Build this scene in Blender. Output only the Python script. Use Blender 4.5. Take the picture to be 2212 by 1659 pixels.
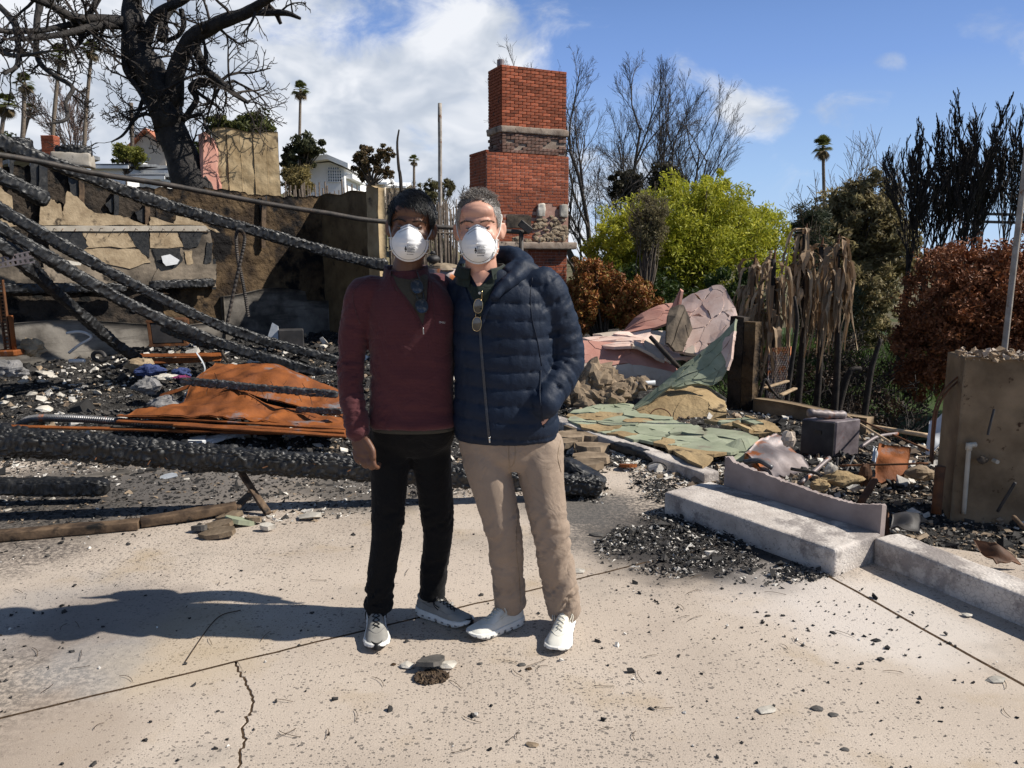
import bpy, math, random
import numpy as np
from mathutils import Vector, Matrix, Quaternion
from mathutils.bvhtree import BVHTree
for o in list(bpy.data.objects): bpy.data.objects.remove(o)
scene = bpy.context.scene
R = math.radians
# ------------------------------------------------------------------ camera
CAMZ, PITCH, FPX, CX, CY = 1.5, R(9.3), 1661.0, 1106.0, 829.5
cam = bpy.data.cameras.new('camera'); camo = bpy.data.objects.new('camera', cam)
scene.collection.objects.link(camo); scene.camera = camo
cam.sensor_width = 36; cam.lens = FPX / 2212 * 36
cam.clip_start = 0.05; cam.clip_end = 6000
camo.location = (0, 0, CAMZ); camo.rotation_euler = (R(90) - PITCH, 0, 0)
scene.render.resolution_x = 1024; scene.render.resolution_y = 768
# ------------------------------------------------------------------ light
SUN_EL = 43
to_sun = Vector((math.cos(R(SUN_EL)) * math.cos(R(3)), -math.cos(R(SUN_EL)) * math.sin(R(3)), math.sin(R(SUN_EL))))
sl = bpy.data.lights.new('sun', 'SUN'); so = bpy.data.objects.new('sun', sl); scene.collection.objects.link(so)
sl.energy = 5.0; sl.angle = R(0.53); sl.color = (1.0, 0.945, 0.86)
so.rotation_euler = to_sun.to_track_quat('Z', 'Y').to_euler(); so.location = (30, 0, 40)
scene.view_settings.view_transform = 'Standard'; scene.view_settings.look = 'None'
scene.view_settings.exposure = 0.38; scene.view_settings.gamma = 1.0
scene.view_settings.use_curve_mapping = False
try:
    scene.cycles.max_bounces = 4; scene.cycles.diffuse_bounces = 3; scene.cycles.glossy_bounces = 2; scene.cycles.transparent_max_bounces = 6
except Exception: pass

def ray(u, v):
    dx = (u - CX) / FPX; dy = (CY - v) / FPX
    return np.array([dx, math.cos(PITCH) + dy * math.sin(PITCH), -math.sin(PITCH) + dy * math.cos(PITCH)])
def at(u, v, Y):
    d = ray(u, v); return np.array([0, 0, CAMZ]) + d * (Y / d[1])
def on_ground(u, v, z=0.0):
    d = ray(u, v); return np.array([0, 0, CAMZ]) + d * ((z - CAMZ) / d[2])

# ------------------------------------------------------------------ world: clear sky with cumulus
w = bpy.data.worlds.new('World'); scene.world = w; w.use_nodes = True
nt = w.node_tree; nt.nodes.clear()
class NB:
    def __init__(s, tree): s.t = tree
    def n(s, typ, **kw):
        nd = s.t.nodes.new(typ)
        for k, v in kw.items():
            if k == 'i':
                for kk, vv in v.items():
                    if hasattr(vv, 'is_output') or isinstance(vv, bpy.types.NodeSocket): s.t.links.new(vv, nd.inputs[kk])
                    else: nd.inputs[kk].default_value = vv
            else: setattr(nd, k, v)
        return nd
    def math(s, op, a, b=0.0, clamp=False):
        nd = s.n('ShaderNodeMath', operation=op, use_clamp=clamp)
        for k, x in enumerate((a, b)):
            if isinstance(x, bpy.types.NodeSocket): s.t.links.new(x, nd.inputs[k])
            else: nd.inputs[k].default_value = x
        return nd.outputs[0]
    def ramp(s, fac, stops, interp='LINEAR'):
        nd = s.n('ShaderNodeValToRGB'); cr = nd.color_ramp; cr.interpolation = interp
        while len(cr.elements) < len(stops): cr.elements.new(0.5)
        for e, (p, c) in zip(cr.elements, stops):
            e.position = p; e.color = (c[0], c[1], c[2], 1) if not isinstance(c, (int, float)) else (c, c, c, 1)
        if isinstance(fac, bpy.types.NodeSocket): s.t.links.new(fac, nd.inputs[0])
        return nd.outputs[0]
    def mix(s, fac, a, b, mode='MIX'):
        nd = s.n('ShaderNodeMix', data_type='RGBA', blend_type=mode)
        for k, x in ((0, fac), (6, a), (7, b)):
            if isinstance(x, bpy.types.NodeSocket): s.t.links.new(x, nd.inputs[k])
            elif k == 0: nd.inputs[k].default_value = x
            else: nd.inputs[k].default_value = (x[0], x[1], x[2], 1)
        return nd.outputs[2]
b = NB(nt)
tc = b.n('ShaderNodeTexCoord')
sky = b.n('ShaderNodeTexSky', sky_type='NISHITA', sun_disc=False, sun_elevation=R(SUN_EL), sun_rotation=R(93),
          air_density=1.0, dust_density=0.15, ozone_density=1.0, altitude=60)
dirv = tc.outputs['Generated']
sepz = b.n('ShaderNodeSeparateXYZ', i={0: dirv}).outputs['Z']
low = b.ramp(sepz, [(0.0, (6.8, 9.2, 12.4)), (0.10, (5.0, 7.6, 11.8)), (0.22, (2.9, 5.0, 10.2)), (0.34, (1.7, 3.3, 7.6))])
lf = b.n('ShaderNodeMapRange', interpolation_type='SMOOTHSTEP', i={'Value': sepz, 'From Min': 0.26, 'From Max': 0.50, 'To Min': 0.92, 'To Max': 0.0})
skyc = b.mix(lf.outputs[0], sky.outputs[0], low)
bg_sky = b.n('ShaderNodeBackground', i={'Color': skyc, 'Strength': 0.06})
stretch = b.n('ShaderNodeMapping', i={'Vector': dirv, 'Scale': (1, 1, 1.7)})
warp = b.n('ShaderNodeTexNoise', i={'Vector': stretch.outputs[0], 'Scale': 5.0, 'Detail': 2.0})
wv = b.n('ShaderNodeVectorMath', operation='MULTIPLY_ADD', i={0: warp.outputs['Color'], 1: (0.16, 0.16, 0.16), 2: stretch.outputs[0]})
n1 = b.n('ShaderNodeTexNoise', i={'Vector': wv.outputs[0], 'Scale': 4.6, 'Detail': 7.0, 'Roughness': 0.60})
n2 = b.n('ShaderNodeTexNoise', i={'Vector': wv.outputs[0], 'Scale': 8.0, 'Detail': 4.0, 'Roughness': 0.55})
# cumulus banks: soft lumps of cover (direction, radius, weight)
total = None
def puff(u, v, rad, wgt):
    global total
    d = ray(u, v); d = d / np.linalg.norm(d) * np.array([1, 1, 1.7])
    ds = b.n('ShaderNodeVectorMath', operation='DISTANCE', i={0: wv.outputs[0], 1: tuple(d + 0.08)})
    m = b.n('ShaderNodeMapRange', interpolation_type='SMOOTHSTEP', i={'Value': ds.outputs['Value'], 'From Min': 0.0, 'From Max': rad, 'To Min': wgt, 'To Max': 0.0})
    total = m.outputs[0] if total is None else b.math('MAXIMUM', total, m.outputs[0])
for a in ((-200, 200, .98, 1.25), (250, 120, .66, 1.25), (480, 230, .56, 1.15), (720, 250, .50, 1.12), (940, 130, .28, 1.0),
          (860, 35, .10, .66), (960, 330, .34, 1.08), (1090, 430, .35, .9), (1400, 400, .40, .78), (1590, 270, .16, .88), (1830, 255, .11, .88), (1905, 152, .06, .8),
          (2160, 55, .16, .72), (1230, 60, .2, .6)): puff(*a)
az = b.n('ShaderNodeVectorMath', operation='DOT_PRODUCT', i={0: dirv, 1: (-0.75, -0.55, -0.3)})
gen = b.math('MULTIPLY_ADD', az.outputs['Value'], 0.25); nt.nodes[-1].inputs[2].default_value = 0.37
cover = b.math('MAXIMUM', total, gen)
dens = b.math('ADD', cover, b.math('MULTIPLY', b.math('SUBTRACT', n1.outputs['Fac'], 0.5), 1.9))
alpha = b.n('ShaderNodeMapRange', interpolation_type='SMOOTHSTEP', i={'Value': dens, 'From Min': 0.52, 'From Max': 0.92, 'To Min': 0.0, 'To Max': 0.97})
shade = b.math('ADD', b.math('MULTIPLY', n2.outputs['Fac'], 0.9), b.math('MULTIPLY', n1.outputs['Fac'], 0.35))
ccol = b.ramp(shade, [(0.38, (0.36, 0.42, 0.52)), (0.56, (0.55, 0.60, 0.68)), (0.72, (0.82, 0.84, 0.88))])
bg_c = b.n('ShaderNodeBackground', i={'Color': ccol, 'Strength': 0.85})
mx = b.n('ShaderNodeMixShader', i={0: alpha.outputs[0], 1: bg_sky.outputs[0], 2: bg_c.outputs[0]})
b.n('ShaderNodeOutputWorld', i={0: mx.outputs[0]})

# ------------------------------------------------------------------ object helpers
COL = scene.collection
def put(o, parent=None):
    COL.objects.link(o)
    if parent is not None: o.parent = parent
    return o
def tag(o, label=None, cat=None, group=None, kind=None):
    if label: o['label'] = label
    if cat: o['category'] = cat
    if group: o['group'] = group
    if kind: o['kind'] = kind
    return o
def empty(name, loc, label, cat, group=None):
    o = bpy.data.objects.new(name, None); o.location = tuple(loc); o.empty_display_size = .1
    COL.objects.link(o); return tag(o, label, cat, group)

def hsh(ix, iy, iz, seed):
    n = (ix * 374761393 + iy * 668265263 + iz * 1440662683 + seed * 974634777) & 0xffffffff
    n = ((n ^ (n >> 13)) * 1274126177) & 0xffffffff
    n = ((n ^ (n >> 15)) * 668265263) & 0xffffffff
    return ((n ^ (n >> 16)) & 0xffff) / 65535.0
def vnoise(P, seed=0):
    P = np.asarray(P, float); i = np.floor(P).astype(np.int64); f = P - i; f = f * f * (3 - 2 * f)
    x, y, z = i[..., 0], i[..., 1], i[..., 2]; r = 0
    for dx in (0, 1):
        wx = f[..., 0] if dx else 1 - f[..., 0]
        for dy in (0, 1):
            wy = f[..., 1] if dy else 1 - f[..., 1]
            for dz in (0, 1):
                wz = f[..., 2] if dz else 1 - f[..., 2]
                r = r + hsh(x + dx, y + dy, z + dz, seed) * wx * wy * wz
    return r
def fbm(P, oct=4, seed=0):
    P = np.asarray(P, float); s = 0; a = 1; t = 0
    for k in range(oct):
        s = s + a * vnoise(P * 2 ** k, seed + k); t += a; a *= .5
    return s / t
def worley(u, v, seed=0, jit=.85):
    iu = np.floor(u).astype(np.int64); iv = np.floor(v).astype(np.int64)
    f1 = np.full(u.shape, 9.); f2 = np.full(u.shape, 9.); idd = np.zeros(u.shape)
    for dx in (-1, 0, 1):
        for dy in (-1, 0, 1):
            cx = iu + dx; cy = iv + dy; h = hsh(cx, cy, cx * 0 + 3, seed); h2 = hsh(cx, cy, cx * 0 + 7, seed)
            d = np.hypot(cx + .5 + (h - .5) * jit - u, cy + .5 + (h2 - .5) * jit - v)
            nw = d < f1; f2 = np.where(nw, f1, np.minimum(f2, d)); idd = np.where(nw, hsh(cx, cy, cx * 0 + 11, seed), idd); f1 = np.where(nw, d, f1)
    return f1, f2, idd

class MB:
    def __init__(s): s.V = []; s.F = {}; s.n = 0; s.C = []; s.hasc = False
    def add(s, V, F, col=None):
        V = np.asarray(V, float).reshape(-1, 3); s.V.append(V)
        if isinstance(F, np.ndarray): s.F.setdefault(F.shape[1], []).append(F + s.n)
        else:
            for f in F: s.F.setdefault(len(f), []).append(np.array([f]) + s.n)
        if col is not None: s.hasc = True
        c = np.array([1, 1, 1] if col is None else col, float)
        s.C.append(np.broadcast_to(c, (len(V), 3)) if c.ndim == 1 else c)
        s.n += len(V); return s
    def mesh(s, name, mat=None, smooth=False):
        me = bpy.data.meshes.new(name); V = np.concatenate(s.V).astype(np.float32)
        me.vertices.add(len(V)); me.vertices.foreach_set('co', V.ravel())
        idx = []; tot = []
        for k, fs in s.F.items():
            f = np.concatenate(fs); idx.append(f.ravel()); tot.append(np.full(len(f), k))
        idx = np.concatenate(idx).astype(np.int32); tot = np.concatenate(tot).astype(np.int32)
        me.loops.add(len(idx)); me.loops.foreach_set('vertex_index', idx)
        me.polygons.add(len(tot)); st = np.concatenate([[0], np.cumsum(tot)[:-1]]).astype(np.int32)
        me.polygons.foreach_set('loop_start', st); me.polygons.foreach_set('loop_total', tot)
        me.polygons.foreach_set('use_smooth', np.full(len(tot), bool(smooth)))
        if s.hasc:
            at_ = me.color_attributes.new('Col', 'FLOAT_COLOR', 'POINT')
            c = np.concatenate(s.C); c = np.concatenate([c, np.ones((len(c), 1))], 1).astype(np.float32)
            at_.data.foreach_set('color', c.ravel())
        if mat is not None: me.materials.append(M[mat] if isinstance(mat, str) else mat)
        me.update(calc_edges=True); me.validate(); return me
    def build(s, name, mat=None, parent=None, smooth=False, loc=None):
        """one mesh object; vertices are given in world coordinates, the origin moves to loc or to the parent"""
        o = bpy.data.objects.new(name, None)
        org = np.array(loc if loc is not None else ((0, 0, 0)), float)
        if parent is not None:
            org = np.array(abs_loc(parent)) if loc is None else org
        s.V = [v - org for v in s.V]
        me = s.mesh(name, mat, smooth); bpy.data.objects.remove(o)
        o = bpy.data.objects.new(name, me); COL.objects.link(o)
        if parent is not None:
            o.parent = parent; o.location = tuple(org - np.array(abs_loc(parent)))
        else: o.location = tuple(org)
        return o
def abs_loc(o):
    l = Vector((0, 0, 0))
    while o is not None: l = l + o.location; o = o.parent
    return l
def bottom_centre(V):
    V = np.concatenate(V); c = (V.min(0) + V.max(0)) / 2; c[2] = V[:, 2].min(); return c
def single(name, mb, mat, label, cat, group=None, smooth=False):
    o = mb.build(name, mat, None, smooth, bottom_centre(mb.V)); return tag(o, label, cat, group)

def unit(v): v = np.asarray(v, float); n = np.linalg.norm(v); return v / n if n > 1e-9 else v
BOXF = np.array([[0, 3, 2, 1], [4, 5, 6, 7], [0, 1, 5, 4], [1, 2, 6, 5], [2, 3, 7, 6], [3, 0, 4, 7]])
def box8(p):  # 8 points: bottom 4 ccw, top 4 ccw
    return np.array(p, float), BOXF
def box(c, size, ex=(1, 0, 0), ey=(0, 1, 0), ez=None, bevel=0.0):
    """box centred at c; a bevel adds chamfered edges (24 verts)"""
    c = np.asarray(c, float); ex = unit(ex); ey = unit(ey); ez = unit(np.cross(ex, ey)) if ez is None else unit(ez)
    hx, hy, hz = [s_ / 2 for s_ in size]
    if bevel <= 0:
        p = [(-hx, -hy, -hz), (hx, -hy, -hz), (hx, hy, -hz), (-hx, hy, -hz), (-hx, -hy, hz), (hx, -hy, hz), (hx, hy, hz), (-hx, hy, hz)]
        V = np.array(p); F = BOXF
    else:
        b_ = min(bevel, hx * .9, hy * .9, hz * .9); V = []; F = []
        def ringz(z, i): return [(-hx + i, -hy, z), (hx - i, -hy, z), (hx, -hy + i, z), (hx, hy - i, z), (hx - i, hy, z), (-hx + i, hy, z), (-hx, hy - i, z), (-hx, -hy + i, z)]
        def ins(z, d): return [(-hx + b_ + d, -hy + d, z), (hx - b_ - d, -hy + d, z), (hx - d, -hy + b_ + d, z), (hx - d, hy - b_ - d, z), (hx - b_ - d, hy - d, z), (-hx + b_ + d, hy - d, z), (-hx + d, hy - b_ - d, z), (-hx + d, -hy + b_ + d, z)]
        rings = [ins(-hz, b_ * .7), ringz(-hz + b_, b_), ringz(hz - b_, b_), ins(hz, b_ * .7)]
        for r_ in rings: V += r_
        for k in range(3):
            for j in range(8): F.append((k * 8 + j, k * 8 + (j + 1) % 8, k * 8 + 8 + (j + 1) % 8, k * 8 + 8 + j))
        F.append(tuple(range(7, -1, -1))); F.append(tuple(range(24, 32))); V = np.array(V)
    return c + V[:, :1] * ex + V[:, 1:2] * ey + V[:, 2:3] * ez, F
def frames(P):
    P = np.asarray(P, float); T = np.gradient(P, axis=0); T = T / (np.linalg.norm(T, axis=1)[:, None] + 1e-12)
    a = np.array([0, 0, 1.]) if abs(T[0][2]) < .9 else np.array([1., 0, 0])
    n = unit(np.cross(T[0], a)); N = [n]
    for k in range(1, len(P)):
        n = N[-1] - T[k] * np.dot(N[-1], T[k]); n = unit(n); N.append(n)
    N = np.array(N); return T, N, np.cross(T, N)
def tube(P, rad, n=8, cap=True, ell=1.0):
    P = np.asarray(P, float); m = len(P); rad = np.broadcast_to(np.asarray(rad, float), (m,))
    T, N, B_ = frames(P); a = np.linspace(0, 2 * math.pi, n, endpoint=False)
    V = P[:, None] + rad[:, None, None] * (np.cos(a)[None, :, None] * N[:, None] + ell * np.sin(a)[None, :, None] * B_[:, None])
    i = np.arange(m - 1)[:, None] * n; j = np.arange(n)[None]
    F = np.stack([i + j, i + (j + 1) % n, i + n + (j + 1) % n, i + n + j], -1).reshape(-1, 4)
    V = V.reshape(-1, 3)
    if cap:
        F = [tuple(f) for f in F] + [tuple(range(n - 1, -1, -1)), tuple(range((m - 1) * n, m * n))]
    return V, F
def spline(pts, n=24, rad=None):
    """Catmull-Rom through pts; returns points (and radii)"""
    p = np.asarray(pts, float); q = np.vstack([2 * p[0] - p[1], p, 2 * p[-1] - p[-2]]); m = len(p) - 1
    t = np.linspace(0, m - 1e-6, n); k = t.astype(int); f = (t - k)[:, None]
    a, b_, c, d = q[k], q[k + 1], q[k + 2], q[k + 3]
    o = .5 * ((2 * b_) + (c - a) * f + (2 * a - 5 * b_ + 4 * c - d) * f ** 2 + (3 * b_ - a - 3 * c + d) * f ** 3)
    if rad is None: return o
    return o, np.interp(t, np.arange(m + 1), rad)
def prism(poly, h0, h1, org, ex, ey, en):
    poly = np.asarray(poly, float); n = len(poly); org = np.asarray(org, float); ex, ey, en = map(np.asarray, (ex, ey, en))
    base = org + poly[:, :1] * ex + poly[:, 1:2] * ey
    V = np.vstack([base + en * h0, base + en * h1])
    F = [tuple(range(n - 1, -1, -1)), tuple(range(n, 2 * n))] + [(k, (k + 1) % n, n + (k + 1) % n, n + k) for k in range(n)]
    return V, F
ICO_V = None
def ico():
    global ICO_V
    if ICO_V is None:
        t = (1 + 5 ** .5) / 2
        v = np.array([(-1, t, 0), (1, t, 0), (-1, -t, 0), (1, -t, 0), (0, -1, t), (0, 1, t), (0, -1, -t), (0, 1, -t), (t, 0, -1), (t, 0, 1), (-t, 0, -1), (-t, 0, 1)])
        f = np.array([(0, 11, 5), (0, 5, 1), (0, 1, 7), (0, 7, 10), (0, 10, 11), (1, 5, 9), (5, 11, 4), (11, 10, 2), (10, 7, 6), (7, 1, 8), (3, 9, 4), (3, 4, 2), (3, 2, 6), (3, 6, 8), (3, 8, 9), (4, 9, 5), (2, 4, 11), (6, 2, 10), (8, 6, 7), (9, 8, 1)])
        ICO_V = (v / np.linalg.norm(v[0]), f)
    return ICO_V
def rot_rand(rng, n, tilt=1.0):
    """n rotation matrices: full spin about z, tilt limited"""
    a = rng.uniform(0, 2 * math.pi, n); tx = rng.normal(0, tilt, n); ty = rng.normal(0, tilt, n)
    ca, sa = np.cos(a), np.sin(a); Z = np.zeros(n); O = np.ones(n)
    Rz = np.stack([ca, -sa, Z, sa, ca, Z, Z, Z, O], -1).reshape(n, 3, 3)
    cx, sx = np.cos(tx), np.sin(tx); Rx = np.stack([O, Z, Z, Z, cx, -sx, Z, sx, cx], -1).reshape(n, 3, 3)
    cy, sy = np.cos(ty), np.sin(ty); Ry = np.stack([cy, Z, sy, Z, O, Z, -sy, Z, cy], -1).reshape(n, 3, 3)
    return Rz @ Rx @ Ry
def chunks(mb, pos, size, cols, rng, flat=(.35, 1.0), tilt=.5, shape='box'):
    """many angular chunks: distorted boxes (12 tris)"""
    n = len(pos)
    if shape == 'tet':
        V = np.array([(-.6, -.5, -.35), (.65, -.4, -.35), (0, .65, -.35), (0, 0, .5)])[None] * (1 + rng.uniform(-.5, .5, (n, 4, 3))) + rng.normal(0, .12, (n, 4, 3)); F0 = np.array([(0, 2, 1), (0, 1, 3), (1, 2, 3), (2, 0, 3)])
        sc = np.stack([size * rng.uniform(.7, 1.7, n), size * rng.uniform(.6, 1.3, n), size * rng.uniform(flat[0], flat[1], n)], -1); V = np.einsum('nij,nkj->nki', rot_rand(rng, n, tilt), V * sc[:, None]) + np.asarray(pos)[:, None]
        mb.add(V.reshape(-1, 3), (F0[None] + np.arange(n)[:, None, None] * 4).reshape(-1, 3), np.repeat(np.asarray(cols), 4, 0)); return mb
    base = np.array([(-1, -1, -1), (1, -1, -1), (1, 1, -1), (-1, 1, -1), (-1, -1, 1), (1, -1, 1), (1, 1, 1), (-1, 1, 1)], float) * .5
    V = base[None] * (1 + rng.uniform(-.55, .35, (n, 8, 3)))
    sc = np.stack([size * rng.uniform(.6, 1.5, n), size * rng.uniform(.5, 1.1, n), size * rng.uniform(flat[0], flat[1], n)], -1)
    V = V * sc[:, None]; V = np.einsum('nij,nkj->nki', rot_rand(rng, n, tilt), V) + np.asarray(pos)[:, None]
    F = (BOXF[None] + np.arange(n)[:, None, None] * 8).reshape(-1, 4)
    mb.add(V.reshape(-1, 3), F, np.repeat(np.asarray(cols), 8, 0)); return mb
def rock(rng, size, flat=1.0, sub=0):
    v, f = ico(); v = v * (1 + rng.uniform(-.28, .28, (12, 1))) * np.asarray(size) * .5
    return v, f
def poly_blob(rng, n, r, jit=.25, asp=1.0):
    a = np.linspace(0, 2 * math.pi, n, endpoint=False) + rng.uniform(-.3, .3, n) * (2 * math.pi / n)
    rr = r * (1 + rng.uniform(-jit, jit, n)); return np.stack([np.cos(a) * rr, np.sin(a) * rr * asp], -1)
def in_poly(x, y, poly):
    poly = np.asarray(poly); c = np.zeros(np.shape(x), bool); j = len(poly) - 1
    for i in range(len(poly)):
        xi, yi = poly[i]; xj, yj = poly[j]
        c ^= ((yi > y) != (yj > y)) & (x < (xj - xi) * (y - yi) / (yj - yi + 1e-12) + xi); j = i
    return c
# ------------------------------------------------------------------ materials (all procedural)
M = {}
def newmat(name):
    m = bpy.data.materials.new(name); m.use_nodes = True; t = m.node_tree; t.nodes.clear(); M[name] = m
    q = NB(t); out = q.n('ShaderNodeOutputMaterial'); bs = q.n('ShaderNodeBsdfPrincipled'); t.links.new(bs.outputs[0], out.inputs[0])
    return m, q, bs
def tex(q, scale, detail=5, rough=.6, vec=None, typ='noise', **kw):
    if vec is None: vec = q.n('ShaderNodeTexCoord').outputs['Object']
    if typ == 'noise':
        nd = q.n('ShaderNodeTexNoise', i={'Vector': vec, 'Scale': scale, 'Detail': detail, 'Roughness': rough}); return nd.outputs['Fac']
    nd = q.n('ShaderNodeTexVoronoi', i={'Vector': vec, 'Scale': scale}, **kw); return nd.outputs[0]
def bump(q, bs, h, strength=.4, dist=.01, prev=None):
    i = {'Strength': strength, 'Distance': dist, 'Height': h}
    nd = q.n('ShaderNodeBump', i=i)
    if prev is not None: q.t.links.new(prev, nd.inputs['Normal'])
    q.t.links.new(nd.outputs[0], bs.inputs['Normal']); return nd.outputs[0]
def setc(q, bs, c):
    if isinstance(c, bpy.types.NodeSocket): q.t.links.new(c, bs.inputs['Base Color'])
    else: bs.inputs['Base Color'].default_value = (c[0], c[1], c[2], 1)
def pmat(name, c1, c2=None, scale=6, rough=.8, bmp=.35, bscale=60, bdist=.006, spec=.3, metal=0, spots=None, rand=0, vcol=False, lo=.35, hi=.65, sheen=0, trans=0):
    """two mottled tones, optional third tone in spots (colour, scale, threshold), fine relief"""
    m, q, bs = newmat(name); bs.inputs['Roughness'].default_value = rough; bs.inputs['Specular IOR Level'].default_value = spec; bs.inputs['Metallic'].default_value = metal
    c = c1
    if c2 is not None: c = q.ramp(tex(q, scale), [(lo, c1), (hi, c2)])
    if vcol:
        a = q.n('ShaderNodeAttribute', attribute_name='Col').outputs['Color']
        c = q.mix(1.0, a, c if c2 is not None else c1, 'MULTIPLY')
    if spots:
        sc, ss, th = spots; f = q.n('ShaderNodeMapRange', i={'Value': tex(q, ss, 6, .65), 'From Min': th, 'From Max': th + .08}).outputs[0]
        c = q.mix(f, c, sc)
    if rand:
        oi = q.n('ShaderNodeObjectInfo').outputs['Random']
        v = q.n('ShaderNodeHueSaturation', i={'Value': q.n('ShaderNodeMapRange', i={'Value': oi, 'To Min': 1 - rand, 'To Max': 1 + rand}).outputs[0]})
        if isinstance(c, bpy.types.NodeSocket): q.t.links.new(c, v.inputs['Color'])
        else: v.inputs['Color'].default_value = (*c[:3], 1)
        c = v.outputs[0]
    setc(q, bs, c)
    if bmp: bump(q, bs, tex(q, bscale, 4, .6), bmp, bdist)
    if sheen: bs.inputs['Sheen Weight'].default_value = sheen
    if trans:
        tr = q.n('ShaderNodeBsdfTranslucent'); mxs = q.n('ShaderNodeMixShader', i={0: trans, 1: bs.outputs[0], 2: tr.outputs[0]})
        if isinstance(c, bpy.types.NodeSocket): q.t.links.new(c, tr.inputs[0])
        else: tr.inputs[0].default_value = (*c[:3], 1)
        q.t.links.new(mxs.outputs[0], q.t.nodes['Material Output'].inputs[0])
    return m
# patio concrete: rock-salt pits, stains, soot wash, painted beam shade
m, q, bs = newmat('patio'); bs.inputs['Roughness'].default_value = .85; bs.inputs['Specular IOR Level'].default_value = .25
geo = q.n('ShaderNodeNewGeometry').outputs['Position']
c = q.ramp(tex(q, 1.1, 6, .6, geo), [(.3, (.375, .327, .28)), (.5, (.455, .402, .346)), (.7, (.515, .46, .40))])
c = q.mix(q.n('ShaderNodeMapRange', i={'Value': tex(q, 2.3, 5, .6, geo), 'From Min': .55, 'From Max': .75, 'To Max': .7}).outputs[0], c, (.36, .285, .185))
c = q.mix(q.n('ShaderNodeMapRange', i={'Value': tex(q, 1.7, 7, .7, geo), 'From Min': .56, 'From Max': .68, 'To Max': .5}).outputs[0], c, (.29, .265, .235))
c = q.mix(.35, c, q.ramp(tex(q, 160, 3, .7, geo), [(.3, (.25, .2, .16)), (.7, (.72, .64, .55))]), 'OVERLAY')
# pits: scattered dark dots of two sizes whose density drifts
st = q.n('ShaderNodeMapping', i={'Vector': geo, 'Scale': (1, 1.25, 1)}).outputs[0]
wn = q.n('ShaderNodeTexNoise', i={'Vector': geo, 'Scale': 70.0, 'Detail': 2.0})
stw = q.n('ShaderNodeVectorMath', operation='MULTIPLY_ADD', i={0: wn.outputs['Color'], 1: (.012, .012, 0), 2: st}).outputs[0]
dn = tex(q, .65, 4, .55, geo)
pit = None
for sc, r0, keep in ((28, .22, .62), (46, .26, .50), (95, .28, .43)):
    vd = q.n('ShaderNodeTexVoronoi', i={'Vector': stw, 'Scale': sc}); vd.voronoi_dimensions = '2D'
    sx = q.n('ShaderNodeSeparateColor', i={0: vd.outputs['Color']})
    thr = q.n('ShaderNodeMapRange', i={'Value': dn, 'From Min': .36, 'From Max': .60, 'To Min': keep + .42, 'To Max': keep - .14}).outputs[0]
    on = q.math('GREATER_THAN', sx.outputs[0], thr)
    rr = q.math('MULTIPLY', sx.outputs[1], r0)
    d = q.n('ShaderNodeMapRange', i={'Value': q.math('SUBTRACT', vd.outputs['Distance'], rr), 'From Min': -.03, 'From Max': .05, 'To Min': 1.0, 'To Max': 0.0}).outputs[0]
    k = q.math('MULTIPLY', d, on); pit = k if pit is None else q.math('MAXIMUM', pit, k)
c = q.mix(q.math('MULTIPLY', pit, .78), c, (.105, .092, .082))
# patches of soot and stain; those along the beam also paint in its shade
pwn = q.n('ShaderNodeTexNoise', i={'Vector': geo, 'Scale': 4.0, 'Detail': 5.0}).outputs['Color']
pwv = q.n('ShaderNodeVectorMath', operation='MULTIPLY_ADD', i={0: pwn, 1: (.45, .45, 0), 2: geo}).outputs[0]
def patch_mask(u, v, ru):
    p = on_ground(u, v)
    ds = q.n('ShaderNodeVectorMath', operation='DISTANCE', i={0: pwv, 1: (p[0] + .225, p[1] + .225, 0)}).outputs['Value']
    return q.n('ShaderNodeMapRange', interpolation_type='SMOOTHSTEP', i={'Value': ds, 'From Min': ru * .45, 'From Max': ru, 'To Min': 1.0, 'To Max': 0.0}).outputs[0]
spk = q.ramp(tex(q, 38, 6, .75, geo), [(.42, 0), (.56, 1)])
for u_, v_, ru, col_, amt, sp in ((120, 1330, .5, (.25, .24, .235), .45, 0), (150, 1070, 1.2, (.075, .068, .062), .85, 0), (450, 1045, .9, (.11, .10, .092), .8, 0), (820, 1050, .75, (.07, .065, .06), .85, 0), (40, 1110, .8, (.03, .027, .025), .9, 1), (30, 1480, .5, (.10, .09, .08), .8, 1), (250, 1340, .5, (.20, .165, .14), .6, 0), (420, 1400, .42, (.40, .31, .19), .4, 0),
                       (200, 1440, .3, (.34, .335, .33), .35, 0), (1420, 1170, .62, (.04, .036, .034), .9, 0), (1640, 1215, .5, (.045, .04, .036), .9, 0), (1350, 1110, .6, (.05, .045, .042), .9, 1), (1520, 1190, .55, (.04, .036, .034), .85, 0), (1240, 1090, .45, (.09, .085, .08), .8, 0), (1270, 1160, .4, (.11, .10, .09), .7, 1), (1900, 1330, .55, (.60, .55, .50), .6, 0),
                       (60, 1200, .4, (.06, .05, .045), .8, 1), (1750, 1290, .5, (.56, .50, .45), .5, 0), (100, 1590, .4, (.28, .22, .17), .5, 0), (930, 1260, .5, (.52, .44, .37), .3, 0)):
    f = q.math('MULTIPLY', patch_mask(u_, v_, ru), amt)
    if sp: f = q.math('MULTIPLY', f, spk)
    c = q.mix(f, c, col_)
# grey ring around a pale patch lower left
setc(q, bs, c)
h = q.math('SUBTRACT', tex(q, 220, 4, .7, geo), q.math('MULTIPLY', pit, 1.2)); bump(q, bs, h, .5, .004)

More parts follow.
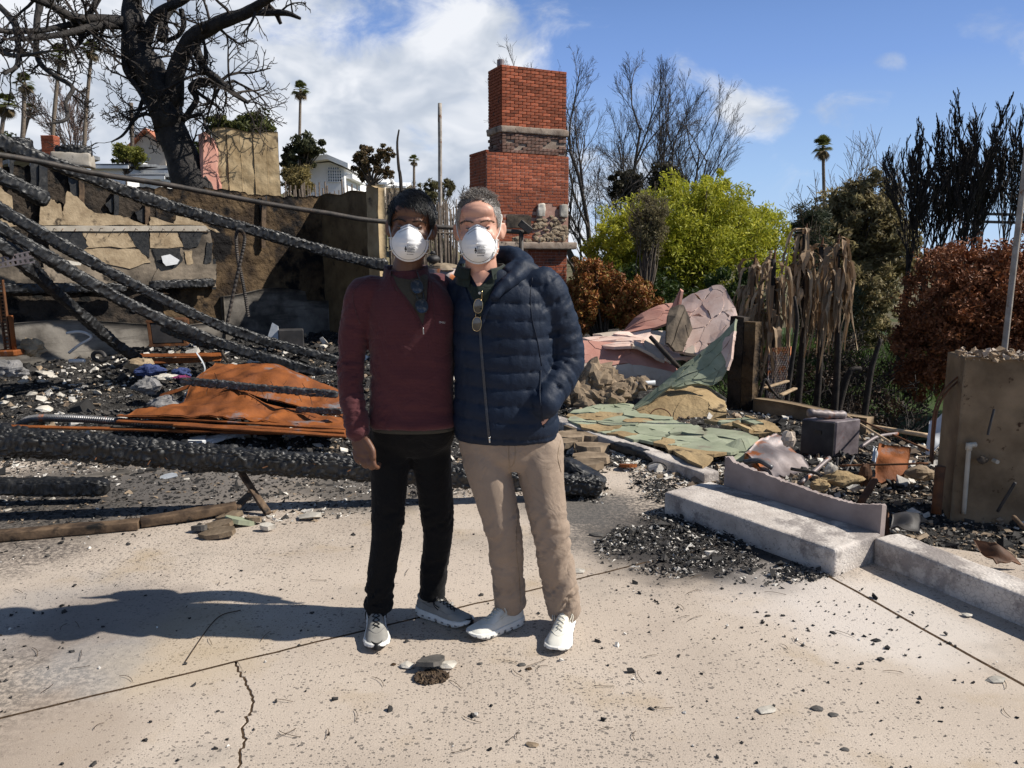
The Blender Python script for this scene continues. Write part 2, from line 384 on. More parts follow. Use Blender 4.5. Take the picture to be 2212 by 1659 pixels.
# char: black wood with silvery sheen, colour by cell attribute
m, q, bs = newmat('char'); bs.inputs['Specular IOR Level'].default_value = .55
c = q.ramp(tex(q, 9, 6, .65), [(.35, (.0035, .0035, .0036)), (.58, (.009, .0088, .0086)), (.74, (.055, .053, .05))])
setc(q, bs, c); q.t.links.new(q.ramp(tex(q, 30, 3), [(.3, .32), (.7, .62)]), bs.inputs['Roughness'])
bump(q, bs, tex(q, 120, 5, .7), .5, .004)
m, q, bs = newmat('char_ashy'); bs.inputs['Specular IOR Level'].default_value = .6
c = q.ramp(tex(q, 26, 6, .7), [(.38, (.012, .012, .012)), (.56, (.05, .048, .046)), (.72, (.30, .29, .28))])
setc(q, bs, c); bs.inputs['Roughness'].default_value = .5; bump(q, bs, tex(q, 120, 5, .7), .5, .004)
# brown heart wood showing on scorched boards
pmat('scorched_wood', (.04, .027, .019), (.15, .10, .062), 14, .75, .5, 90, .004, .2, spots=((.012, .011, .01), 4, .54))
pmat('raw_wood', (.36, .25, .15), (.52, .39, .25), 22, .7, .3, 90, .003, .2, rand=.2)
pmat('ash_ground', (.012, .0115, .011), (.06, .055, .05), 9, .9, .9, 70, .03, .2, spots=((.42, .40, .37), 30, .585))
pmat('rubble', (.75, .75, .75), (1.1, 1.08, 1.05), 30, .8, .5, 120, .004, .35, vcol=True)
pmat('litter', (.8, .8, .8), (1.1, 1.1, 1.1), 40, .75, .3, 120, .003, .3, vcol=True)
pmat('plaster_chip', (.36, .33, .28), (.58, .54, .47), 9, .85, .5, 70, .005, .2, rand=.25)
pmat('brown_stone', (.13, .095, .062), (.29, .22, .15), 7, .85, .6, 40, .008, .2, rand=.25)
pmat('dark_stone', (.06, .057, .052), (.11, .10, .09), 18, .8, .5, 80, .004, .3)
pmat('soil', (.035, .022, .012), (.10, .065, .04), 40, .95, .9, 120, .01, .1)
# burned concrete and stucco
m, q, bs = newmat('pale_concrete'); bs.inputs['Roughness'].default_value = .85; bs.inputs['Specular IOR Level'].default_value = .2
c = q.ramp(tex(q, 5, 6, .6), [(.3, (.35, .305, .27)), (.52, (.52, .468, .42)), (.72, (.64, .59, .535))])
vd = q.n('ShaderNodeTexVoronoi', feature='DISTANCE_TO_EDGE', i={'Vector': q.n('ShaderNodeTexCoord').outputs['Object'], 'Scale': 44})
ed = q.n('ShaderNodeMapRange', i={'Value': vd.outputs[0], 'From Min': 0.0, 'From Max': .09, 'To Min': 1.0, 'To Max': 0.0}).outputs[0]
pk = q.math('MULTIPLY', ed, q.ramp(tex(q, 6, 4), [(.45, 0), (.6, 1)]))
c = q.mix(q.math('MULTIPLY', pk, .45), c, (.17, .15, .135))
c = q.mix(q.n('ShaderNodeMapRange', i={'Value': tex(q, 3.2, 6, .7), 'From Min': .52, 'From Max': .60, 'To Max': .75}).outputs[0], c, (.20, .175, .165))
c = q.mix(q.math('MULTIPLY', q.ramp(tex(q, 70, 5, .75), [(.58, 0), (.66, 1)]), .7), c, (.05, .045, .04))
setc(q, bs, c); hh = bump(q, bs, vd.outputs[0], .35, .01); bump(q, bs, tex(q, 90, 5, .7), .4, .006, hh)
pmat('mauve_plaster', (.235, .19, .175), (.33, .275, .255), 5, .85, .4, 60, .004, .2, spots=((.17, .14, .12), 5, .66))
pmat('wall_brown', (.022, .014, .009), (.13, .086, .045), 2.6, .85, .9, 11, .05, .2, spots=((.007, .006, .006), 1.9, .48))
pmat('wall_dark', (.009, .008, .0075), (.085, .064, .046), 3, .85, .9, 11, .05, .2, spots=((.006, .006, .006), 3, .5))
pmat('paper_brown', (.075, .05, .026), (.17, .12, .062), 3, .85, .6, 14, .02, .2, spots=((.02, .015, .01), 2.2, .57))
pmat('wall_tan', (.26, .185, .10), (.42, .32, .19), 4, .85, .5, 16, .02, .2, spots=((.085, .065, .045), 2.4, .60))
pmat('block_tan', (.13, .092, .055), (.27, .195, .12), 3, .85, .6, 30, .01, .2, spots=((.05, .026, .014), 16, .62))
pmat('smoky_plaster', (.05, .042, .034), (.27, .22, .165), 2.6, .85, .6, 20, .015, .2, spots=((.02, .017, .015), 3.0, .57))
pmat('plaster_tan', (.25, .185, .115), (.41, .32, .21), 7, .85, .7, 34, .01, .2, spots=((.055, .042, .03), 4.0, .585))
pmat('nail_strip', (.30, .265, .215), (.44, .40, .34), 6, .8, .4, 60, .004, .2, spots=((.03, .026, .022), 7, .60))
m, q, bs = newmat('sooty_concrete'); bs.inputs['Roughness'].default_value = .8; bs.inputs['Specular IOR Level'].default_value = .25
c = q.ramp(tex(q, 1.6, 7, .62), [(.34, (.03, .027, .024)), (.46, (.13, .115, .097)), (.60, (.245, .222, .19)), (.75, (.17, .15, .13))])
st = q.n('ShaderNodeMapping', i={'Vector': q.n('ShaderNodeTexCoord').outputs['Object'], 'Scale': (1, 1, 7)}).outputs[0]
c = q.mix(q.n('ShaderNodeMapRange', i={'Value': tex(q, 1.1, 5, .6, st), 'From Min': .5, 'From Max': .62, 'To Max': .75}).outputs[0], c, (.035, .031, .028))
setc(q, bs, c); bump(q, bs, tex(q, 25, 6, .65), .4, .01)
pmat('stucco_green', (.22, .245, .165), (.315, .335, .24), 5, .85, .4, 60, .004, .2, spots=((.22, .20, .15), 4, .60), rand=.14)
pmat('stucco_pink', (.56, .385, .315), (.72, .555, .475), 4, .85, .4, 60, .004, .2, spots=((.28, .19, .14), 4, .62), rand=.10)
pmat('stucco_salmon', (.42, .20, .155), (.50, .27, .21), 4, .85, .4, 60, .004, .2, rand=.08)
pmat('stucco_cream', (.46, .37, .29), (.58, .49, .40), 5, .85, .4, 60, .004, .2, spots=((.25, .2, .15), 4, .66))
pmat('stucco_back', (.25, .175, .09), (.37, .27, .145), 4, .85, .7, 22, .02, .2, spots=((.07, .05, .03), 4, .62), rand=.12)
pmat('stucco_char', (.02, .017, .015), (.12, .095, .07), 5, .85, .5, 40, .01, .2)
# brick
pmat('brick', (.27, .068, .033), (.38, .115, .058), 9, .85, .5, 60, .006, .2, spots=((.13, .06, .045), 6, .56), rand=.42)
pmat('brick_sooty', (.14, .075, .055), (.22, .14, .11), 9, .85, .4, 70, .004, .2, spots=((.04, .033, .03), 5, .55), rand=.3)
pmat('mortar', (.21, .11, .085), (.30, .18, .14), 10, .9, .4, 60, .005, .2)
pmat('mortar_light', (.31, .175, .135), (.40, .25, .20), 10, .9, .4, 60, .005, .2)
pmat('mortar_grey', (.20, .15, .115), (.34, .275, .22), 6, .9, .6, 40, .01, .2, spots=((.05, .04, .035), 4, .58))
pmat('flagstone', (.20, .15, .10), (.34, .27, .19), 8, .85, .5, 50, .006, .2, rand=.25)
# metal
pmat('rust', (.085, .027, .010), (.27, .083, .018), 4, .75, .6, 45, .008, .25, spots=((.15, .14, .145), 2.2, .60), lo=.28, hi=.70)
pmat('rust_dark', (.045, .022, .012), (.16, .065, .025), 6, .7, .4, 60, .004, .3, spots=((.34, .11, .02), 4, .60), rand=.15)
pmat('burnt_steel', (.16, .13, .125), (.26, .23, .23), 6, .55, .3, 60, .003, .4, metal=.35, spots=((.30, .09, .02), 4.5, .50))
pmat('galvanised', (.36, .38, .40), (.52, .54, .56), 12, .6, .2, 60, .002, .4, metal=.25, spots=((.26, .12, .05), 5, .62))
pmat('duct_steel', (.06, .06, .063), (.13, .13, .135), 12, .42, .1, 60, .002, .5, metal=.5, spots=((.30, .09, .025), 6, .60))
pmat('black_pipe', (.02, .018, .016), (.075, .06, .048), 8, .6, .4, 60, .004, .4, spots=((.12, .075, .045), 9, .62))
pmat('rust_pole', (.25, .21, .17), (.42, .38, .33), 9, .7, .4, 60, .004, .3, spots=((.16, .07, .03), 6, .56))
pmat('purple_steel', (.10, .08, .085), (.24, .20, .21), 8, .6, .3, 60, .003, .4, spots=((.17, .07, .06), 6, .55))
pmat('dark_steel', (.02, .019, .019), (.05, .045, .043), 8, .6, .3, 60, .003, .4)
pmat('white_sheet', (.55, .56, .57), (.70, .71, .72), 6, .6, .2, 60, .002, .3)
pmat('pvc', (.40, .36, .29), (.50, .46, .38), 8, .6, .2, 60, .002, .3, spots=((.2, .15, .1), 6, .66))
pmat('yellow_plastic', (.80, .62, .03), None, rough=.5, bmp=.1)
pmat('blue_cloth', (.03, .045, .12), (.05, .07, .17), 8, .9, .6, 30, .02)
pmat('grey_cloth', (.13, .125, .12), (.25, .24, .235), 8, .9, .6, 30, .02)
pmat('magenta_cloth', (.20, .03, .10), None, rough=.9, bmp=.3)
pmat('white_pipe', (.50, .50, .49), (.64, .63, .61), 8, .5, .2, 60, .002, .4, spots=((.2, .17, .14), 6, .62))
# plants
def leafmat(name, rampc, trans=.25, rough=.55):
    m, q, bs = newmat(name); bs.inputs['Roughness'].default_value = rough; bs.inputs['Specular IOR Level'].default_value = .25
    a = q.n('ShaderNodeAttribute', attribute_name='Col').outputs['Color']
    c = q.mix(1.0, a, rampc, 'MULTIPLY'); setc(q, bs, c)
    tr = q.n('ShaderNodeBsdfTranslucent'); q.t.links.new(c, tr.inputs[0])
    mxs = q.n('ShaderNodeMixShader', i={0: trans, 1: bs.outputs[0], 2: tr.outputs[0]}); q.t.links.new(mxs.outputs[0], q.t.nodes['Material Output'].inputs[0])
leafmat('leaf', (1.15, 1.15, 1.1), .35); leafmat('dry_leaf', (1, 1, 1), .12, .6)
pmat('bark_black', (.008, .007, .007), (.035, .029, .025), 8, .75, .9, 26, .03, .4, spots=((.085, .066, .052), 7, .63))
pmat('bark_grey', (.07, .055, .043), (.15, .12, .095), 10, .85, .6, 40, .01, .2)
pmat('bark_twig', (.06, .05, .042), (.11, .092, .078), 10, .85, 0)
pmat('bark_pale', (.17, .12, .10), (.26, .19, .16), 10, .85, 0)
pmat('bark_burnt', (.013, .011, .010), (.045, .034, .027), 10, .8, .6, 40, .01, .3)
pmat('palm_trunk', (.13, .10, .075), (.22, .18, .14), 10, .85, .6, 30, .02, .2)
pmat('lawn', (.03, .055, .014), (.055, .085, .02), 8, .8, .8, 60, .02, .2)
pmat('terrain', (.09, .075, .045), (.17, .145, .085), .4, .9, .6, 6, .1, .1, spots=((.05, .065, .02), .25, .52))
# buildings far off
pmat('white_paint', (.78, .78, .77), (.84, .84, .83), 2, .6, .1, 20, .002, .3)
pmat('cream_wall', (.60, .52, .42), (.68, .60, .50), 2, .8, .2, 20, .004, .2)
pmat('grey_wall', (.42, .43, .44), (.50, .51, .52), 2, .8, .2, 20, .004, .2)
pmat('roof_tile', (.33, .115, .065), (.46, .19, .115), 3, .8, .6, 8, .05, .2, rand=.2)
pmat('roof_grey', (.11, .115, .125), (.19, .20, .21), 3, .85, .5, 8, .03, .2)
pmat('window_glass', (.05, .06, .075), None, rough=.1, bmp=0, spec=.8)
# people
pmat('skin_dark', (.115, .052, .030), (.15, .072, .042), 14, .48, .25, 260, .0012, .4)
pmat('skin_light', (.52, .27, .19), (.60, .335, .24), 12, .48, .25, 260, .0012, .4, spots=((.40, .17, .115), 7, .6))
pmat('hair_black', (.003, .003, .0032), (.007, .0065, .0065), 30, .38, 0, spec=.4)
pmat('hair_grey', (.12, .10, .085), (.32, .29, .26), 90, .45, 0, spec=.5)
pmat('hair_silver', (.30, .28, .26), (.55, .53, .50), 60, .45, 0, spec=.5)
pmat('brow', (.01, .008, .007), None, rough=.6, bmp=0); pmat('brow_light', (.07, .05, .038), None, rough=.6, bmp=0)
pmat('eye_white', (.30, .26, .23), None, rough=.25, bmp=0, spec=.6); pmat('iris', (.03, .018, .010), None, rough=.15, bmp=0, spec=.8)
pmat('mask_white', (.76, .765, .76), (.82, .82, .815), 20, .85, .25, 300, .001, .15)
pmat('strap', (.70, .68, .62), None, rough=.7, bmp=0); pmat('print', (.02, .02, .022), None, rough=.7, bmp=0)
def cloth(name, c1, c2, wave, amt, rough=.8, sheen=.1, dirv='Z', spec=.2):
    m, q, bs = newmat(name); bs.inputs['Roughness'].default_value = rough; bs.inputs['Specular IOR Level'].default_value = spec; bs.inputs['Sheen Weight'].default_value = sheen
    tcx = q.n('ShaderNodeTexCoord').outputs['Object']
    wv_ = q.n('ShaderNodeTexWave', bands_direction=dirv, i={'Vector': tcx, 'Scale': wave, 'Distortion': 2.0, 'Detail': 2.0, 'Detail Scale': 3.0}).outputs['Fac']
    c = q.mix(q.math('MULTIPLY', wv_, amt), q.ramp(tex(q, 7, 5), [(.3, c1), (.7, c2)]), tuple(x * .55 for x in c1)); setc(q, bs, c)
    rg = q.math('ABSOLUTE', q.math('SUBTRACT', q.n('ShaderNodeTexNoise', i={'Vector': tcx, 'Scale': 9.0, 'Detail': 3.0, 'Distortion': 1.2}).outputs['Fac'], .5))
    hh = bump(q, bs, wv_, .3, .002); hh = bump(q, bs, q.math('MINIMUM', rg, .12), .45, .03, hh); bump(q, bs, tex(q, 45, 4, .6), .25, .006, hh)
cloth('sweater', (.082, .023, .027), (.11, .033, .036), 60, .55, .85, .15)
cloth('sweater_collar', (.06, .018, .022), (.08, .026, .028), 60, .3, .85, .15, 'X')
cloth('tshirt', (.05, .043, .03), (.07, .06, .043), 90, .2)
cloth('jeans_black', (.0026, .0026, .003), (.005, .005, .0055), 120, .3, .85, .05, 'DIAGONAL')
cloth('khaki', (.285, .215, .16), (.345, .265, .20), 150, .25, .85, .1, 'DIAGONAL')
pmat('jacket', (.0070, .0132, .0275), (.0095, .0175, .036), 10, .6, .35, 38, .008, .22)
pmat('jacket_seam', (.006, .011, .024), None, rough=.7, bmp=0)
cloth('polo', (.014, .022, .017), (.022, .032, .025), 90, .2)
pmat('zip', (.02, .022, .028), (.05, .052, .06), 200, .4, 0, spec=.5); pmat('silver', (.6, .6, .6), None, rough=.3, bmp=0, metal=1)
pmat('gold', (.62, .46, .24), None, rough=.28, bmp=0, metal=1); pmat('button', (.5, .49, .46), None, rough=.4, bmp=0)
pmat('lens_dark', (.006, .006, .007), None, rough=.06, bmp=0, spec=.9); pmat('lens_brown', (.09, .075, .06), None, rough=.08, bmp=0, spec=.8)
pmat('frame_black', (.008, .008, .008), None, rough=.3, bmp=0, spec=.6)
pmat('shoe_grey', (.22, .21, .19), (.30, .29, .26), 14, .8, .35, 240, .0015, .2, spots=((.30, .27, .22), 9, .62)); pmat('shoe_cream', (.62, .60, .53), (.70, .68, .61), 14, .75, .35, 240, .0015, .2)
pmat('sole', (.66, .65, .60), (.74, .73, .69), 20, .7, .2, 90, .002, .2, spots=((.4, .36, .3), 16, .66)); pmat('lace_black', (.006, .006, .008), None, rough=.8, bmp=0); pmat('lace_cream', (.60, .57, .48), None, rough=.8, bmp=0)
pmat('toe_black', (.01, .01, .01), None, rough=.6, bmp=0)
# ------------------------------------------------------------------ ground
def smooth(a, b_, x): t = np.clip((x - a) / (b_ - a), 0, 1); return t * t * (3 - 2 * t)
def hill(x, y):
    dB = (x + 2.9) * -.68 + (y - 12) * .73
    h = smooth(.0, -.16, x / np.maximum(y, 1.0)) * smooth(-.3, .9, dB) * smooth(6, 9, y)
    up = 1.1 + np.minimum(dB * .105, 7.5) + np.minimum(np.maximum(dB - 70, 0) * .02, 6)
    return -1.75 * (1 - h) + up * h - smooth(300, 4000, np.hypot(x, y)) * 10 * (1 - h)
rr = np.concatenate([np.linspace(2, 30, 60), np.geomspace(31, 4500, 60)]); aa = np.linspace(0, 2 * math.pi, 240, endpoint=False)
gx = rr[:, None] * np.sin(aa); gy = rr[:, None] * np.cos(aa)
gz = hill(gx, gy) + (fbm(np.stack([gx * .3, gy * .3, gx * 0], -1), 3, 5) - .5) * .3 * smooth(10, 30, rr)[:, None]
i = np.arange(len(rr) - 1)[:, None] * 240; j = np.arange(240)[None]
F = np.stack([i + j, i + 240 + j, i + 240 + (j + 1) % 240, i + (j + 1) % 240], -1).reshape(-1, 4)
tag(MB().add(np.stack([gx, gy, gz], -1), F[:, ::-1]).build('terrain', 'terrain', smooth=True), kind='structure')

def edge_x(y): return np.interp(y, [2, 5, 6.6, 7.54, 9, 12, 16, 20], [6.5, 4.3, 3.15, 2.50, 2.25, 2.3, 2.4, 2.4])
def floor_h(x, y):
    x = np.asarray(x, float); y = np.asarray(y, float)
    n = fbm(np.stack([x * 1.1, y * 1.1, x * 0], -1), 4, 9) - .5
    left = smooth(1.2, -.6, x) * smooth(5.3, 10.5, y) * .34
    z = -.02 + left + n * (.16 + .16 * smooth(5.5, 8, y) * smooth(1.5, -.5, x)) * smooth(4.9, 6.0, y + .35 * x * (x > 1.3))
    z = z - smooth(.0, .35, x - .75 - (4.85 - y) * .62) * smooth(5.2, 4.4, y) * .06
    return z - smooth(.02, 1.2, x - edge_x(y)) * 1.9
def patio_side(x, y):   # how far (m) behind the patio's rear edge
    return y - np.interp(x, [-6, -2.43, -1.2, -.28, .4, .9, 1.54, 2.0, 4.0, 5], [3.2, 3.62, 4.15, 4.62, 4.68, 4.50, 3.52, 3.75, 2.55, 2.0])
xs = np.arange(-9.5, 8, .15); ys = np.arange(3.0, 20.5, .15); X, Y = np.meshgrid(xs, ys)
Z = floor_h(X, Y); Z = np.where(Y < 5.75, np.minimum(Z, -.03), Z)
Z = np.where((X * -.68 + Y * .73) > (-2.9 * -.68 + 12 * .73) + .05, np.minimum(Z, -.2) + 0 * Z, Z)
Z = np.where(Y < 4.0, -.14, Z)
i = np.arange(len(ys) - 1)[:, None] * len(xs); j = np.arange(len(xs) - 1)[None]
F = np.stack([i + j, i + j + 1, i + len(xs) + j + 1, i + len(xs) + j], -1).reshape(-1, 4)
tag(MB().add(np.stack([X, Y, Z], -1), F).build('ash_ground', 'ash_ground', smooth=True), kind='structure')
tag(MB().add(*box((0, 0, -.16), (16, 12, .05))).build('subsoil', 'soil'), kind='structure')

def rough_box(c, size, ex, ey, ez=None, r=.01, amp=.004, freq=14, res=.05, seed=0):
    c = np.asarray(c, float); ex = unit(ex); ey = unit(ey); ez = unit(np.cross(ex, ey)) if ez is None else unit(ez)
    h = np.array(size) / 2.; A = np.stack([ex, ey, ez]); mb = MB()
    def axis(L):
        n = max(2, int(L / res)); a = np.linspace(-L / 2, L / 2, n + 1); e = [-L / 2 + r * .35, -L / 2 + r]
        return np.unique(np.concatenate([a, e, [-x for x in e]]))
    for ax in range(3):
        o1, o2 = [(1, 2), (2, 0), (0, 1)][ax]; g1 = axis(size[o1]); g2 = axis(size[o2])
        for sgn in (-1, 1):
            a, b_ = np.meshgrid(g1, g2, indexing='ij'); P = np.zeros(a.shape + (3,)); P[..., ax] = sgn * h[ax]; P[..., o1] = a; P[..., o2] = b_
            inn = np.clip(P, -(h - r), h - r); d = P - inn; l = np.linalg.norm(d, axis=-1, keepdims=True); P = inn + d / np.maximum(l, 1e-9) * r
            nrm = d / np.maximum(l, 1e-9); Wd = c + P @ A
            ns = (fbm(Wd * freq, 4, seed) - .5)[..., None] * 2 * amp; Wd = Wd + (nrm @ A) * ns
            n1_, n2_ = a.shape; ii = np.arange(n1_ - 1)[:, None] * n2_; jj = np.arange(n2_ - 1)[None]
            F = np.stack([ii + jj, ii + n2_ + jj, ii + n2_ + jj + 1, ii + jj + 1], -1).reshape(-1, 4)
            mb.add(Wd, F if sgn > 0 else F[:, ::-1])
    return np.concatenate(mb.V), np.concatenate(mb.F[4])

def inset_poly(p, d):
    p = np.asarray(p, float); a = np.sum(p[:, 0] * np.roll(p[:, 1], -1) - p[:, 1] * np.roll(p[:, 0], -1))
    if a < 0: p = p[::-1]
    e = np.roll(p, -1, 0) - p; e = e / np.linalg.norm(e, axis=1)[:, None]; n = np.stack([-e[:, 1], e[:, 0]], -1); pn = np.roll(n, 1, 0)
    m_ = pn + n; m_ = m_ / np.maximum(np.sum(m_ * m_, 1), .5)[:, None] * 2
    return p, p + m_ * d
def nrm2(a): return a / (np.linalg.norm(a, axis=-1, keepdims=True) + 1e-12)
def lerp(a, b_, t): return a + (b_ - a) * t
def line_x(a, b_, c, d):
    A = np.array([[b_[0] - a[0], -(d[0] - c[0])], [b_[1] - a[1], -(d[1] - c[1])]]); t = np.linalg.solve(A, np.array(c) - np.array(a)); return lerp(a, b_, t[0])
g2 = lambda u, v: on_ground(u, v)[:2]
J1a, J1b = g2(0, 1552), g2(780, 1364); J2a, J2b = g2(1820, 1262), g2(2212, 1482)
I12 = line_x(J1a, J1b, J2a, J2b); J1L = lerp(J1a, J1b, -2.2); J2T = lerp(J2a, J2b, -.5); J2B = lerp(J2a, J2b, 2.4); J2B2 = lerp(J2a, J2b, 5)
crack = [g2(*p) for p in ((505, 1428), (514, 1440), (519, 1458), (528, 1466), (531, 1480), (541, 1492), (548, 1516), (543, 1536), (533, 1552), (524, 1580), (526, 1604), (517, 1625), (519, 1645), (512, 1670), (520, 1720), (500, 1800))]
cr2 = []
for a_, b_ in zip(crack[:-1], crack[1:]): cr2 += [lerp(a_, b_, t_) + (np.random.default_rng(int(abs(a_[0] * 1e5)) + int(t_ * 9)).normal(0, .0035, 2) if t_ else 0) for t_ in (0, .25, .5, .75)]
crack = cr2 + [crack[-1]]
crack[0] = lerp(J1a, J1b, np.dot(crack[0] - J1a, J1b - J1a) / np.dot(J1b - J1a, J1b - J1a)); crack.append(np.array([-.35, -2.5]))
patio = bpy.data.objects.new('patio', None); COL.objects.link(patio); tag(patio, kind='structure')
def wob(a, b_, n, s): 
    t = np.linspace(0, 1, n)[1:-1]; rng = np.random.default_rng(s); p = [lerp(a, b_, x) + rng.normal(0, .0022, 2) for x in t]; return p
j1_left = wob(J1L, crack[0], 30, 1); j1_right = wob(crack[0], I12, 36, 2); j2_hi = wob(I12, J2T, 14, 3); j2_lo = wob(I12, J2B, 24, 4)
polys = [[J1L] + j1_left + [crack[0]] + j1_right + [I12] + j2_hi + [J2T, np.array([1.35, 5.6]), np.array([-6, 5.6])],
         [J1L] + j1_left + crack + [np.array([-4.5, -2.5])],
         list(crack) + [np.array([3.5, -2.5]), J2B] + j2_lo[::-1] + [I12] + j1_right[::-1],
         [J2T] + j2_hi[::-1] + [I12] + j2_lo + [J2B, np.array([5.5, -.5]), np.array([5.0, 2.6]), np.array([1.9, 4.05])]]
for k, (p, gap) in enumerate(zip(polys, (.009, .0016, .0016, .009))):
    p, o1 = inset_poly(p, gap); _, o2 = inset_poly(p, gap + .0035); n = len(p)
    z0 = 0.0 if k != 3 else -.006
    V = np.vstack([np.c_[o1, np.full(n, -.1)], np.c_[o1, np.full(n, z0 - .006)], np.c_[o2, np.full(n, z0)]])
    F = [(r_ * n + q_, r_ * n + (q_ + 1) % n, (r_ + 1) * n + (q_ + 1) % n, (r_ + 1) * n + q_) for r_ in (0, 1) for q_ in range(n)] + [tuple(range(2 * n, 3 * n))]
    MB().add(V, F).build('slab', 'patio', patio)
for pts, wd in ((j1_left + [crack[0]] + j1_right + [I12], .03), ([J2T] + j2_hi[::-1] + [I12] + j2_lo + [J2B], .03), (crack, .012)):
    P = np.array(pts); T = nrm2(np.gradient(P, axis=0)); N = np.c_[-T[:, 1], T[:, 0]] * wd / 2; n = len(P); MB().add(np.vstack([np.c_[P + N, np.full(n, -.0018)], np.c_[P - N, np.full(n, -.0018)]]), np.array([(k, n + k, n + k + 1, k + 1) for k in range(n - 1)])).build('joint_dirt', 'soil', patio)
# ------------------------------------------------------------------ porch step and kerbs
A, B_ = on_ground(1433, 1108), on_ground(1800, 1245); e1 = unit(B_ - A); n1_ = np.array([-e1[1], e1[0], 0.]); n1_ = n1_ if n1_[0] > 0 else -n1_
L = np.linalg.norm(B_ - A); DP = .40; HT = .132
step = empty('porch_step', (A + B_) / 2 + n1_ * DP / 2, 'pale concrete porch step with a broken upstand along its rear edge', 'step')
MB().add(*rough_box((A + B_) / 2 + n1_ * DP / 2 + np.array([0, 0, HT / 2 - .01]), (L, DP, HT + .02), e1, n1_, (0, 0, 1), r=.016, amp=.005, freq=9, res=.022, seed=4)).build('tread', 'pale_concrete', step, True)
prof = [(0.0, .165), (.03, .175), (.06, .15), (.2, .138), (.35, .124), (.5, .112), (.7, .104), (.9, .112), (.965, .128), (1.0, .14)]
tt = np.linspace(0, 1, 90); rng = np.random.default_rng(3); hh = np.interp(tt, *zip(*prof)) * 1.05 + rng.normal(0, .0015, 90) + (fbm(np.c_[tt * 11, tt * 0, tt * 0], 4, 4) - .5) * .022
base0 = A + n1_ * (DP - .005) + e1 * (.10 * L); ln = L * .93 - .1 * L + .07
V = []; TH = .042
for t_, h_ in zip(tt, hh):
    p = base0 + e1 * ln * t_; o_ = np.array([0, 0, HT - .02]); d_ = 0
    V += [p + o_, p + np.array([0, 0, HT + h_]) + n1_ * d_, p + n1_ * TH + np.array([0, 0, HT + h_ - abs(rng.normal(0, .006))]), p + n1_ * TH + np.array([0, 0, -.1])]
F = [(k * 4 + a, k * 4 + 4 + a, k * 4 + 4 + (a + 1) % 4, k * 4 + (a + 1) % 4) for k in range(89) for a in range(4)] + [(0, 1, 2, 3), (359, 358, 357, 356)]
MB().add(np.array(V), F).build('upstand', 'mauve_plaster', step)
def kerb(pts, wid, h, label, seed, name='concrete_kerb', mat='pale_concrete', grp='concrete kerbs of the house footing'):
    a, b2 = np.array(pts[0]), np.array(pts[1]); e = unit(b2 - a); n_ = np.array([-e[1], e[0], 0.]); n_ = n_ if n_[1] > 0 else -n_
    l = np.linalg.norm(b2 - a); mb = MB().add(*rough_box((a + b2) / 2 + n_ * wid / 2 + np.array([0, 0, h / 2 - .02]), (l, wid, h + .04), e, n_, (0, 0, 1), r=.014, amp=.006, freq=8, res=.03, seed=seed))
    o = mb.build(name, mat, None, True, (a + b2) / 2); tag(o, label, 'kerb', grp); return o
ka, kb = on_ground(1884, 1212), on_ground(2212, 1352); kd = unit(kb - ka)
kerb((ka, kb + kd * 1.6), .17, .125, 'flaking pale concrete kerb running on from the right end of the porch step', 8)
la, lb = on_ground(1235, 934, .02), on_ground(1520, 1040, .02)
kerb((la - unit(lb - la) * .5, lb), .14, .055, 'low mauve concrete kerb running from behind the tan trousers to the porch step', 11)

# ------------------------------------------------------------------ burnt rear wall, traced on its own plane
WA, WB = np.array([-6.1, 9.0, 0]), np.array([-2.9, 12.0, 0]); we = unit(WB - WA); wn_ = np.array([we[1], -we[0], 0.])   # wn_ faces the viewer
def on_plane(u, v, p0, nrm, off=0.0):
    d = ray(u, v); o = np.array([0, 0, CAMZ]); return o + d * (np.dot(p0 + nrm * off - o, nrm) / np.dot(d, nrm))
z5 = lambda x, y: (.3418 * x, 297 + .3418 * y)
def wall_poly(pts, off, th, conv=z5, p0=WA, nr=wn_, ed=we, jag=0.0, seed=0, sub=1):
    P = []; rng = np.random.default_rng(seed)
    for k in range(len(pts)):
        a, b2 = np.array(pts[k], float), np.array(pts[(k + 1) % len(pts)], float)
        for s_ in range(sub): P.append(a + (b2 - a) * s_ / sub + (rng.normal(0, jag, 2) if s_ else 0))
    Q = np.array([on_plane(*conv(*p), p0, nr, off) for p in P]); n = len(Q)
    V = np.vstack([Q - nr * th, Q]); F = [tuple(range(n, 2 * n)), tuple(range(n - 1, -1, -1))] + [(k, n + k, n + (k + 1) % n, (k + 1) % n) for k in range(n)]
    return V, F
bw = empty('burnt_wall', (WA + WB) / 2, 'sooty rear wall of the burnt house with torn plaster and bare studs', 'wall')
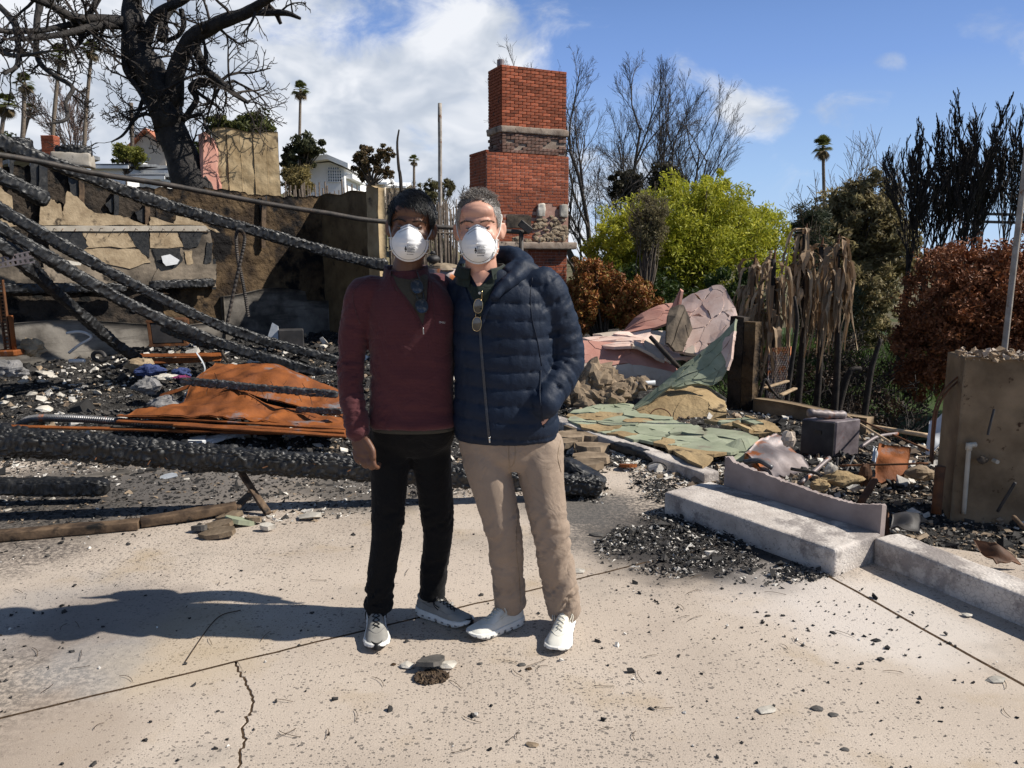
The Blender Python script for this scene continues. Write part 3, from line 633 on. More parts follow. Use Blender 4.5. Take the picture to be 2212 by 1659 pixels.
def warpgrid(p0, e, n_, L0, L1, z0f, z1f, nx, nz, amp, mat, name, parent, seed, th=.06, off=0, fx=3., fz=6.):
    a = np.linspace(L0, L1, nx); t = np.linspace(0, 1, nz); A_, T_ = np.meshgrid(a, t, indexing='ij'); Zz = np.array([z0f(x) for x in a])[:, None] * (1 - T_) + np.array([z1f(x) for x in a])[:, None] * T_
    P = p0 + A_[..., None] * e + np.array([0, 0, 1.]) * Zz[..., None]
    d = (fbm(np.stack([A_ * fx, Zz * fz, A_ * 0 + seed], -1), 4, seed) - .5) * 2 * amp + off
    Fr = P + n_ * d[..., None]; Bk = P - n_ * th; i = np.arange(nx - 1)[:, None] * nz; j = np.arange(nz - 1)[None]
    F = np.stack([i + j, i + nz + j, i + nz + j + 1, i + j + 1], -1).reshape(-1, 4); N = nx * nz
    rim = [k for k in range(nz)] ; ring = list(range(0, nz)) + [k * nz + nz - 1 for k in range(1, nx)] + [(nx - 1) * nz + k for k in range(nz - 2, -1, -1)] + [k * nz for k in range(nx - 2, 0, -1)]
    RF = np.array([(ring[k], N + ring[k], N + ring[(k + 1) % len(ring)], ring[(k + 1) % len(ring)]) for k in range(len(ring))])
    mb = MB().add(np.vstack([Fr.reshape(-1, 3), Bk.reshape(-1, 3)]), np.vstack([F, F[:, ::-1] + N, RF])); return mb.build(name, mat, parent, True)
LW = np.linalg.norm(WB - WA); rng = np.random.default_rng(12); topn = rng.normal(0, .02, 400)
def topz(a): return 2.42 + (0.12 if a < 1.2 else 0) + .03 * math.sin(a * 3) + topn[int((a + 4) * 20) % 400] * .6
warpgrid(WA, we, wn_, -3.2, 1.95, lambda a: -.1, topz, 110, 60, .018, 'wall_dark', 'sheathing', bw, 3)
warpgrid(WA, we, wn_, 1.953, LW, lambda a: -.1, topz, 70, 60, .03, 'wall_brown', 'building_paper', bw, 4, fx=1.5)
# stem wall: grey concrete at the foot
warpgrid(WA, we, wn_, -3.2, 2.72, lambda a: -.2, lambda a: .72 + .05 * math.sin(a * 2.2) - .03 * a, 90, 16, .006, 'sooty_concrete', 'stem_wall', bw, 5, off=.12)
warpgrid(WA, we, wn_, 2.74, LW - .002, lambda a: -.2, lambda a: 1.02 + .05 * math.sin(a * 4) - .12 * (a > 4.0), 60, 16, .006, 'sooty_concrete', 'stem_wall', bw, 6, off=.10)
# studs
for x0, x1, y0, y1 in ((248, 300, 170, 420), (498, 532, 260, 470), (720, 752, 340, 600), (918, 948, 420, 800), (-30, 15, 120, 480), (1340, 1366, 770, 960), (1655, 1680, 380, 700), (100, 128, 640, 850), (322, 350, 600, 860), (60, 84, 100, 300)):
    MB().add(*wall_poly([(x0, y0), (x1, y0), (x1, y1), (x0, y1)], .085, .07, jag=2, seed=x0 + 40, sub=5)).build('stud', 'char' if x0 % 4 == 0 else 'scorched_wood', bw)
for pts, mt in (([(285, 375), (345, 395), (385, 425), (398, 512), (402, 440), (425, 338), (505, 392), (560, 452), (640, 482), (758, 492), (850, 528), (930, 552), (930, 556), (245, 556), (262, 420)], 'plaster_tan'),
                ([(0, 312), (75, 370), (82, 450), (0, 480), (-120, 470), (-150, 320)], 'plaster_tan'),
                ([(520, 594), (800, 594), (862, 690), (535, 702), (548, 650)], 'plaster_tan'),
                ([(948, 594), (1118, 594), (1165, 690), (950, 697)], 'plaster_tan'),
                ([(530, 706), (700, 702), (890, 706), (955, 790), (820, 830), (660, 795), (560, 780)], 'plaster_tan'),
                ([(950, 500), (1100, 545), (1112, 488), (1205, 490), (1330, 570), (1390, 600), (1290, 556), (948, 556)], 'plaster_tan'),
                ([(1165, 720), (1215, 716), (1222, 796), (1180, 800)], 'plaster_tan'),
                ([(-40, 545), (80, 470), (120, 520), (110, 560), (-40, 580)], 'plaster_tan'),
                ([(1010, 800), (1370, 800), (1365, 900), (950, 930)], 'smoky_plaster')):
    MB().add(*wall_poly(pts, .105, .02, jag=4.5, seed=len(pts), sub=4)).build('plaster', mt, bw)
MB().add(*wall_poly([(300, 594), (930, 594), (1330, 600), (1345, 790), (1368, 945), (1000, 930), (820, 950), (330, 940), (250, 850), (310, 760)], .092, .02, jag=7, seed=3, sub=5)).build('smoky_plaster', 'smoky_plaster', bw)
MB().add(*wall_poly([(-200, 700), (60, 720), (150, 860), (330, 850), (330, 930), (-200, 930)], .094, .02, jag=7, seed=4, sub=5)).build('smoky_plaster', 'smoky_plaster', bw)
MB().add(*wall_poly([(230, 558), (1300, 558), (1330, 592), (300, 592)], .125, .03, jag=1.5, seed=7, sub=8)).build('nailing_strip', 'nail_strip', bw)
rng = np.random.default_rng(5)
for k in range(13):
    x = 330 + k * 76 + rng.uniform(-15, 15); p = on_plane(*z5(x, 575), WA, wn_, .12); d = unit(wn_ + np.array([rng.uniform(-.6, .6), 0, rng.uniform(-.6, .1)]))
    MB().add(*tube([p, p + d * .06], .004, 5)).build('nail', 'rust_dark', bw)
# flat char-black panels, their colour standing in for the shade of open bays
for pts in ([(335, 598), (515, 598), (560, 690), (500, 720), (420, 700), (350, 640)], [(808, 600), (942, 604), (945, 760), (860, 690)], [(1130, 600), (1285, 602), (1250, 690), (1165, 700)], [(962, 704), (1140, 700), (1155, 780), (1090, 830), (985, 780)], [(195, 150), (255, 170), (250, 330), (205, 420), (190, 300)], [(430, 250), (500, 280), (500, 385), (450, 370)], [(665, 420), (722, 360), (722, 470), (700, 474)], [(855, 470), (918, 440), (918, 540), (870, 520)], [(1640, 380), (1690, 370), (1680, 520), (1650, 560)], [(1310, 660), (1345, 670), (1335, 790), (1290, 800)]):
    MB().add(*wall_poly(pts, .108 if pts[0][1] > 590 else .055, .05, jag=4, seed=len(pts) * 3, sub=4)).build('bay_shade', 'char', bw)
for p0, p1, rad in ((z5(-200, 950), z5(800, 952), .045), (z5(945, 930), z5(1355, 918), .045)):
    pass
MB().add(*wall_poly([(1020, 750), (1075, 738), (1135, 775), (1120, 800), (1050, 812), (1030, 790)], .16, .01, seed=1)).build('torn_flap', 'white_sheet', bw)
MB().add(*wall_poly([(395, 785), (430, 776), (515, 790), (510, 808), (410, 806)], .17, .03, seed=1, jag=3, sub=3)).build('plaster_lump', 'plaster_chip', bw)
# return wall at the right end (its paper backing catches the sun)
je = np.array([.68, -.733, 0]); jn = np.array([-.733, -.68, 0]); jn = jn if np.dot(jn, -WB) > 0 else -jn
rw = empty('return_wall', WB + je * .75, 'tan papered wall stub standing at a right angle to the sooty rear wall', 'wall')
warpgrid(WB, je, jn, -.06, 1.30, lambda a: -.1, lambda a: 2.44 + .02 * math.sin(a * 9), 40, 50, .014, 'paper_brown', 'stucco_sheet', rw, 14, th=.08, fx=4, fz=1.5)
warpgrid(WB, je, jn, 1.315, 1.60, lambda a: -.1, lambda a: 2.47 + .02 * math.sin(a * 19), 14, 50, .02, 'wall_tan', 'stucco_edge', rw, 15, th=.08, off=.03, fx=6, fz=3)
# tall papered wall fragment on the terrace above, with its pink outer skin on the left
ta, tb = at(468, 420, 14.2), at(607, 420, 14.8); te = unit((tb - ta) * np.array([1, 1, 0])); tn = np.array([te[1], -te[0], 0.]); TL = np.linalg.norm((tb - ta)[:2]); zt0 = ta[2] - 1.6; zt1 = at(468, 276, 14.2)[2]
wf = empty('stucco_wall_fragment', (ta[0], ta[1], zt0), 'tall tan papered stucco panel with a pink left edge above the rear wall', 'wall')
nb = 5
for k in range(nb):
    a0, a1 = TL * k / nb, TL * (k + 1) / nb - .004
    warpgrid(np.array([ta[0], ta[1], 0]), te, tn, a0, a1, lambda a: zt0, lambda a: zt1 + .06 * math.sin(a * 7) * .4, 24, 70, .03, 'wall_tan', 'paper_bay', wf, 30 + k, th=.1, off=.02 * (k % 2), fx=4, fz=6)
P = [at(428, 292, 13.95), at(440, 284, 13.9), at(458, 300, 14.0), at(468, 330, 14.12), at(466, 372, 14.12), at(474, 400, 14.12), at(472, 440, 14.12), at(438, 440, 13.9), at(432, 350, 13.9)]
P = np.array(P); MB().add(np.vstack([P, P + np.array([.0, .12, 0])]), [tuple(range(9)), tuple(range(17, 8, -1))] + [(k, 9 + k, 9 + (k + 1) % 9, (k + 1) % 9) for k in range(9)]).build('pink_skin', 'stucco_salmon', wf)

# ------------------------------------------------------------------ brick chimney
CH0 = np.array([at(1083, 139, 18.0)[0], 18.0, 0]); ce = unit(np.array([1.31, .62, 0])); cn = np.array([-ce[1], ce[0], 0.])   # cn goes back
zt = at(1083, 139, 18)[2]; zb1 = at(1083, 274, 18)[2]; zl = at(1047, 329, 17.85)[2]; UW = 1.66; UD = .72
ch = empty('brick_chimney', CH0 + ce * .8, 'tall red brick chimney left standing with a mortar waist and broken stone mantel', 'chimney')
bricks = []
def brick_face(org, e, n_, wdt, z0, z1, mat, lc=.0685, bl=.215, keep=None, seed=0):
    rng = np.random.default_rng(seed); nc = int(round((z1 - z0) / lc)); hc = (z1 - z0) / nc; nbk = max(1, int(round(wdt / bl))); bw_ = wdt / nbk
    for r_ in range(nc):
        x = -bw_ / 2 if r_ % 2 else 0
        while x < wdt - .02:
            x0, x1 = max(x, 0), min(x + bw_, wdt)
            if x1 - x0 > .03:
                c = org + e * ((x0 + x1) / 2) + np.array([0, 0, z0 + (r_ + .5) * hc]) + n_ * rng.normal(0, .0022)
                if keep is None or keep((x0 + x1) / 2, z0 + (r_ + .5) * hc, rng): bricks.append((c, x1 - x0 - .009, hc - .010, e, n_, mat))
            x += bw_
back = np.array([0, 0, 0])
def core(org, wdt, dep, z0, z1, mat, name):
    return MB().add(*box(org + ce * wdt / 2 + cn * dep / 2 + np.array([0, 0, (z0 + z1) / 2]), (wdt - .02, dep - .02, z1 - z0), ce, cn, (0, 0, 1))).build(name, mat, ch)
core(CH0, UW, UD, zb1 + .0, zt - .01, 'mortar', 'upper_core')
brick_face(CH0 - cn * .0, ce, -cn, UW, zb1 + .03, zt, 'brick', seed=1)
brick_face(CH0 + cn * UD, -cn, -ce, UD, zb1 + .03, zt, 'brick', seed=2)
# waist
def slab_band(org, wdt, dep, z0, z1, amp, mat, name, seed):
    MB().add(*rough_box(org + ce * wdt / 2 + cn * dep / 2 + np.array([0, 0, (z0 + z1) / 2]), (wdt, dep, z1 - z0), ce, cn, (0, 0, 1), r=.03, amp=amp, freq=6, res=.06, seed=seed)).build(name, mat, ch, True)
slab_band(CH0 - cn * .07 - ce * .05, UW + .10, UD + .1, zb1 - .12, zb1 + .035, .03, 'mortar_grey', 'cap_flashing', 2)
zw = zl + .02
core(CH0 - cn * .012, UW, UD, zw, zb1 - .11, 'mortar_grey', 'waist_core')
brick_face(CH0 - cn * .02, ce, -cn, UW, zw, zb1 - .12, 'brick_sooty', seed=3, keep=lambda x, z, r: r.random() < .8)
brick_face(CH0 + cn * UD - ce * .01, -cn, -ce, UD, zw, zb1 - .12, 'brick_sooty', seed=4, keep=lambda x, z, r: r.random() < .8)
# lower stack, wider to the left and a little proud
LO = CH0 - ce * .42 - cn * .10; LW2 = UW + .44; LD = UD + .25
zmant = at(1150, 527, 18)[2]; zbase = -1.0
fx0, fx1, fz0, fz1 = .50, 1.12, at(1110, 492, 18)[2], at(1110, 464, 18)[2]   # firebox opening
def keep_low(x, z, rng):
    if fx0 < x < fx1 and fz0 < z < fz1: return False
    if x > 1.2 and z < fz1 + .28 and z < fz1 + .2 + .12 * math.sin(x * 9): return False
    return True
core(LO - ce * .015 - cn * .015, LW2 + .03, LD + .03, zmant - .02, zl - .03, 'mortar_light', 'lower_core')
brick_face(LO, ce, -cn, LW2, zmant + .06, zl, 'brick', keep=keep_low, seed=5)
brick_face(LO + cn * LD, -cn, -ce, LD, zmant + .06, zl + .05, 'brick', seed=6)
core(LO - ce * .015 - cn * .015, LW2 + .01, LD + .03, zbase, zmant - .12, 'mortar_light', 'base_core')
brick_face(LO, ce, -cn, LW2 - .02, zbase, zmant - .13, 'brick', seed=7, keep=lambda x, z, r: x > 1.0)
pts = [at(1086, 464, 17.6), at(1134, 464, 17.6), at(1134, 492, 17.6), at(1086, 492, 17.6)]
MB().add(*box(LO + ce * (fx0 + fx1) / 2 - cn * .012 + np.array([0, 0, (fz0 + fz1) / 2]), (fx1 - fx0, .02, fz1 - fz0), ce, cn, (0, 0, 1))).build('firebox', 'stucco_char', ch)
slab_band(LO - cn * .22 - ce * .02, LW2 + .16, .5, zmant - .12, zmant + .045, .015, 'mortar_grey', 'mantel', 8)
rng = np.random.default_rng(21)
for k in range(84):   # rubble stones bedded in the torn facing and heaped on the mantel
    x = 1.2 + rng.uniform(0, .86); z = zmant + .10 + rng.uniform(0, .62) ** 1.3 * (1 if x < 1.9 else .9); heap = k > 66
    c = LO + ce * (x if not heap else rng.uniform(.6, 2.0)) - cn * (.035 if not heap else rng.uniform(.06, .22)) + np.array([0, 0, z if not heap else zmant + .05 + rng.uniform(0, .10)])
    v, f = rock(rng, (rng.uniform(.09, .2), rng.uniform(.04, .07), rng.uniform(.07, .14))); v = v[:, :1] * ce + v[:, 1:2] * cn + v[:, 2:3] * np.array([0, 0, 1])
    MB().add(v + c, f).build('stone', 'flagstone' if k % 3 else 'brown_stone', ch)
for x in (1.36, 1.95):
    MB().add(*rough_box(LO + ce * x - cn * .05 + np.array([0, 0, fz1 + .12]), (.20, .08, .30), ce, cn, (0, 0, 1), r=.025, amp=.045, freq=7, res=.05, seed=int(x * 10))).build('corbel', 'plaster_chip', ch, True)
p = CH0 + ce * .12 + cn * .3; MB().add(*tube([p + np.array([0, 0, zt - .1]), p + np.array([0, 0, zt + .17])], .085, 14)).build('flue_pipe', 'burnt_steel', ch)
# bricks: the largest 300 as parts, the rest joined
bricks.sort(key=lambda q_: -(q_[1] * abs(np.dot(q_[4], np.array([0, -1., 0]))) * (1 + .05 * q_[0][2])))
cache = {}; rest = {}
for k, (c, bl, bh, e, n_, mat) in enumerate(bricks):
    if k < 290:
        key = (round(bl, 3), round(bh, 3), mat)
        if key not in cache: cache[key] = MB().add(*box((0, 0, 0), (bl, .07, bh), bevel=.006)).mesh('brick', mat)
        o = bpy.data.objects.new('brick', cache[key]); COL.objects.link(o); o.parent = ch
        o.location = tuple(c - n_ * .022 - np.array(ch.location)); o.rotation_euler = (0, 0, math.atan2(e[1], e[0]))
    else: rest.setdefault(mat, MB()).add(*box(c - n_ * .022, (bl, .07, bh), e, n_, (0, 0, 1), bevel=.005))
for mat, mb in rest.items(): tag(mb.build('brickwork', mat, ch), kind='stuff')
# ------------------------------------------------------------------ vegetation
def zterr(x, y): return float(hill(np.array(float(x)), np.array(float(y))))
def perp(rng, d):
    a = rng.normal(0, 1, 3); a = a - d * np.dot(a, d); return unit(a)
def nrm(a): return a / (np.linalg.norm(a, axis=-1, keepdims=True) + 1e-12)
def grow(rng, p, d, L, r, lvl, out, nch, ang, ratio, up, wander, nseg=5, rr=.52):
    """all branches of one level at once; out gets (paths (k,m,3), radii (k,), level)"""
    p = np.atleast_2d(np.asarray(p, float)); d = nrm(np.atleast_2d(np.asarray(d, float))); k = len(p); L = np.broadcast_to(np.asarray(L, float), (k,)); r = np.broadcast_to(np.asarray(r, float), (k,))
    P = [p]
    for s_ in range(nseg):
        d = nrm(d + rng.normal(0, wander, (k, 3)) + np.array([0, 0, up])); P.append(P[-1] + d * (L / nseg)[:, None])
    P = np.stack(P, 1); out.append((P, r, lvl))
    if lvl <= 0: return
    c = nch[lvl]; t = .25 + .75 * (np.arange(c)[None] + rng.random((k, c))) / c; f = t * nseg; i = np.minimum(f.astype(int), nseg - 1); ki = np.arange(k)[:, None]
    A_ = P[ki, i]; B2 = P[ki, i + 1]; q_ = A_ + (B2 - A_) * (f - i)[..., None]; dd = nrm(B2 - A_)
    a = rng.normal(ang, ang * .25, (k, c))[..., None]; pv = rng.normal(0, 1, (k, c, 3)); pv = nrm(pv - dd * np.sum(pv * dd, -1, keepdims=True))
    cd = dd * np.cos(a) + pv * np.sin(a)
    grow(rng, q_.reshape(-1, 3), cd.reshape(-1, 3), (L[:, None] * ratio * (1.15 - .5 * t) * rng.uniform(.75, 1.2, (k, c))).ravel(), (r[:, None] * rr * (1.1 - .3 * t)).ravel(), lvl - 1, out, nch, ang, ratio, up, wander, max(3, nseg - 1) if lvl > 1 else 2, rr)
def seg_mesh(mb, segs, rmin, tip=.35):
    for P, r, lvl in segs:
        P = np.asarray(P, float); P = P[None] if P.ndim == 2 else P; r = np.atleast_1d(np.asarray(r, float))
        for n, lo_, hi_ in ((8, .08, 9), (5, .02, .08), (3, -1, .02)):
            mk = (r > lo_) & (r <= hi_)
            if not mk.any(): continue
            Q = P[mk]; k, m_ = Q.shape[:2]; rad = np.maximum(r[mk][:, None] * np.linspace(1, tip, m_)[None], rmin)
            T = nrm(np.gradient(Q, axis=1)); md = T.mean(1); ref = np.eye(3)[np.argmin(np.abs(md), axis=1)]
            N = nrm(np.cross(T, ref[:, None, :])); B2 = np.cross(T, N); a = np.linspace(0, 2 * math.pi, n, endpoint=False)
            V = Q[:, :, None] + rad[..., None, None] * (np.cos(a)[None, None, :, None] * N[:, :, None] + np.sin(a)[None, None, :, None] * B2[:, :, None])
            i = (np.arange(k) * m_ * n)[:, None, None] + (np.arange(m_ - 1) * n)[None, :, None]; j = np.arange(n)[None, None]
            F = np.stack([i + j, i + (j + 1) % n, i + n + (j + 1) % n, i + n + j], -1).reshape(-1, 4); mb.add(V.reshape(-1, 3), F)
def bare_tree(name, base, H, label, seed, mat='bark_grey', nst=1, nch=(0, 4, 7, 8, 9), lvl=4, ang=.55, ratio=.52, up=.07, wander=.09, r0=.14, rmin=.006, lean=.15, group=None, trunkL=.75, rr=.40):
    rng = np.random.default_rng(seed); t = empty(name, base, label, 'tree', group); tr = MB(); cr = MB()
    for s_ in range(nst):
        out = []; d = np.array([rng.normal(0, lean), rng.normal(0, lean), 1])
        grow(rng, np.array(base) + np.array([rng.normal(0, .12), rng.normal(0, .12), -.1]) * (nst > 1), d, H * trunkL * rng.uniform(.85, 1.05), r0, lvl, out, nch, ang, ratio, up, wander, 8, rr)
        seg_mesh(tr, [x for x in out if x[2] >= lvl - 1], rmin); seg_mesh(cr, [x for x in out if x[2] < lvl - 1], rmin)
    tr.build('trunk', mat, t, True); cr.build('crown', mat, t); return t
def leaves(mb, pts, size, cols, rng, asp=.45, droop=None, spread=1.0):
    n = len(pts); d = rng.normal(0, 1, (n, 3)); d[:, 2] += (droop if droop is not None else 0); d /= np.linalg.norm(d, axis=1)[:, None]
    e = rng.normal(0, 1, (n, 3)); e -= d * np.sum(e * d, 1)[:, None]; e /= np.linalg.norm(e, axis=1)[:, None]
    L_ = (size * rng.uniform(.6, 1.35, n))[:, None]; W_ = L_ * asp * .5; nn = np.cross(d, e)
    V = np.stack([pts - d * L_ * .5, pts + e * W_ + nn * W_ * .3, pts + d * L_ * .5, pts - e * W_ + nn * W_ * .3], 1)
    mb.add(V.reshape(-1, 3), np.arange(n * 4).reshape(n, 4), np.repeat(cols, 4, 0))
def mixcol(rng, n, stops):
    stops = np.array(stops); t = rng.random(n) * (len(stops) - 1); i = np.minimum(t.astype(int), len(stops) - 2); f = (t - i)[:, None]
    return stops[i] * (1 - f) + stops[i + 1] * f
def clump_pts(rng, c, r, ncl, n, shell=.75, flat=1.0, clr=.28):
    """points in ncl small clumps spread over an ellipsoid, denser near its skin"""
    c = np.asarray(c, float); r = np.asarray(r, float)
    d = rng.normal(0, 1, (ncl, 3)); d /= np.linalg.norm(d, axis=1)[:, None]; rad = rng.uniform(shell ** 2, 1, ncl) ** .5 * rng.uniform(.8, 1.08, ncl)
    cc = c + d * rad[:, None] * r; cr = clr * r.mean() * rng.uniform(.5, 1.3, ncl)
    k = rng.integers(0, ncl, n); q_ = rng.normal(0, 1, (n, 3)); q_ /= np.linalg.norm(q_, axis=1)[:, None]; q_ *= (rng.random(n) ** .45 * cr[k])[:, None]
    return cc[k] + q_ * np.array([1, 1, flat]), k, cc
def leafy(name, base, label, lobes, cols, n, size, seed, trunk_r=.15, asp=.45, mat='leaf', cat='tree', bark='bark_grey', ncl=70, shell=.7, droop=None, clr=.28, twigs=0, group=None, flat=.8):
    rng = np.random.default_rng(seed); t = empty(name, base, label, cat, group); mb = MB(); tr = MB(); base = np.array(base, float)
    vol = np.array([np.prod(l[1]) ** .66 for l in lobes]); vol /= vol.sum(); allc = []
    for (c, r), f in zip(lobes, vol):
        p, k, cc = clump_pts(rng, c, r, max(6, int(ncl * f)), int(n * f), shell, flat, clr); col = mixcol(rng, len(p), cols) * (rng.uniform(.72, 1.25, len(cc))[k])[:, None]
        leaves(mb, p, size, col, rng, asp, droop); allc.append(cc[::2])
    allc = np.concatenate(allc); hub = np.mean([l[0] for l in lobes], 0); mid = base + (hub - base) * .55
    V, F = tube(spline([base - [0, 0, .1], base + (mid - base) * .5 + rng.normal(0, .1, 3), mid], 8), np.linspace(trunk_r, trunk_r * .6, 8), 8); tr.add(V, F)
    for c in allc[:40]:
        q_ = mid + (c - mid) * .5 + rng.normal(0, .08, 3); V, F = tube(spline([mid, q_, c], 7), np.linspace(trunk_r * .45, .012, 7), 4, cap=False); tr.add(V, F)
    if twigs:
        out = []
        for c in allc[:twigs]: grow(rng, c, unit(c - mid + np.array([0, 0, .5])), .8 * size * 8, .012, 1, out, (0, 6), .5, .5, .05, .15, 4)
        seg_mesh(tr, out, .006)
    tr.build('trunk', bark, t, True); mb.build('crown', mat, t); return t
def lob(u0, u1, v0, v1, Y, dep=None):
    a, b2 = at(u0, v1, Y), at(u1, v0, Y); r = (b2 - a) / 2; return ((a + b2) / 2, np.array([r[0], dep if dep else (r[0] + r[2]) * .5, r[2]]))
def base_at(u, Y, z=None):
    x = at(u, 600, Y)[0]; return np.array([x, Y, zterr(x, Y) if z is None else z])

# the big burnt tree behind the rear wall
Z1 = lambda x, y, Y=14.0: at(x * .3334, y * .3334, Y)
bt = empty('burnt_tree', (Z1(1260, 1300)[0], 14.0, zterr(Z1(1260, 1300)[0], 14.0)), 'big leafless tree burnt black, leaning over the rear wall', 'tree')
rng = np.random.default_rng(77); trunk = MB(); limbs = MB(); tw = MB()
def limb(mb, pts, rads, Yo=0, n=30, sides=10, twig=0, tl=.6):
    dY = np.linspace(0, Yo, len(pts)); P = np.array([Z1(x, y, 14.0 + dy) for (x, y), dy in zip(pts, dY)]); S, r = spline(P, n, rads)
    S = S + (np.stack([vnoise(S * 3 + 7), vnoise(S * 3 + 31), vnoise(S * 3 + 57)], -1) - .5) * (r[:, None] * .5)
    V, F = tube(S, r, sides, cap=True); V = np.asarray(V) + (fbm(np.asarray(V) * 6, 3, 2) - .5)[:, None] * np.interp(0, [0, 1], [1, 1]) * np.repeat(r, sides)[:, None] * .5 * np.sign(rng.normal(0, 1, 3))
    mb.add(V, F); out = []
    for k in range(twig):
        i = rng.integers(n // 5, n - 1); d = perp(rng, unit(S[i] - S[i - 1])); d[1] *= .5
        grow(rng, S[i], unit(d + np.array([0, 0, .15])), tl * rng.uniform(.5, 1.4), min(.03, r[i] * .5), 2, out, (0, 4, 5), .75, .55, .02, .22, 5)
    seg_mesh(tw, out, .006)
limb(trunk, [(1285, 1330), (1240, 1200), (1165, 980), (1090, 800), (1045, 640), (975, 470), (905, 330), (860, 180), (850, 60), (880, -120)], [.33, .31, .27, .27, .29, .28, .25, .20, .16, .12], n=50, sides=16, twig=12)
limb(limbs, [(1120, 660), (1140, 480), (1190, 340), (1270, 240), (1400, 165), (1560, 90), (1700, 20), (1800, -40)], [.17, .15, .14, .135, .12, .10, .07, .06], -.8, twig=9)
limb(limbs, [(1600, 80), (1720, 80), (1850, 85), (1945, 120)], [.065, .06, .05, .025], -.2, twig=3)
limb(limbs, [(1690, 10), (1780, 70), (1820, 150)], [.055, .05, .03], twig=3)
limb(limbs, [(1265, 280), (1320, 440), (1420, 520), (1530, 615), (1605, 665)], [.085, .075, .06, .045, .03], -.6, twig=15, tl=.9)
limb(limbs, [(1420, 530), (1300, 520), (1240, 570), (1275, 640), (1230, 720), (1190, 770)], [.05, .055, .05, .05, .055, .04], twig=4)
limb(limbs, [(1270, 590), (1370, 660), (1440, 720)], [.035, .03, .015], twig=3)
limb(limbs, [(870, 150), (720, 140), (560, 130), (440, 100), (320, 30), (180, -30)], [.11, .10, .085, .07, .06, .05], -1.2, twig=8)
limb(limbs, [(850, 170), (700, 165), (560, 185), (400, 220), (220, 245), (60, 250)], [.075, .07, .06, .05, .045, .03], -1.5, twig=10)
limb(limbs, [(700, 150), (480, 160), (250, 200), (0, 200), (-150, 190)], [.055, .05, .045, .04, .03], -2.0, twig=9)
limb(limbs, [(640, -20), (560, 130), (520, 260), (470, 330)], [.05, .05, .04, .02], -.5, twig=7)
limb(limbs, [(815, 60), (815, 250), (810, 420), (860, 530), (930, 640), (980, 720)], [.06, .06, .055, .045, .035, .03], -.4, twig=8)
limb(limbs, [(260, -20), (235, 200), (250, 390), (350, 490), (470, 565), (425, 660), (430, 770), (300, 805)], [.06, .05, .045, .04, .035, .03, .028, .012], -2.0, n=40, twig=10, tl=.5)
limb(limbs, [(0, 40), (90, 150), (120, 300), (110, 420), (30, 480)], [.05, .05, .04, .035, .02], -2.5, twig=9)
limb(limbs, [(-60, 250), (10, 330), (80, 360), (200, 350), (330, 330)], [.06, .05, .035, .025, .015], -2.5, twig=8)
limb(limbs, [(1040, 260), (1060, 130), (1130, 20), (1220, -30)], [.09, .085, .075, .06], .5, twig=6)
limb(limbs, [(930, 330), (1010, 100), (1180, 10), (1260, -60)], [.10, .08, .065, .05], -.3, twig=6)
limb(limbs, [(1175, 60), (1190, 160), (1150, 235), (1085, 260)], [.045, .045, .04, .03], twig=3)
limb(limbs, [(930, 640), (880, 760), (800, 870), (720, 920)], [.035, .03, .022, .012], -.6, twig=7)
limb(limbs, [(1060, 820), (960, 740), (850, 770), (760, 720)], [.035, .028, .02, .01], -.4, twig=6)
limb(limbs, [(1190, 780), (1300, 740), (1340, 830), (1420, 900)], [.03, .025, .02, .01], -.4, twig=4)
trunk.build('trunk', 'bark_black', bt, True); limbs.build('limbs', 'bark_black', bt, True); tw.build('crown', 'bark_burnt', bt)

# bare trees right of the chimney
G1 = 'leafless grey trees behind the chimney'
def bare(u, vtop, Y, label, seed, z=None, **kw):
    b_ = base_at(u, Y, z if z is not None else -1.75); H = at(u, vtop, Y)[2] - b_[2]; return bare_tree('bare_tree', b_, H, label, seed, **kw)
bare(1278, 78, 34, 'tallest leafless grey tree, partly hidden behind the brick chimney', 5, nst=2, r0=.16, group=G1, nch=(0, 5, 7, 7, 8), ang=.50, up=.03, lean=.05, mat='bark_twig', rmin=.005)
bare(1338, 100, 36, 'leafless grey tree second to the right of the chimney', 6, r0=.15, group=G1, nch=(0, 5, 7, 7, 8), ang=.50, up=.03, lean=.04, mat='bark_twig', rmin=.005)
bare(1375, 260, 33, 'low leafless tree between the two tallest bare trees', 7, r0=.10, group=G1, nch=(0, 4, 4, 6, 7), ang=.55, up=.04, mat='bark_twig', rmin=.005, nst=2)
bare(1470, 172, 38, 'broad domed leafless tree above the bright green tree', 8, nst=5, r0=.10, group=G1, nch=(0, 4, 6, 6, 7), ang=.40, up=.04, lean=.12, mat='bark_twig', rmin=.005)
bare(1300, 330, 30, 'thin leafless sapling close beside the chimney', 9, r0=.07, group=G1, nch=(0, 4, 5, 5, 6), ang=.45, mat='bark_twig', rmin=.005)
bare(195, 170, 48, 'pale pinkish leafless tree on the hillside left of the burnt tree', 10, nst=3, r0=.08, nch=(0, 4, 6, 6, 8), ang=.42, lean=.16, mat='bark_pale', rmin=.008, z=zterr(at(195, 600, 48)[0], 48))
bare(985, 380, 30, 'scrubby bare tree behind the two heads', 13, nst=3, r0=.05, nch=(0, 4, 5, 6, 7), lean=.3, z=.2)
bare(815, 375, 33, 'thin bare scrub tree left of the two heads', 14, nst=3, r0=.05, nch=(0, 4, 5, 6, 7), lean=.3, z=.8)
P = np.array([at(867, 420, 20), at(861, 360, 20), at(858, 310, 20), at(862, 280, 20)]); dp = MB(); V, F = tube(spline(np.vstack([[P[0][0], 20, -.5], P]), 14), np.linspace(.06, .02, 14), 6); dp.add(V, F)
single('dead_sapling', dp, 'bark_burnt', 'single black dead sapling trunk rising behind the dark-haired man', 'sapling')

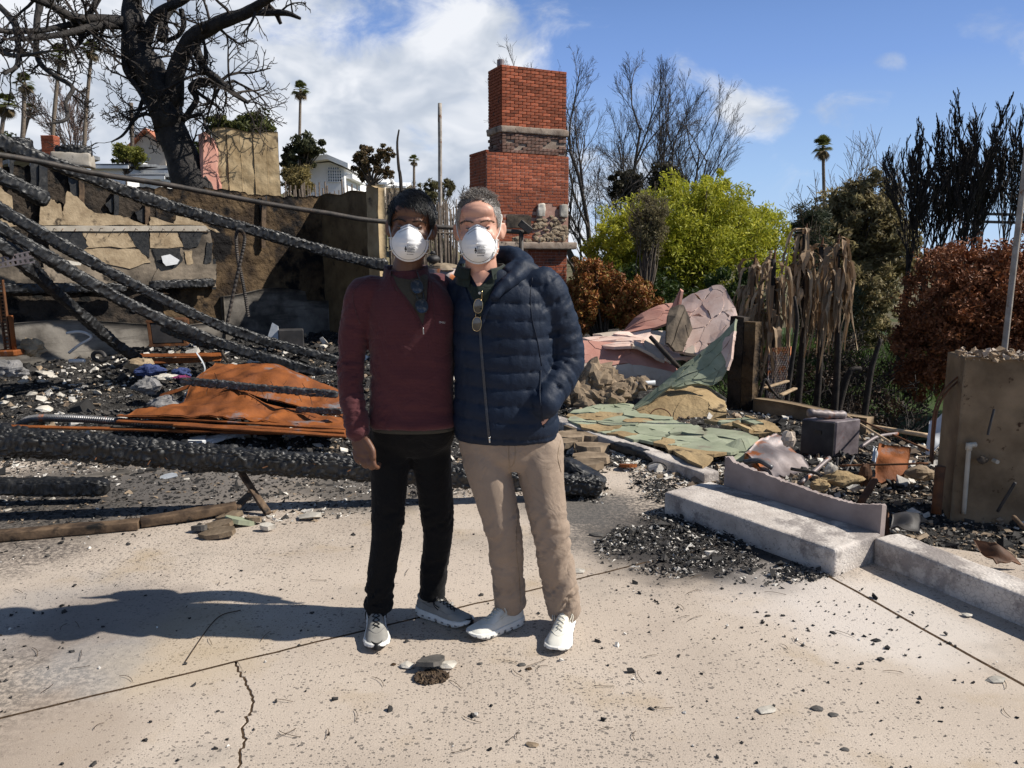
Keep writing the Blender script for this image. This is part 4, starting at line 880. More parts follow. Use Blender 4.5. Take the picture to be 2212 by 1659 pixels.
# upright burnt shrubs at the right
for k, (u, v, wd) in enumerate(((1958, 298, .9), (1994, 284, 1.0), (2030, 300, .8), (2070, 259, 1.1), (2108, 256, 1.2), (2163, 262, 1.2), (2222, 200, 1.3))):
    b_ = base_at(u, 19 + (k % 3), -1.75); H = at(u, v, b_[1])[2] - b_[2]; rng = np.random.default_rng(40 + k)
    t = empty('burnt_cypress', b_, ['short burnt upright shrub, leftmost of the black row', 'burnt upright shrub, second from the left in the black row', 'lowest burnt shrub, third from the left in the black row', 'burnt upright shrub in the middle of the black row', 'dense burnt shrub, third from the right in the black row', 'spreading burnt shrub left of the leaning metal pole', 'tallest burnt upright shrub cut by the right edge of the photo'][k], 'shrub', 'burnt upright shrubs in a row'); out = []
    out.append((np.array([b_, b_ + np.array([.02, 0, H * .28]), b_ + np.array([.03, 0, H * .55])]), .13, 9))
    for s_ in range(7):
        a = rng.uniform(0, 6.28); d = unit(np.array([math.cos(a) * .085 * wd, math.sin(a) * .085 * wd, 1])); z_ = rng.uniform(.32, .5) * H
        grow(rng, b_ + np.array([0, 0, z_]), d, H * rng.uniform(.34, .46), .02, 3, out, (0, 5, 6, 7), .19, .48, .07, .09, 6, .5)
    tr = MB(); cr = MB(); seg_mesh(tr, [x for x in out if x[2] > 2], .01); seg_mesh(cr, [x for x in out if x[2] <= 2], .0085); tr.build('trunk', 'bark_burnt', t, True); cr.build('crown', 'bark_burnt', t)

# leafy trees and shrubs
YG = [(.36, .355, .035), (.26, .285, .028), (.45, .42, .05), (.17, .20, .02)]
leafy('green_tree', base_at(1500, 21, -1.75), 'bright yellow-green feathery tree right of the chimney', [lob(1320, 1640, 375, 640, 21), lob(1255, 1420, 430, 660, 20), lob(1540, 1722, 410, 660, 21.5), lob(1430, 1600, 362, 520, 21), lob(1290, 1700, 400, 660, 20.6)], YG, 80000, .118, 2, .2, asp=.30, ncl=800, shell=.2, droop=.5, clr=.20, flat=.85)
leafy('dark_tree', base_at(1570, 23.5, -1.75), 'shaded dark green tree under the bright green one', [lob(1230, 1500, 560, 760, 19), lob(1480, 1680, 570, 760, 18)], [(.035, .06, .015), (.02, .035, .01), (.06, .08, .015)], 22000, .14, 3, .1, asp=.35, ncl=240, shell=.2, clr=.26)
leafy('grey_bush', base_at(1400, 18, -1.75), 'grey-brown wispy bush in front of the bright green tree', [lob(1355, 1445, 420, 560, 18.2)], [(.16, .13, .07), (.12, .10, .06), (.20, .18, .08)], 9000, .09, 4, .05, asp=.25, ncl=120, shell=.25, clr=.30, cat='shrub', twigs=20)
leafy('scorched_shrub', base_at(1310, 14.5, -1.2), 'rust-brown scorched shrub to the right of the navy jacket', [lob(1222, 1340, 545, 690, 14.5), lob(1290, 1430, 590, 720, 14), lob(1225, 1290, 590, 740, 14)], [(.27, .09, .025), (.17, .056, .016), (.36, .15, .04), (.20, .17, .04)], 30000, .08, 5, .08, asp=.4, ncl=320, shell=.3, clr=.24, cat='shrub', mat='dry_leaf')
leafy('scorched_hedge', base_at(2150, 14, -1.75), 'large rust-brown scorched hedge at the right edge', [lob(1945, 2120, 505, 800, 14.5, 1.2), lob(2060, 2330, 495, 820, 13.5, 1.2), lob(1930, 2080, 640, 870, 13.6, 1.0), lob(2080, 2400, 640, 880, 12.8, 1.0), lob(2240, 2560, 480, 800, 14, 1.2), lob(1955, 2300, 510, 850, 13.4, .9)], [(.27, .095, .038), (.17, .06, .025), (.36, .14, .055), (.11, .05, .025)], 78000, .082, 6, .12, asp=.45, ncl=900, shell=.4, clr=.22, cat='hedge', mat='dry_leaf', bark='bark_burnt')
leafy('singed_tree', base_at(1850, 25, -1.75), 'singed olive-brown tree between the green tree and the black shrubs', [lob(1770, 1960, 355, 560, 25), lob(1720, 1860, 420, 640, 24.5), lob(1850, 1990, 430, 660, 24), lob(1760, 1960, 560, 760, 23)], [(.25, .20, .10), (.17, .145, .075), (.32, .27, .14), (.13, .10, .065)], 34000, .205, 7, .2, asp=.34, ncl=480, shell=.2, clr=.22, twigs=60)
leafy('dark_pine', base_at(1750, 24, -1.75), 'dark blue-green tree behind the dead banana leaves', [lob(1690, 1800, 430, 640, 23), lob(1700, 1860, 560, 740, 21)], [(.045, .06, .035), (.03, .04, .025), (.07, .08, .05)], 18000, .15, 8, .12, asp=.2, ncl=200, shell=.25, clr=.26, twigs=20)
leafy('hill_olive', base_at(560, 40), 'olive green bush topping the tan wall panel', [lob(445, 520, 248, 300, 40), lob(505, 600, 240, 310, 41)], [(.09, .10, .03), (.05, .06, .02), (.13, .13, .04)], 7000, .22, 9, .1, ncl=100, shell=.25, clr=.30, cat='shrub')
leafy('hill_tree', base_at(662, 52), 'round dark green tree below the hillside palm', [lob(625, 706, 288, 340, 52), lob(605, 660, 318, 372, 52), lob(640, 690, 300, 360, 53), lob(600, 640, 330, 385, 53)], [(.055, .06, .03), (.035, .04, .02), (.09, .09, .045)], 7000, .28, 10, .15, ncl=100, shell=.25, clr=.30)
leafy('dry_bush', base_at(640, 32), 'dry yellow-brown bush left of the white hillside house', [lob(606, 680, 352, 430, 32)], [(.20, .15, .06), (.13, .11, .045), (.25, .19, .07)], 5000, .16, 11, .06, ncl=80, shell=.25, clr=.30, asp=.25, cat='shrub')
leafy('pepper_tree', base_at(800, 44), 'sparse red-tinged tree right of the white hillside house', [lob(760, 805, 305, 365, 44), lob(808, 852, 312, 352, 44), lob(762, 800, 350, 392, 44.5), lob(815, 850, 352, 392, 43.5), lob(785, 825, 330, 380, 44)], [(.11, .065, .035), (.07, .065, .03), (.15, .09, .05)], 6000, .2, 12, .12, ncl=100, shell=.25, clr=.30)
leafy('hill_shrub', base_at(280, 38), 'yellow-green shrub in front of the tile-roofed house', [lob(240, 312, 308, 362, 38)], [(.16, .16, .03), (.10, .11, .025), (.20, .19, .04)], 4000, .16, 13, .05, ncl=80, shell=.25, clr=.30, cat='shrub')
leafy('hill_shrub', base_at(425, 40), 'green-yellow shrub peeping between the burnt trunk and the tan panel', [lob(412, 446, 305, 370, 40)], [(.13, .14, .03), (.08, .09, .025)], 2200, .16, 14, .05, ncl=40, shell=.25, clr=.30, cat='shrub')
leafy('brush_tree', base_at(945, 28, .4), 'olive scrub tree behind the gap between the two heads', [lob(905, 950, 388, 420, 28), lob(940, 985, 384, 425, 28.4), lob(900, 960, 410, 440, 27.6)], [(.12, .10, .05), (.09, .085, .04), (.15, .13, .06)], 3500, .13, 15, .05, ncl=80, shell=.25, clr=.30, asp=.25)
leafy('dark_bush', base_at(1430, 30, -1.75), 'dark round bush at the foot of the bare trees', [lob(1395, 1480, 345, 420, 30), lob(1310, 1400, 365, 440, 31)], [(.035, .03, .02), (.05, .045, .025)], 6000, .16, 16, .08, ncl=100, shell=.25, clr=.30, cat='shrub')
leafy('dark_bush', base_at(20, 40), 'dark green bush at the far left below the palms', [lob(-60, 60, 290, 360, 38)], [(.04, .05, .02), (.07, .08, .03)], 4000, .18, 17, .08, ncl=80, shell=.25, clr=.30, cat='shrub')

# palms
def palm(u, vtop, Y, wpx, label, seed, vbase=None, group='fan palms on the hillside', bend=0, z=None):
    rng = np.random.default_rng(seed); b_ = base_at(u + bend, Y, z); top = at(u, vtop, Y); R_ = wpx / FPX * Y / 2; hub = top - np.array([0, 0, R_ * 1.0])
    t = empty('fan_palm', b_, label, 'palm', group); S = spline([b_, (b_ + hub) / 2 + np.array([rng.normal(0, .15), 0, 0]), hub], 14)
    MB().add(*tube(S, np.linspace(max(.13, R_ * .13), max(.09, R_ * .09), 14), 8)).build('trunk', 'palm_trunk', t, True); mb = MB(); sk = MB()
    for k in range(46):
        dead = k >= 34; a = rng.uniform(0, 6.283); el = rng.uniform(-.5, 1.35) if not dead else rng.uniform(-1.45, -.9)
        d = np.array([math.cos(a) * math.cos(el), math.sin(a) * math.cos(el), math.sin(el)]); e = unit(np.cross(d, [0, 0, 1.])); n_ = np.cross(e, d)
        L_ = R_ * rng.uniform(.75, 1.05); pet = hub + d * L_ * .42; tgt = sk if dead else mb
        col = mixcol(rng, 1, [(.085, .10, .025), (.13, .14, .04), (.05, .06, .02)])[0] if not dead else mixcol(rng, 1, [(.20, .15, .08), (.12, .09, .05)])[0]
        w_ = R_ * .012; tgt.add(np.array([hub - e * w_, hub + e * w_, pet + e * w_, pet - e * w_]), np.array([[0, 1, 2, 3]]), col)
        for q_ in np.linspace(-1.25, 1.25, 13):
            bd = unit(d * math.cos(q_) + e * math.sin(q_) + n_ * .12); s_ = e * math.cos(q_) - d * math.sin(q_); l = L_ * .62 * (1 - .12 * abs(q_)); tipd = np.array([0, 0, -l * .28])
            m_ = pet + bd * l * .55; tgt.add(np.array([pet, m_ + s_ * l * .075, pet + bd * l + tipd, m_ - s_ * l * .075]), np.array([[0, 1, 2, 3]]), col * rng.uniform(.7, 1.2))
    mb.build('crown', 'leaf', t); sk.build('skirt', 'dry_leaf', t)
palm(648, 168, 58, 46, 'slim fan palm standing alone above the round hillside tree', 1)
palm(894, 330, 62, 28, 'small distant fan palm left of the rusty post', 2, z=2.0)
palm(1780, 285, 46, 58, 'fan palm leaning over the singed tree at the right', 3, bend=-18, z=-1.75, group=None)
palm(127, 86, 44, 56, 'fan palm left of the palm pair behind the burnt branches', 4)
palm(196, 76, 46, 54, 'fan palm right of the palm pair behind the burnt branches', 5)
palm(50, 150, 40, 52, 'shorter fan palm left of the pair, behind burnt twigs', 6)
palm(8, 190, 42, 60, 'fan palm cut by the left edge of the photo', 7)
palm(64, 216, 47, 36, 'smallest fan palm at the left, below the others', 8)

# dead banana clump
DB = [(.40, .28, .17), (.26, .165, .095), (.50, .38, .25), (.15, .09, .05)]
for k, (u, v, Y, nl, lab) in enumerate(((1629, 552, 10.6, 24, 'dead banana plant nearest the pink stucco, its brown leaves hanging'), (1672, 540, 10.3, 26, 'dead banana plant second from the pink stucco, drooping brown leaves'), (1740, 486, 10.8, 32, 'tallest dead banana plant in the middle of the clump'), (1775, 515, 11.0, 24, 'dead banana plant tucked behind the tallest one'), (1810, 508, 10.5, 30, 'dead banana plant at the right of the clump, brown leaves hanging'))):
    rng = np.random.default_rng(60 + k); top = at(u, v, Y); b_ = np.array([top[0] - .1 + .05 * k, Y, -1.6 if k != 0 else -1.2]); t = empty('banana_plant', b_, lab, 'plant', 'dead banana plants')
    MB().add(*tube(spline([b_, (b_ + top) / 2 + [.06, 0, 0], top - [0, 0, .12]], 12), np.linspace(.06, .035, 12), 8)).build('stem', 'bark_burnt', t, True)
    MB().add(*tube([top - [0, 0, .2], top + [.02, 0, .02]], [.03, .008], 6)).build('spike', 'rust_dark', t)
    for l in range(int(nl * 1.7)):
        a = rng.uniform(0, 6.283); h0 = rng.uniform(.0, 1.0) ** .9 * 1.05; p0 = top - np.array([0, 0, h0]); out_ = np.array([math.cos(a), math.sin(a) * .8, 0]); L_ = rng.uniform(.45, .9); ro = rng.uniform(.08, .26)
        S = spline([p0, p0 + out_ * ro * .7 + [0, 0, -.02], p0 + out_ * ro + [0, 0, -L_ * .4], p0 + out_ * ro * rng.uniform(.7, 1.2) + [rng.normal(0, .04), 0, -L_]], 9)
        s_ = unit(np.cross(out_, [0, 0, 1])); w_ = np.array([.010, .03, .045, .05, .046, .038, .028, .016, .003]) * rng.uniform(.45, 1.15); fold = rng.uniform(.35, .9)
        tears = 1 - .5 * (rng.random(9) < .3); Lf = S - s_ * (w_ * tears)[:, None] + out_ * (w_ * fold)[:, None]; Rt = S + s_ * (w_ * (1 - .5 * (rng.random(9) < .3)))[:, None] + out_ * (w_ * fold)[:, None]
        Lf += rng.normal(0, .011, Lf.shape); Rt += rng.normal(0, .011, Rt.shape); S = S + rng.normal(0, .006, S.shape)
        V = np.vstack([Lf, S, Rt]); F = np.array([(i, i + 1, 9 + i + 1, 9 + i) for i in range(8)] + [(9 + i, 9 + i + 1, 18 + i + 1, 18 + i) for i in range(8)])
        MB().add(V, F, mixcol(rng, 1, DB)[0] * rng.uniform(.7, 1.2)).build('leaf', 'dry_leaf', t)

# burnt scrub on the lower yard
for k, (u, Y, h, w_) in enumerate(((1680, 12.5, 1.5, 1), (1735, 11.5, 1.3, 1), (1790, 12.8, 1.5, 1), (1850, 11.6, 1.2, 1), (1905, 12.6, 1.4, 1), (1950, 10.5, 1.0, 1), (2000, 9.8, .9, 1), (1880, 9.6, .95, 1), (1765, 15.5, 1.7, 1), (1830, 16.5, 1.8, 1), (1690, 17, 1.4, 1), (1960, 15, 1.8, 1))):
    rng = np.random.default_rng(300 + k); b_ = base_at(u, Y, -1.7); t = empty('burnt_scrub', b_, 'black burnt scrub bush, %s of the twelve on the lower yard counting from the left' % ['second', 'fourth', 'sixth', 'eighth', 'tenth', 'eleventh', 'rightmost', 'ninth', 'fifth', 'seventh', 'leftmost', 'twelfth'][k], 'shrub', 'burnt scrub on the lower yard'); out = []
    for s_ in range(7): grow(rng, b_, np.array([rng.normal(0, .55), rng.normal(0, .55), 1]), h * rng.uniform(.6, 1.0), .016, 2, out, (0, 5, 6), .5, .5, .03, .14, 5)
    mb = MB(); seg_mesh(mb, out, .0055); mb.build('twigs', 'bark_burnt', t)
    lf = MB(); p, kk, cc = clump_pts(rng, b_ + [0, 0, h * .42], (h * .55, h * .5, h * .42), 18, 1800, .3, .8, .3); leaves(lf, p, .07, mixcol(rng, len(p), [(.02, .016, .012), (.05, .032, .02), (.10, .06, .035)]), rng, .4); lf.build('dead_leaves', 'dry_leaf', t)
for k, (pts, r_) in enumerate((([(1862, 900, 10.5), (1878, 820, 10.5), (1890, 770, 10.5), (1903, 732, 10.5)], .05), ([(1688, 890, 9.6), (1708, 800, 9.6), (1722, 700, 9.6), (1716, 640, 9.6)], .035), ([(1800, 860, 11), (1830, 815, 11), (1860, 795, 11)], .06), ([(1640, 860, 8.6), (1652, 820, 8.6), (1665, 840, 8.6), (1690, 868, 8.6)], .022))):
    P = np.array([at(*p) for p in pts]); P[0][2] = min(P[0][2], -1.2) if k < 3 else P[0][2]; mb = MB().add(*tube(spline(P, 14), np.linspace(r_, r_ * .55, 14), 7))
    single('burnt_sapling', mb, 'bark_burnt', ['forked burnt stem standing in front of the green lawn', 'thin black burnt trunk in front of the banana clump', 'leaning burnt branch beside the lawn', 'bent black twig beside the chain-link panel'][k], 'sapling', smooth=True)
lx = np.linspace(2.5, 20, 40); ly = np.linspace(13, 34, 50); X, Y = np.meshgrid(lx, ly); i = np.arange(49)[:, None] * 40; j = np.arange(39)[None]
F = np.stack([i + j, i + j + 1, i + 41 + j, i + 40 + j], -1).reshape(-1, 4)
tag(MB().add(np.stack([X, Y, -1.58 + .08 * (vnoise(np.stack([X, Y, X * 0], -1)) - .5)], -1), F).build('lawn', 'lawn', smooth=True), kind='structure')
gr = MB(); rng = np.random.default_rng(9); n = 14000; p = np.c_[rng.uniform(5, 14, n), rng.uniform(16, 30, n), np.full(n, -1.55)]; d = np.c_[rng.normal(0, .4, n), rng.normal(0, .4, n), np.ones(n)]; w2 = np.c_[np.full(n, .02), np.zeros(n), np.zeros(n)]
V = np.stack([p - w2, p + w2, p + d * .16], 1); gr.add(V.reshape(-1, 3), np.arange(n * 3).reshape(n, 3), np.repeat(mixcol(rng, n, [(.05, .085, .018), (.08, .12, .025)]), 3, 0))
tag(gr.build('grass', 'leaf'), 'short green grass blades on the lower lawn', 'grass', kind='stuff')

# ------------------------------------------------------------------ far buildings
def quadbox(mb, a, b2, Y0, dep, z0, z1): mb.add(*box(((a + b2) / 2, Y0 + dep / 2, (z0 + z1) / 2), (abs(b2 - a), dep, z1 - z0)))
def xz(u, v, Y): p = at(u, v, Y); return p[0], p[2]
def gable(mb, x0, x1, Y0, dep, z0, zr, over=.4, th=.18, side=False):
    """ridge runs front to back (gable to the viewer) or across (side=True)"""
    if not side:
        xm = (x0 + x1) / 2
        for a, b2 in (((x0 - over, z0 - over * (zr - z0) / (xm - x0)), (xm, zr)), ((xm, zr), (x1 + over, z0 - over * (zr - z0) / (xm - x0)))):
            V = [(a[0], Y0 - over, a[1]), (b2[0], Y0 - over, b2[1]), (b2[0], Y0 + dep, b2[1]), (a[0], Y0 + dep, a[1])]; V = V + [(x, y, z + th) for x, y, z in V]; mb.add(np.array(V), BOXF)
    else:
        ym = Y0 + dep / 2
        for ya, yb in ((Y0 - over, ym), (Y0 + dep + over, ym)):
            V = [(x0 - over, ya, z0), (x1 + over, ya, z0), (x1 + over, yb, zr), (x0 - over, yb, zr)]; V = V + [(x, y, z + th) for x, y, z in V]; mb.add(np.array(V), BOXF)
def window(par, x0, x1, z0, z1, Y, nx, nz, name='window'):
    mb = MB(); mb.add(*box(((x0 + x1) / 2, Y - .03, (z0 + z1) / 2), (x1 - x0, .05, z1 - z0))); wd = mb.build(name, 'window_glass', par); fr = MB(); t_ = max(.05, (x1 - x0) * .03)
    for k in range(nx + 1): x = x0 + (x1 - x0) * k / nx; fr.add(*box((x, Y - .08, (z0 + z1) / 2), (t_, .06, z1 - z0 + t_)))
    for k in range(nz + 1): z = z0 + (z1 - z0) * k / nz; fr.add(*box(((x0 + x1) / 2, Y - .085, z), (x1 - x0 + t_, .06, t_)))
    fr.build('window_frame', 'white_paint', wd)
# white house on the hill
YH = 54; x0, zb = xz(662, 418, YH); x1, _ = xz(745, 418, YH); _, ze = xz(700, 362, YH); xr, zr = xz(712, 347, YH); xe, zre = xz(757, 366, YH); xl, zle = xz(640, 357, YH)
wh = empty('white_house', ((x0 + x1) / 2, YH, zb - 2), 'white modern hillside house with a gridded window and low white roof', 'house')
mb = MB(); V = [(x0, YH, zb - 3), (x1, YH, zb - 3), (x1, YH, zre + .1), (xr, YH, zr - .1), (x0, YH, zle + .05)]; V2 = [(x, y + 8, z) for x, y, z in V]; mb.add(np.array(V + V2), [(0, 1, 2, 3, 4), (9, 8, 7, 6, 5)] + [(k, 5 + k, 5 + (k + 1) % 5, (k + 1) % 5) for k in range(5)]); mb.build('wall', 'white_paint', wh)
mb = MB()
for a, b2 in (((xl - .1, zle), (xr, zr)), ((xr, zr), (xe, zre))):
    V = [(a[0], YH - .8, a[1]), (b2[0], YH - .8, b2[1]), (b2[0], YH + 8.5, b2[1]), (a[0], YH + 8.5, a[1])]; mb.add(np.array(V + [(x, y, z + .32) for x, y, z in V]), BOXF)
mb.build('roof', 'white_paint', wh)
wx0, wz0 = xz(709, 393, YH); wx1, wz1 = xz(738, 368, YH); window(wh, wx0, wx1, wz0, wz1, YH, 6, 4); wx0, wz0 = xz(709, 367, YH); wx1, wz1 = xz(733, 361, YH); window(wh, wx0, wx1, wz0, wz1, YH, 5, 1)
a0, az0 = xz(640, 385, YH); mb = MB(); quadbox(mb, a0, x0 - .02, YH + 1, 5, az0 - 3, zle - .02); mb.build('side_wing', 'grey_wall', wh)
a0, az0 = xz(742, 384, YH); a1, az1 = xz(758, 374, YH); mb = MB(); quadbox(mb, a0 - 1, a1, YH + .5, 5, az0, az1); mb.build('lower_roof', 'white_paint', wh)
mb = MB(); p = np.array([xz(663, 350, YH)[0], YH + 1, xz(663, 350, YH)[1]]); n_ = 12; a = np.linspace(0, 2 * math.pi, n_, endpoint=False); ring = np.c_[np.cos(a) * .35 + .1 * np.sin(a), np.full(n_, -.2) + .12 * np.sin(a), np.sin(a) * .45]; mb.add(np.vstack([p + ring, [p]]), [(k, (k + 1) % n_, n_) for k in range(n_)]); mb.add(*tube([p, p - [0, -.1, 1.2]], .05, 6)); mb.build('dish', 'grey_wall', wh)
for k, (u, v, d) in enumerate(((762, 390, 66), (805, 398, 68))):
    hx, hz = xz(u, v, d); hb = empty('white_house', (hx + 2, d, hz - 3), ['low white roofed house right of the white hillside house', 'low pale house roof behind the red-tinged tree'][k], 'house'); mb = MB(); quadbox(mb, hx - 1.5, hx + 2.5, d, 6, hz - 4, hz - .3); mb.build('wall', 'cream_wall', hb); mb = MB(); gable(mb, hx - 1.5, hx + 2.5, d, 6, hz - .35, hz + .25, side=True); mb.build('roof', 'white_paint', hb)
# tile-roofed house behind the burnt tree
YT = 50; th_ = empty('tile_house', (xz(300, 370, YT)[0], YT, xz(300, 370, YT)[1] - 2), 'cream house with red tile roof and white chimney behind the burnt tree', 'house')
x0, z0 = xz(290, 372, YT); x1, z1 = xz(356, 318, YT); mb = MB(); quadbox(mb, x0, x1, YT, 7, z0 - 3, z1); mb.add(np.array([(x0, YT, z1), (x1, YT, z1), ((x0 + x1) / 2, YT, z1 + .9), (x0, YT + 7, z1), (x1, YT + 7, z1), ((x0 + x1) / 2, YT + 7, z1 + .9)]), [(0, 1, 2), (5, 4, 3), (0, 3, 4, 1), (1, 4, 5, 2), (2, 5, 3, 0)]); mb.build('wall', 'cream_wall', th_)
mb = MB(); gable(mb, x0, x1, YT, 7, z1 + .02, z1 + .95, .35); mb.build('roof', 'roof_tile', th_)
xc, zc = xz(300, 276, YT + 2); mb = MB(); quadbox(mb, xc - .55, xc + .45, YT + 2, .9, z1 - .5, zc); mb.add(*box((xc - .05, YT + 2.45, zc - .35), (1.2, 1.1, .18))); mb.build('chimney', 'white_paint', th_)
wx0, wz0 = xz(305, 350, YT); wx1, wz1 = xz(318, 335, YT); window(th_, wx0, wx1, wz0, wz1, YT, 2, 2)
# grey-roofed white houses below it
for k, (ua, ub, vw, vr, d, lab) in enumerate(((196, 268, 362, 347, 38, 'white house with dark eaves below the tile-roofed house'), (272, 372, 372, 350, 40, 'grey-roofed white house left of the burnt trunk'), (300, 345, 385, 366, 36, 'small grey shed roof right above the rear wall'))):
    xa, za = xz(ua, vw, d); xb, zr_ = xz(ub, vr, d); hb = empty('grey_roof_house', ((xa + xb) / 2, d, za - 2), lab, 'house', 'hillside houses below the tile-roofed house'); mb = MB(); quadbox(mb, xa, xb, d, 5, za - 3, za); mb.build('wall', 'white_paint', hb); mb = MB(); gable(mb, xa, xb, d, 5, za + .01, zr_, .4, .12, side=True); mb.build('roof', 'roof_grey', hb)
    mb = MB(); mb.add(*box(((xa + xb) / 2, d - .45, za - .02), (xb - xa + .8, .05, .14))); mb.build('fascia', 'white_paint', hb)
    window(hb, xa + (xb - xa) * .3, xa + (xb - xa) * .45, za - .8, za - .3, d, 2, 2)
    if k == 0: mb = MB(); xv, zv = xz(244, 339, d); quadbox(mb, xv - .35, xv + .4, d + 2, .7, za, zv); mb.build('chimney', 'white_paint', hb)
# red-brick chimney of a neighbouring house at the left
xa, za = xz(92, 345, 30); xb, zb_ = xz(115, 292, 30); nb_ = empty('brick_chimney_stack', ((xa + xb) / 2, 30, za - 2), 'small neighbouring red brick chimney at the far left beside a grey roof', 'chimney'); mb = MB()
hh_ = (zb_ - za) / 16; rng = np.random.default_rng(2); MB().add(*box(((xa + xb) / 2, 30.2, (za + zb_) / 2 - 1), (xb - xa - .02, .38, zb_ - za + 2))).build('core', 'mortar', nb_)
for r_ in range(16):
    MB().add(*box(((xa + xb) / 2, 30.2, za + (r_ + .5) * hh_), (xb - xa, .42, hh_ * .8), bevel=.008)).build('brick_course', 'brick', nb_)
MB().add(np.array([(xa - 2.2, 30.6, za - .2), (xa + .1, 30.6, za + .45), (xa + .1, 34, za + .45), (xa - 2.2, 34, za - .2), (xa - 2.2, 30.6, za - .05), (xa + .1, 30.6, za + .6), (xa + .1, 34, za + .6), (xa - 2.2, 34, za - .05)]), BOXF).build('roof', 'roof_grey', nb_)

# poles, stake fences, pylon
def pole(name, u, v0, v1, Y, r_, mat, label, zb=None, cat='pole', top=None):
    a, b2 = at(u, v0, Y), at(u if top is None else top, v1, Y); a[2] = zb if zb is not None else a[2]; a[0] = at(u, v0, Y)[0]
    S = np.linspace(a, b2, 16); rng = np.random.default_rng(int(u)); mb = MB().add(*tube(S + np.c_[rng.normal(0, r_ * .04, (16, 2)), np.zeros(16)], np.full(16, r_) * (1 + rng.normal(0, .03, 16)), 10)); return single(name, mb, mat, label, cat, smooth=True)
pole('rusty_post', 950, 600, 223, 16.5, .042, 'rust_pole', 'tall rusty pale post standing between the two heads and the chimney', -.1)
pole('wooden_pole', 283, 350, 222, 42, .10, 'bark_grey', 'thin wooden utility pole right of the burnt tree branches', zterr(at(283, 350, 42)[0], 42))
pole('metal_pole', 2166, 765, -60, 6.4, .024, 'rust_pole', 'tall bare metal pole rising behind the tan wall block', -.2, top=2262)
def stake_fence(name, ua, ub, v0, v1, Y0, Y1, n, label, zb, mat, seed):
    rng = np.random.default_rng(seed); m_ = base_at((ua + ub) / 2, (Y0 + Y1) / 2, zb); t = empty(name, m_, label, 'fence')
    for k in range(n):
        f = k / (n - 1); Y_ = Y0 + (Y1 - Y0) * f; top = at(ua + (ub - ua) * f + rng.normal(0, 2), v0 + (v1 - v0) * f + rng.normal(0, 9), Y_); bt_ = np.array([top[0] + rng.normal(0, .03), Y_ + rng.normal(0, .02), zb]); mid = (top + bt_) / 2 + rng.normal(0, .015, 3)
        r_ = rng.uniform(.016, .03); MB().add(*tube(np.array([bt_, mid, top]), [r_, r_, r_ * .7], 6)).build('stake', mat, t, True)
    for z_ in (.35, .8):
        a, b2 = at(ua, v0, Y0), at(ub, v1, Y1); a[2] = zb + (a[2] - zb) * z_; b2[2] = zb + (b2[2] - zb) * z_; MB().add(*tube([a, b2], .02, 6)).build('rail', mat, t)
stake_fence('stake_fence', 828, 1018, 432, 452, 15.0, 16.2, 58, 'rough grey stake fence behind the two men', -.1, 'bark_grey', 4)
stake_fence('stake_fence', 606, 835, 402, 410, 17.5, 19.5, 44, 'weathered stake fence on the slope below the white house', 1.0, 'bark_grey', 5)
py = empty('lattice_tower', base_at(2080, 44, -1.75), 'small steel lattice tower seen through the black shrubs', 'tower'); mb = MB(); a, b2 = at(2072, 480, 44), at(2090, 425, 44)
for x_ in (a[0], b2[0]):
    for y_ in (44, 44.5): mb.add(*tube([(x_, y_, -1.75), (x_, y_, b2[2])], .03, 4))
mb.build('leg', 'burnt_steel', py); mb = MB()
for k in range(8):
    z_ = a[2] + (b2[2] - a[2]) * k / 8; z2_ = a[2] + (b2[2] - a[2]) * (k + 1) / 8; mb.add(*tube([(a[0], 44, z_), (b2[0], 44, z2_)], .02, 4)); mb.add(*tube([(b2[0], 44, z_), (a[0], 44, z2_)], .02, 4)); mb.add(*tube([(a[0], 44, z_), (b2[0], 44, z_)], .02, 4))
mb.build('brace', 'burnt_steel', py)
for k, (ua, ub, v) in enumerate(((2095, 2230, 465), (2090, 2230, 482))):
    a, b2 = at(ua, v - 4, 36), at(ub, v, 36); mb = MB().add(*box((a + b2) / 2, (np.linalg.norm(b2 - a), .15, .12), b2 - a, (0, 1, 0))); sb = empty('steel_gantry', ((a[0] + b2[0]) / 2, 36, -1.75), ['upper dark steel beam of the frame beyond the rust-brown hedge', 'lower dark steel beam of the frame beyond the rust-brown hedge'][k], 'gantry'); mb.build('crossbar', 'dark_steel', sb)
    for x_ in (a[0] + .3, b2[0] - .5): MB().add(*tube([(x_, 36, -1.75), (x_, 36, a[2])], .04, 6)).build('column', 'dark_steel', sb)
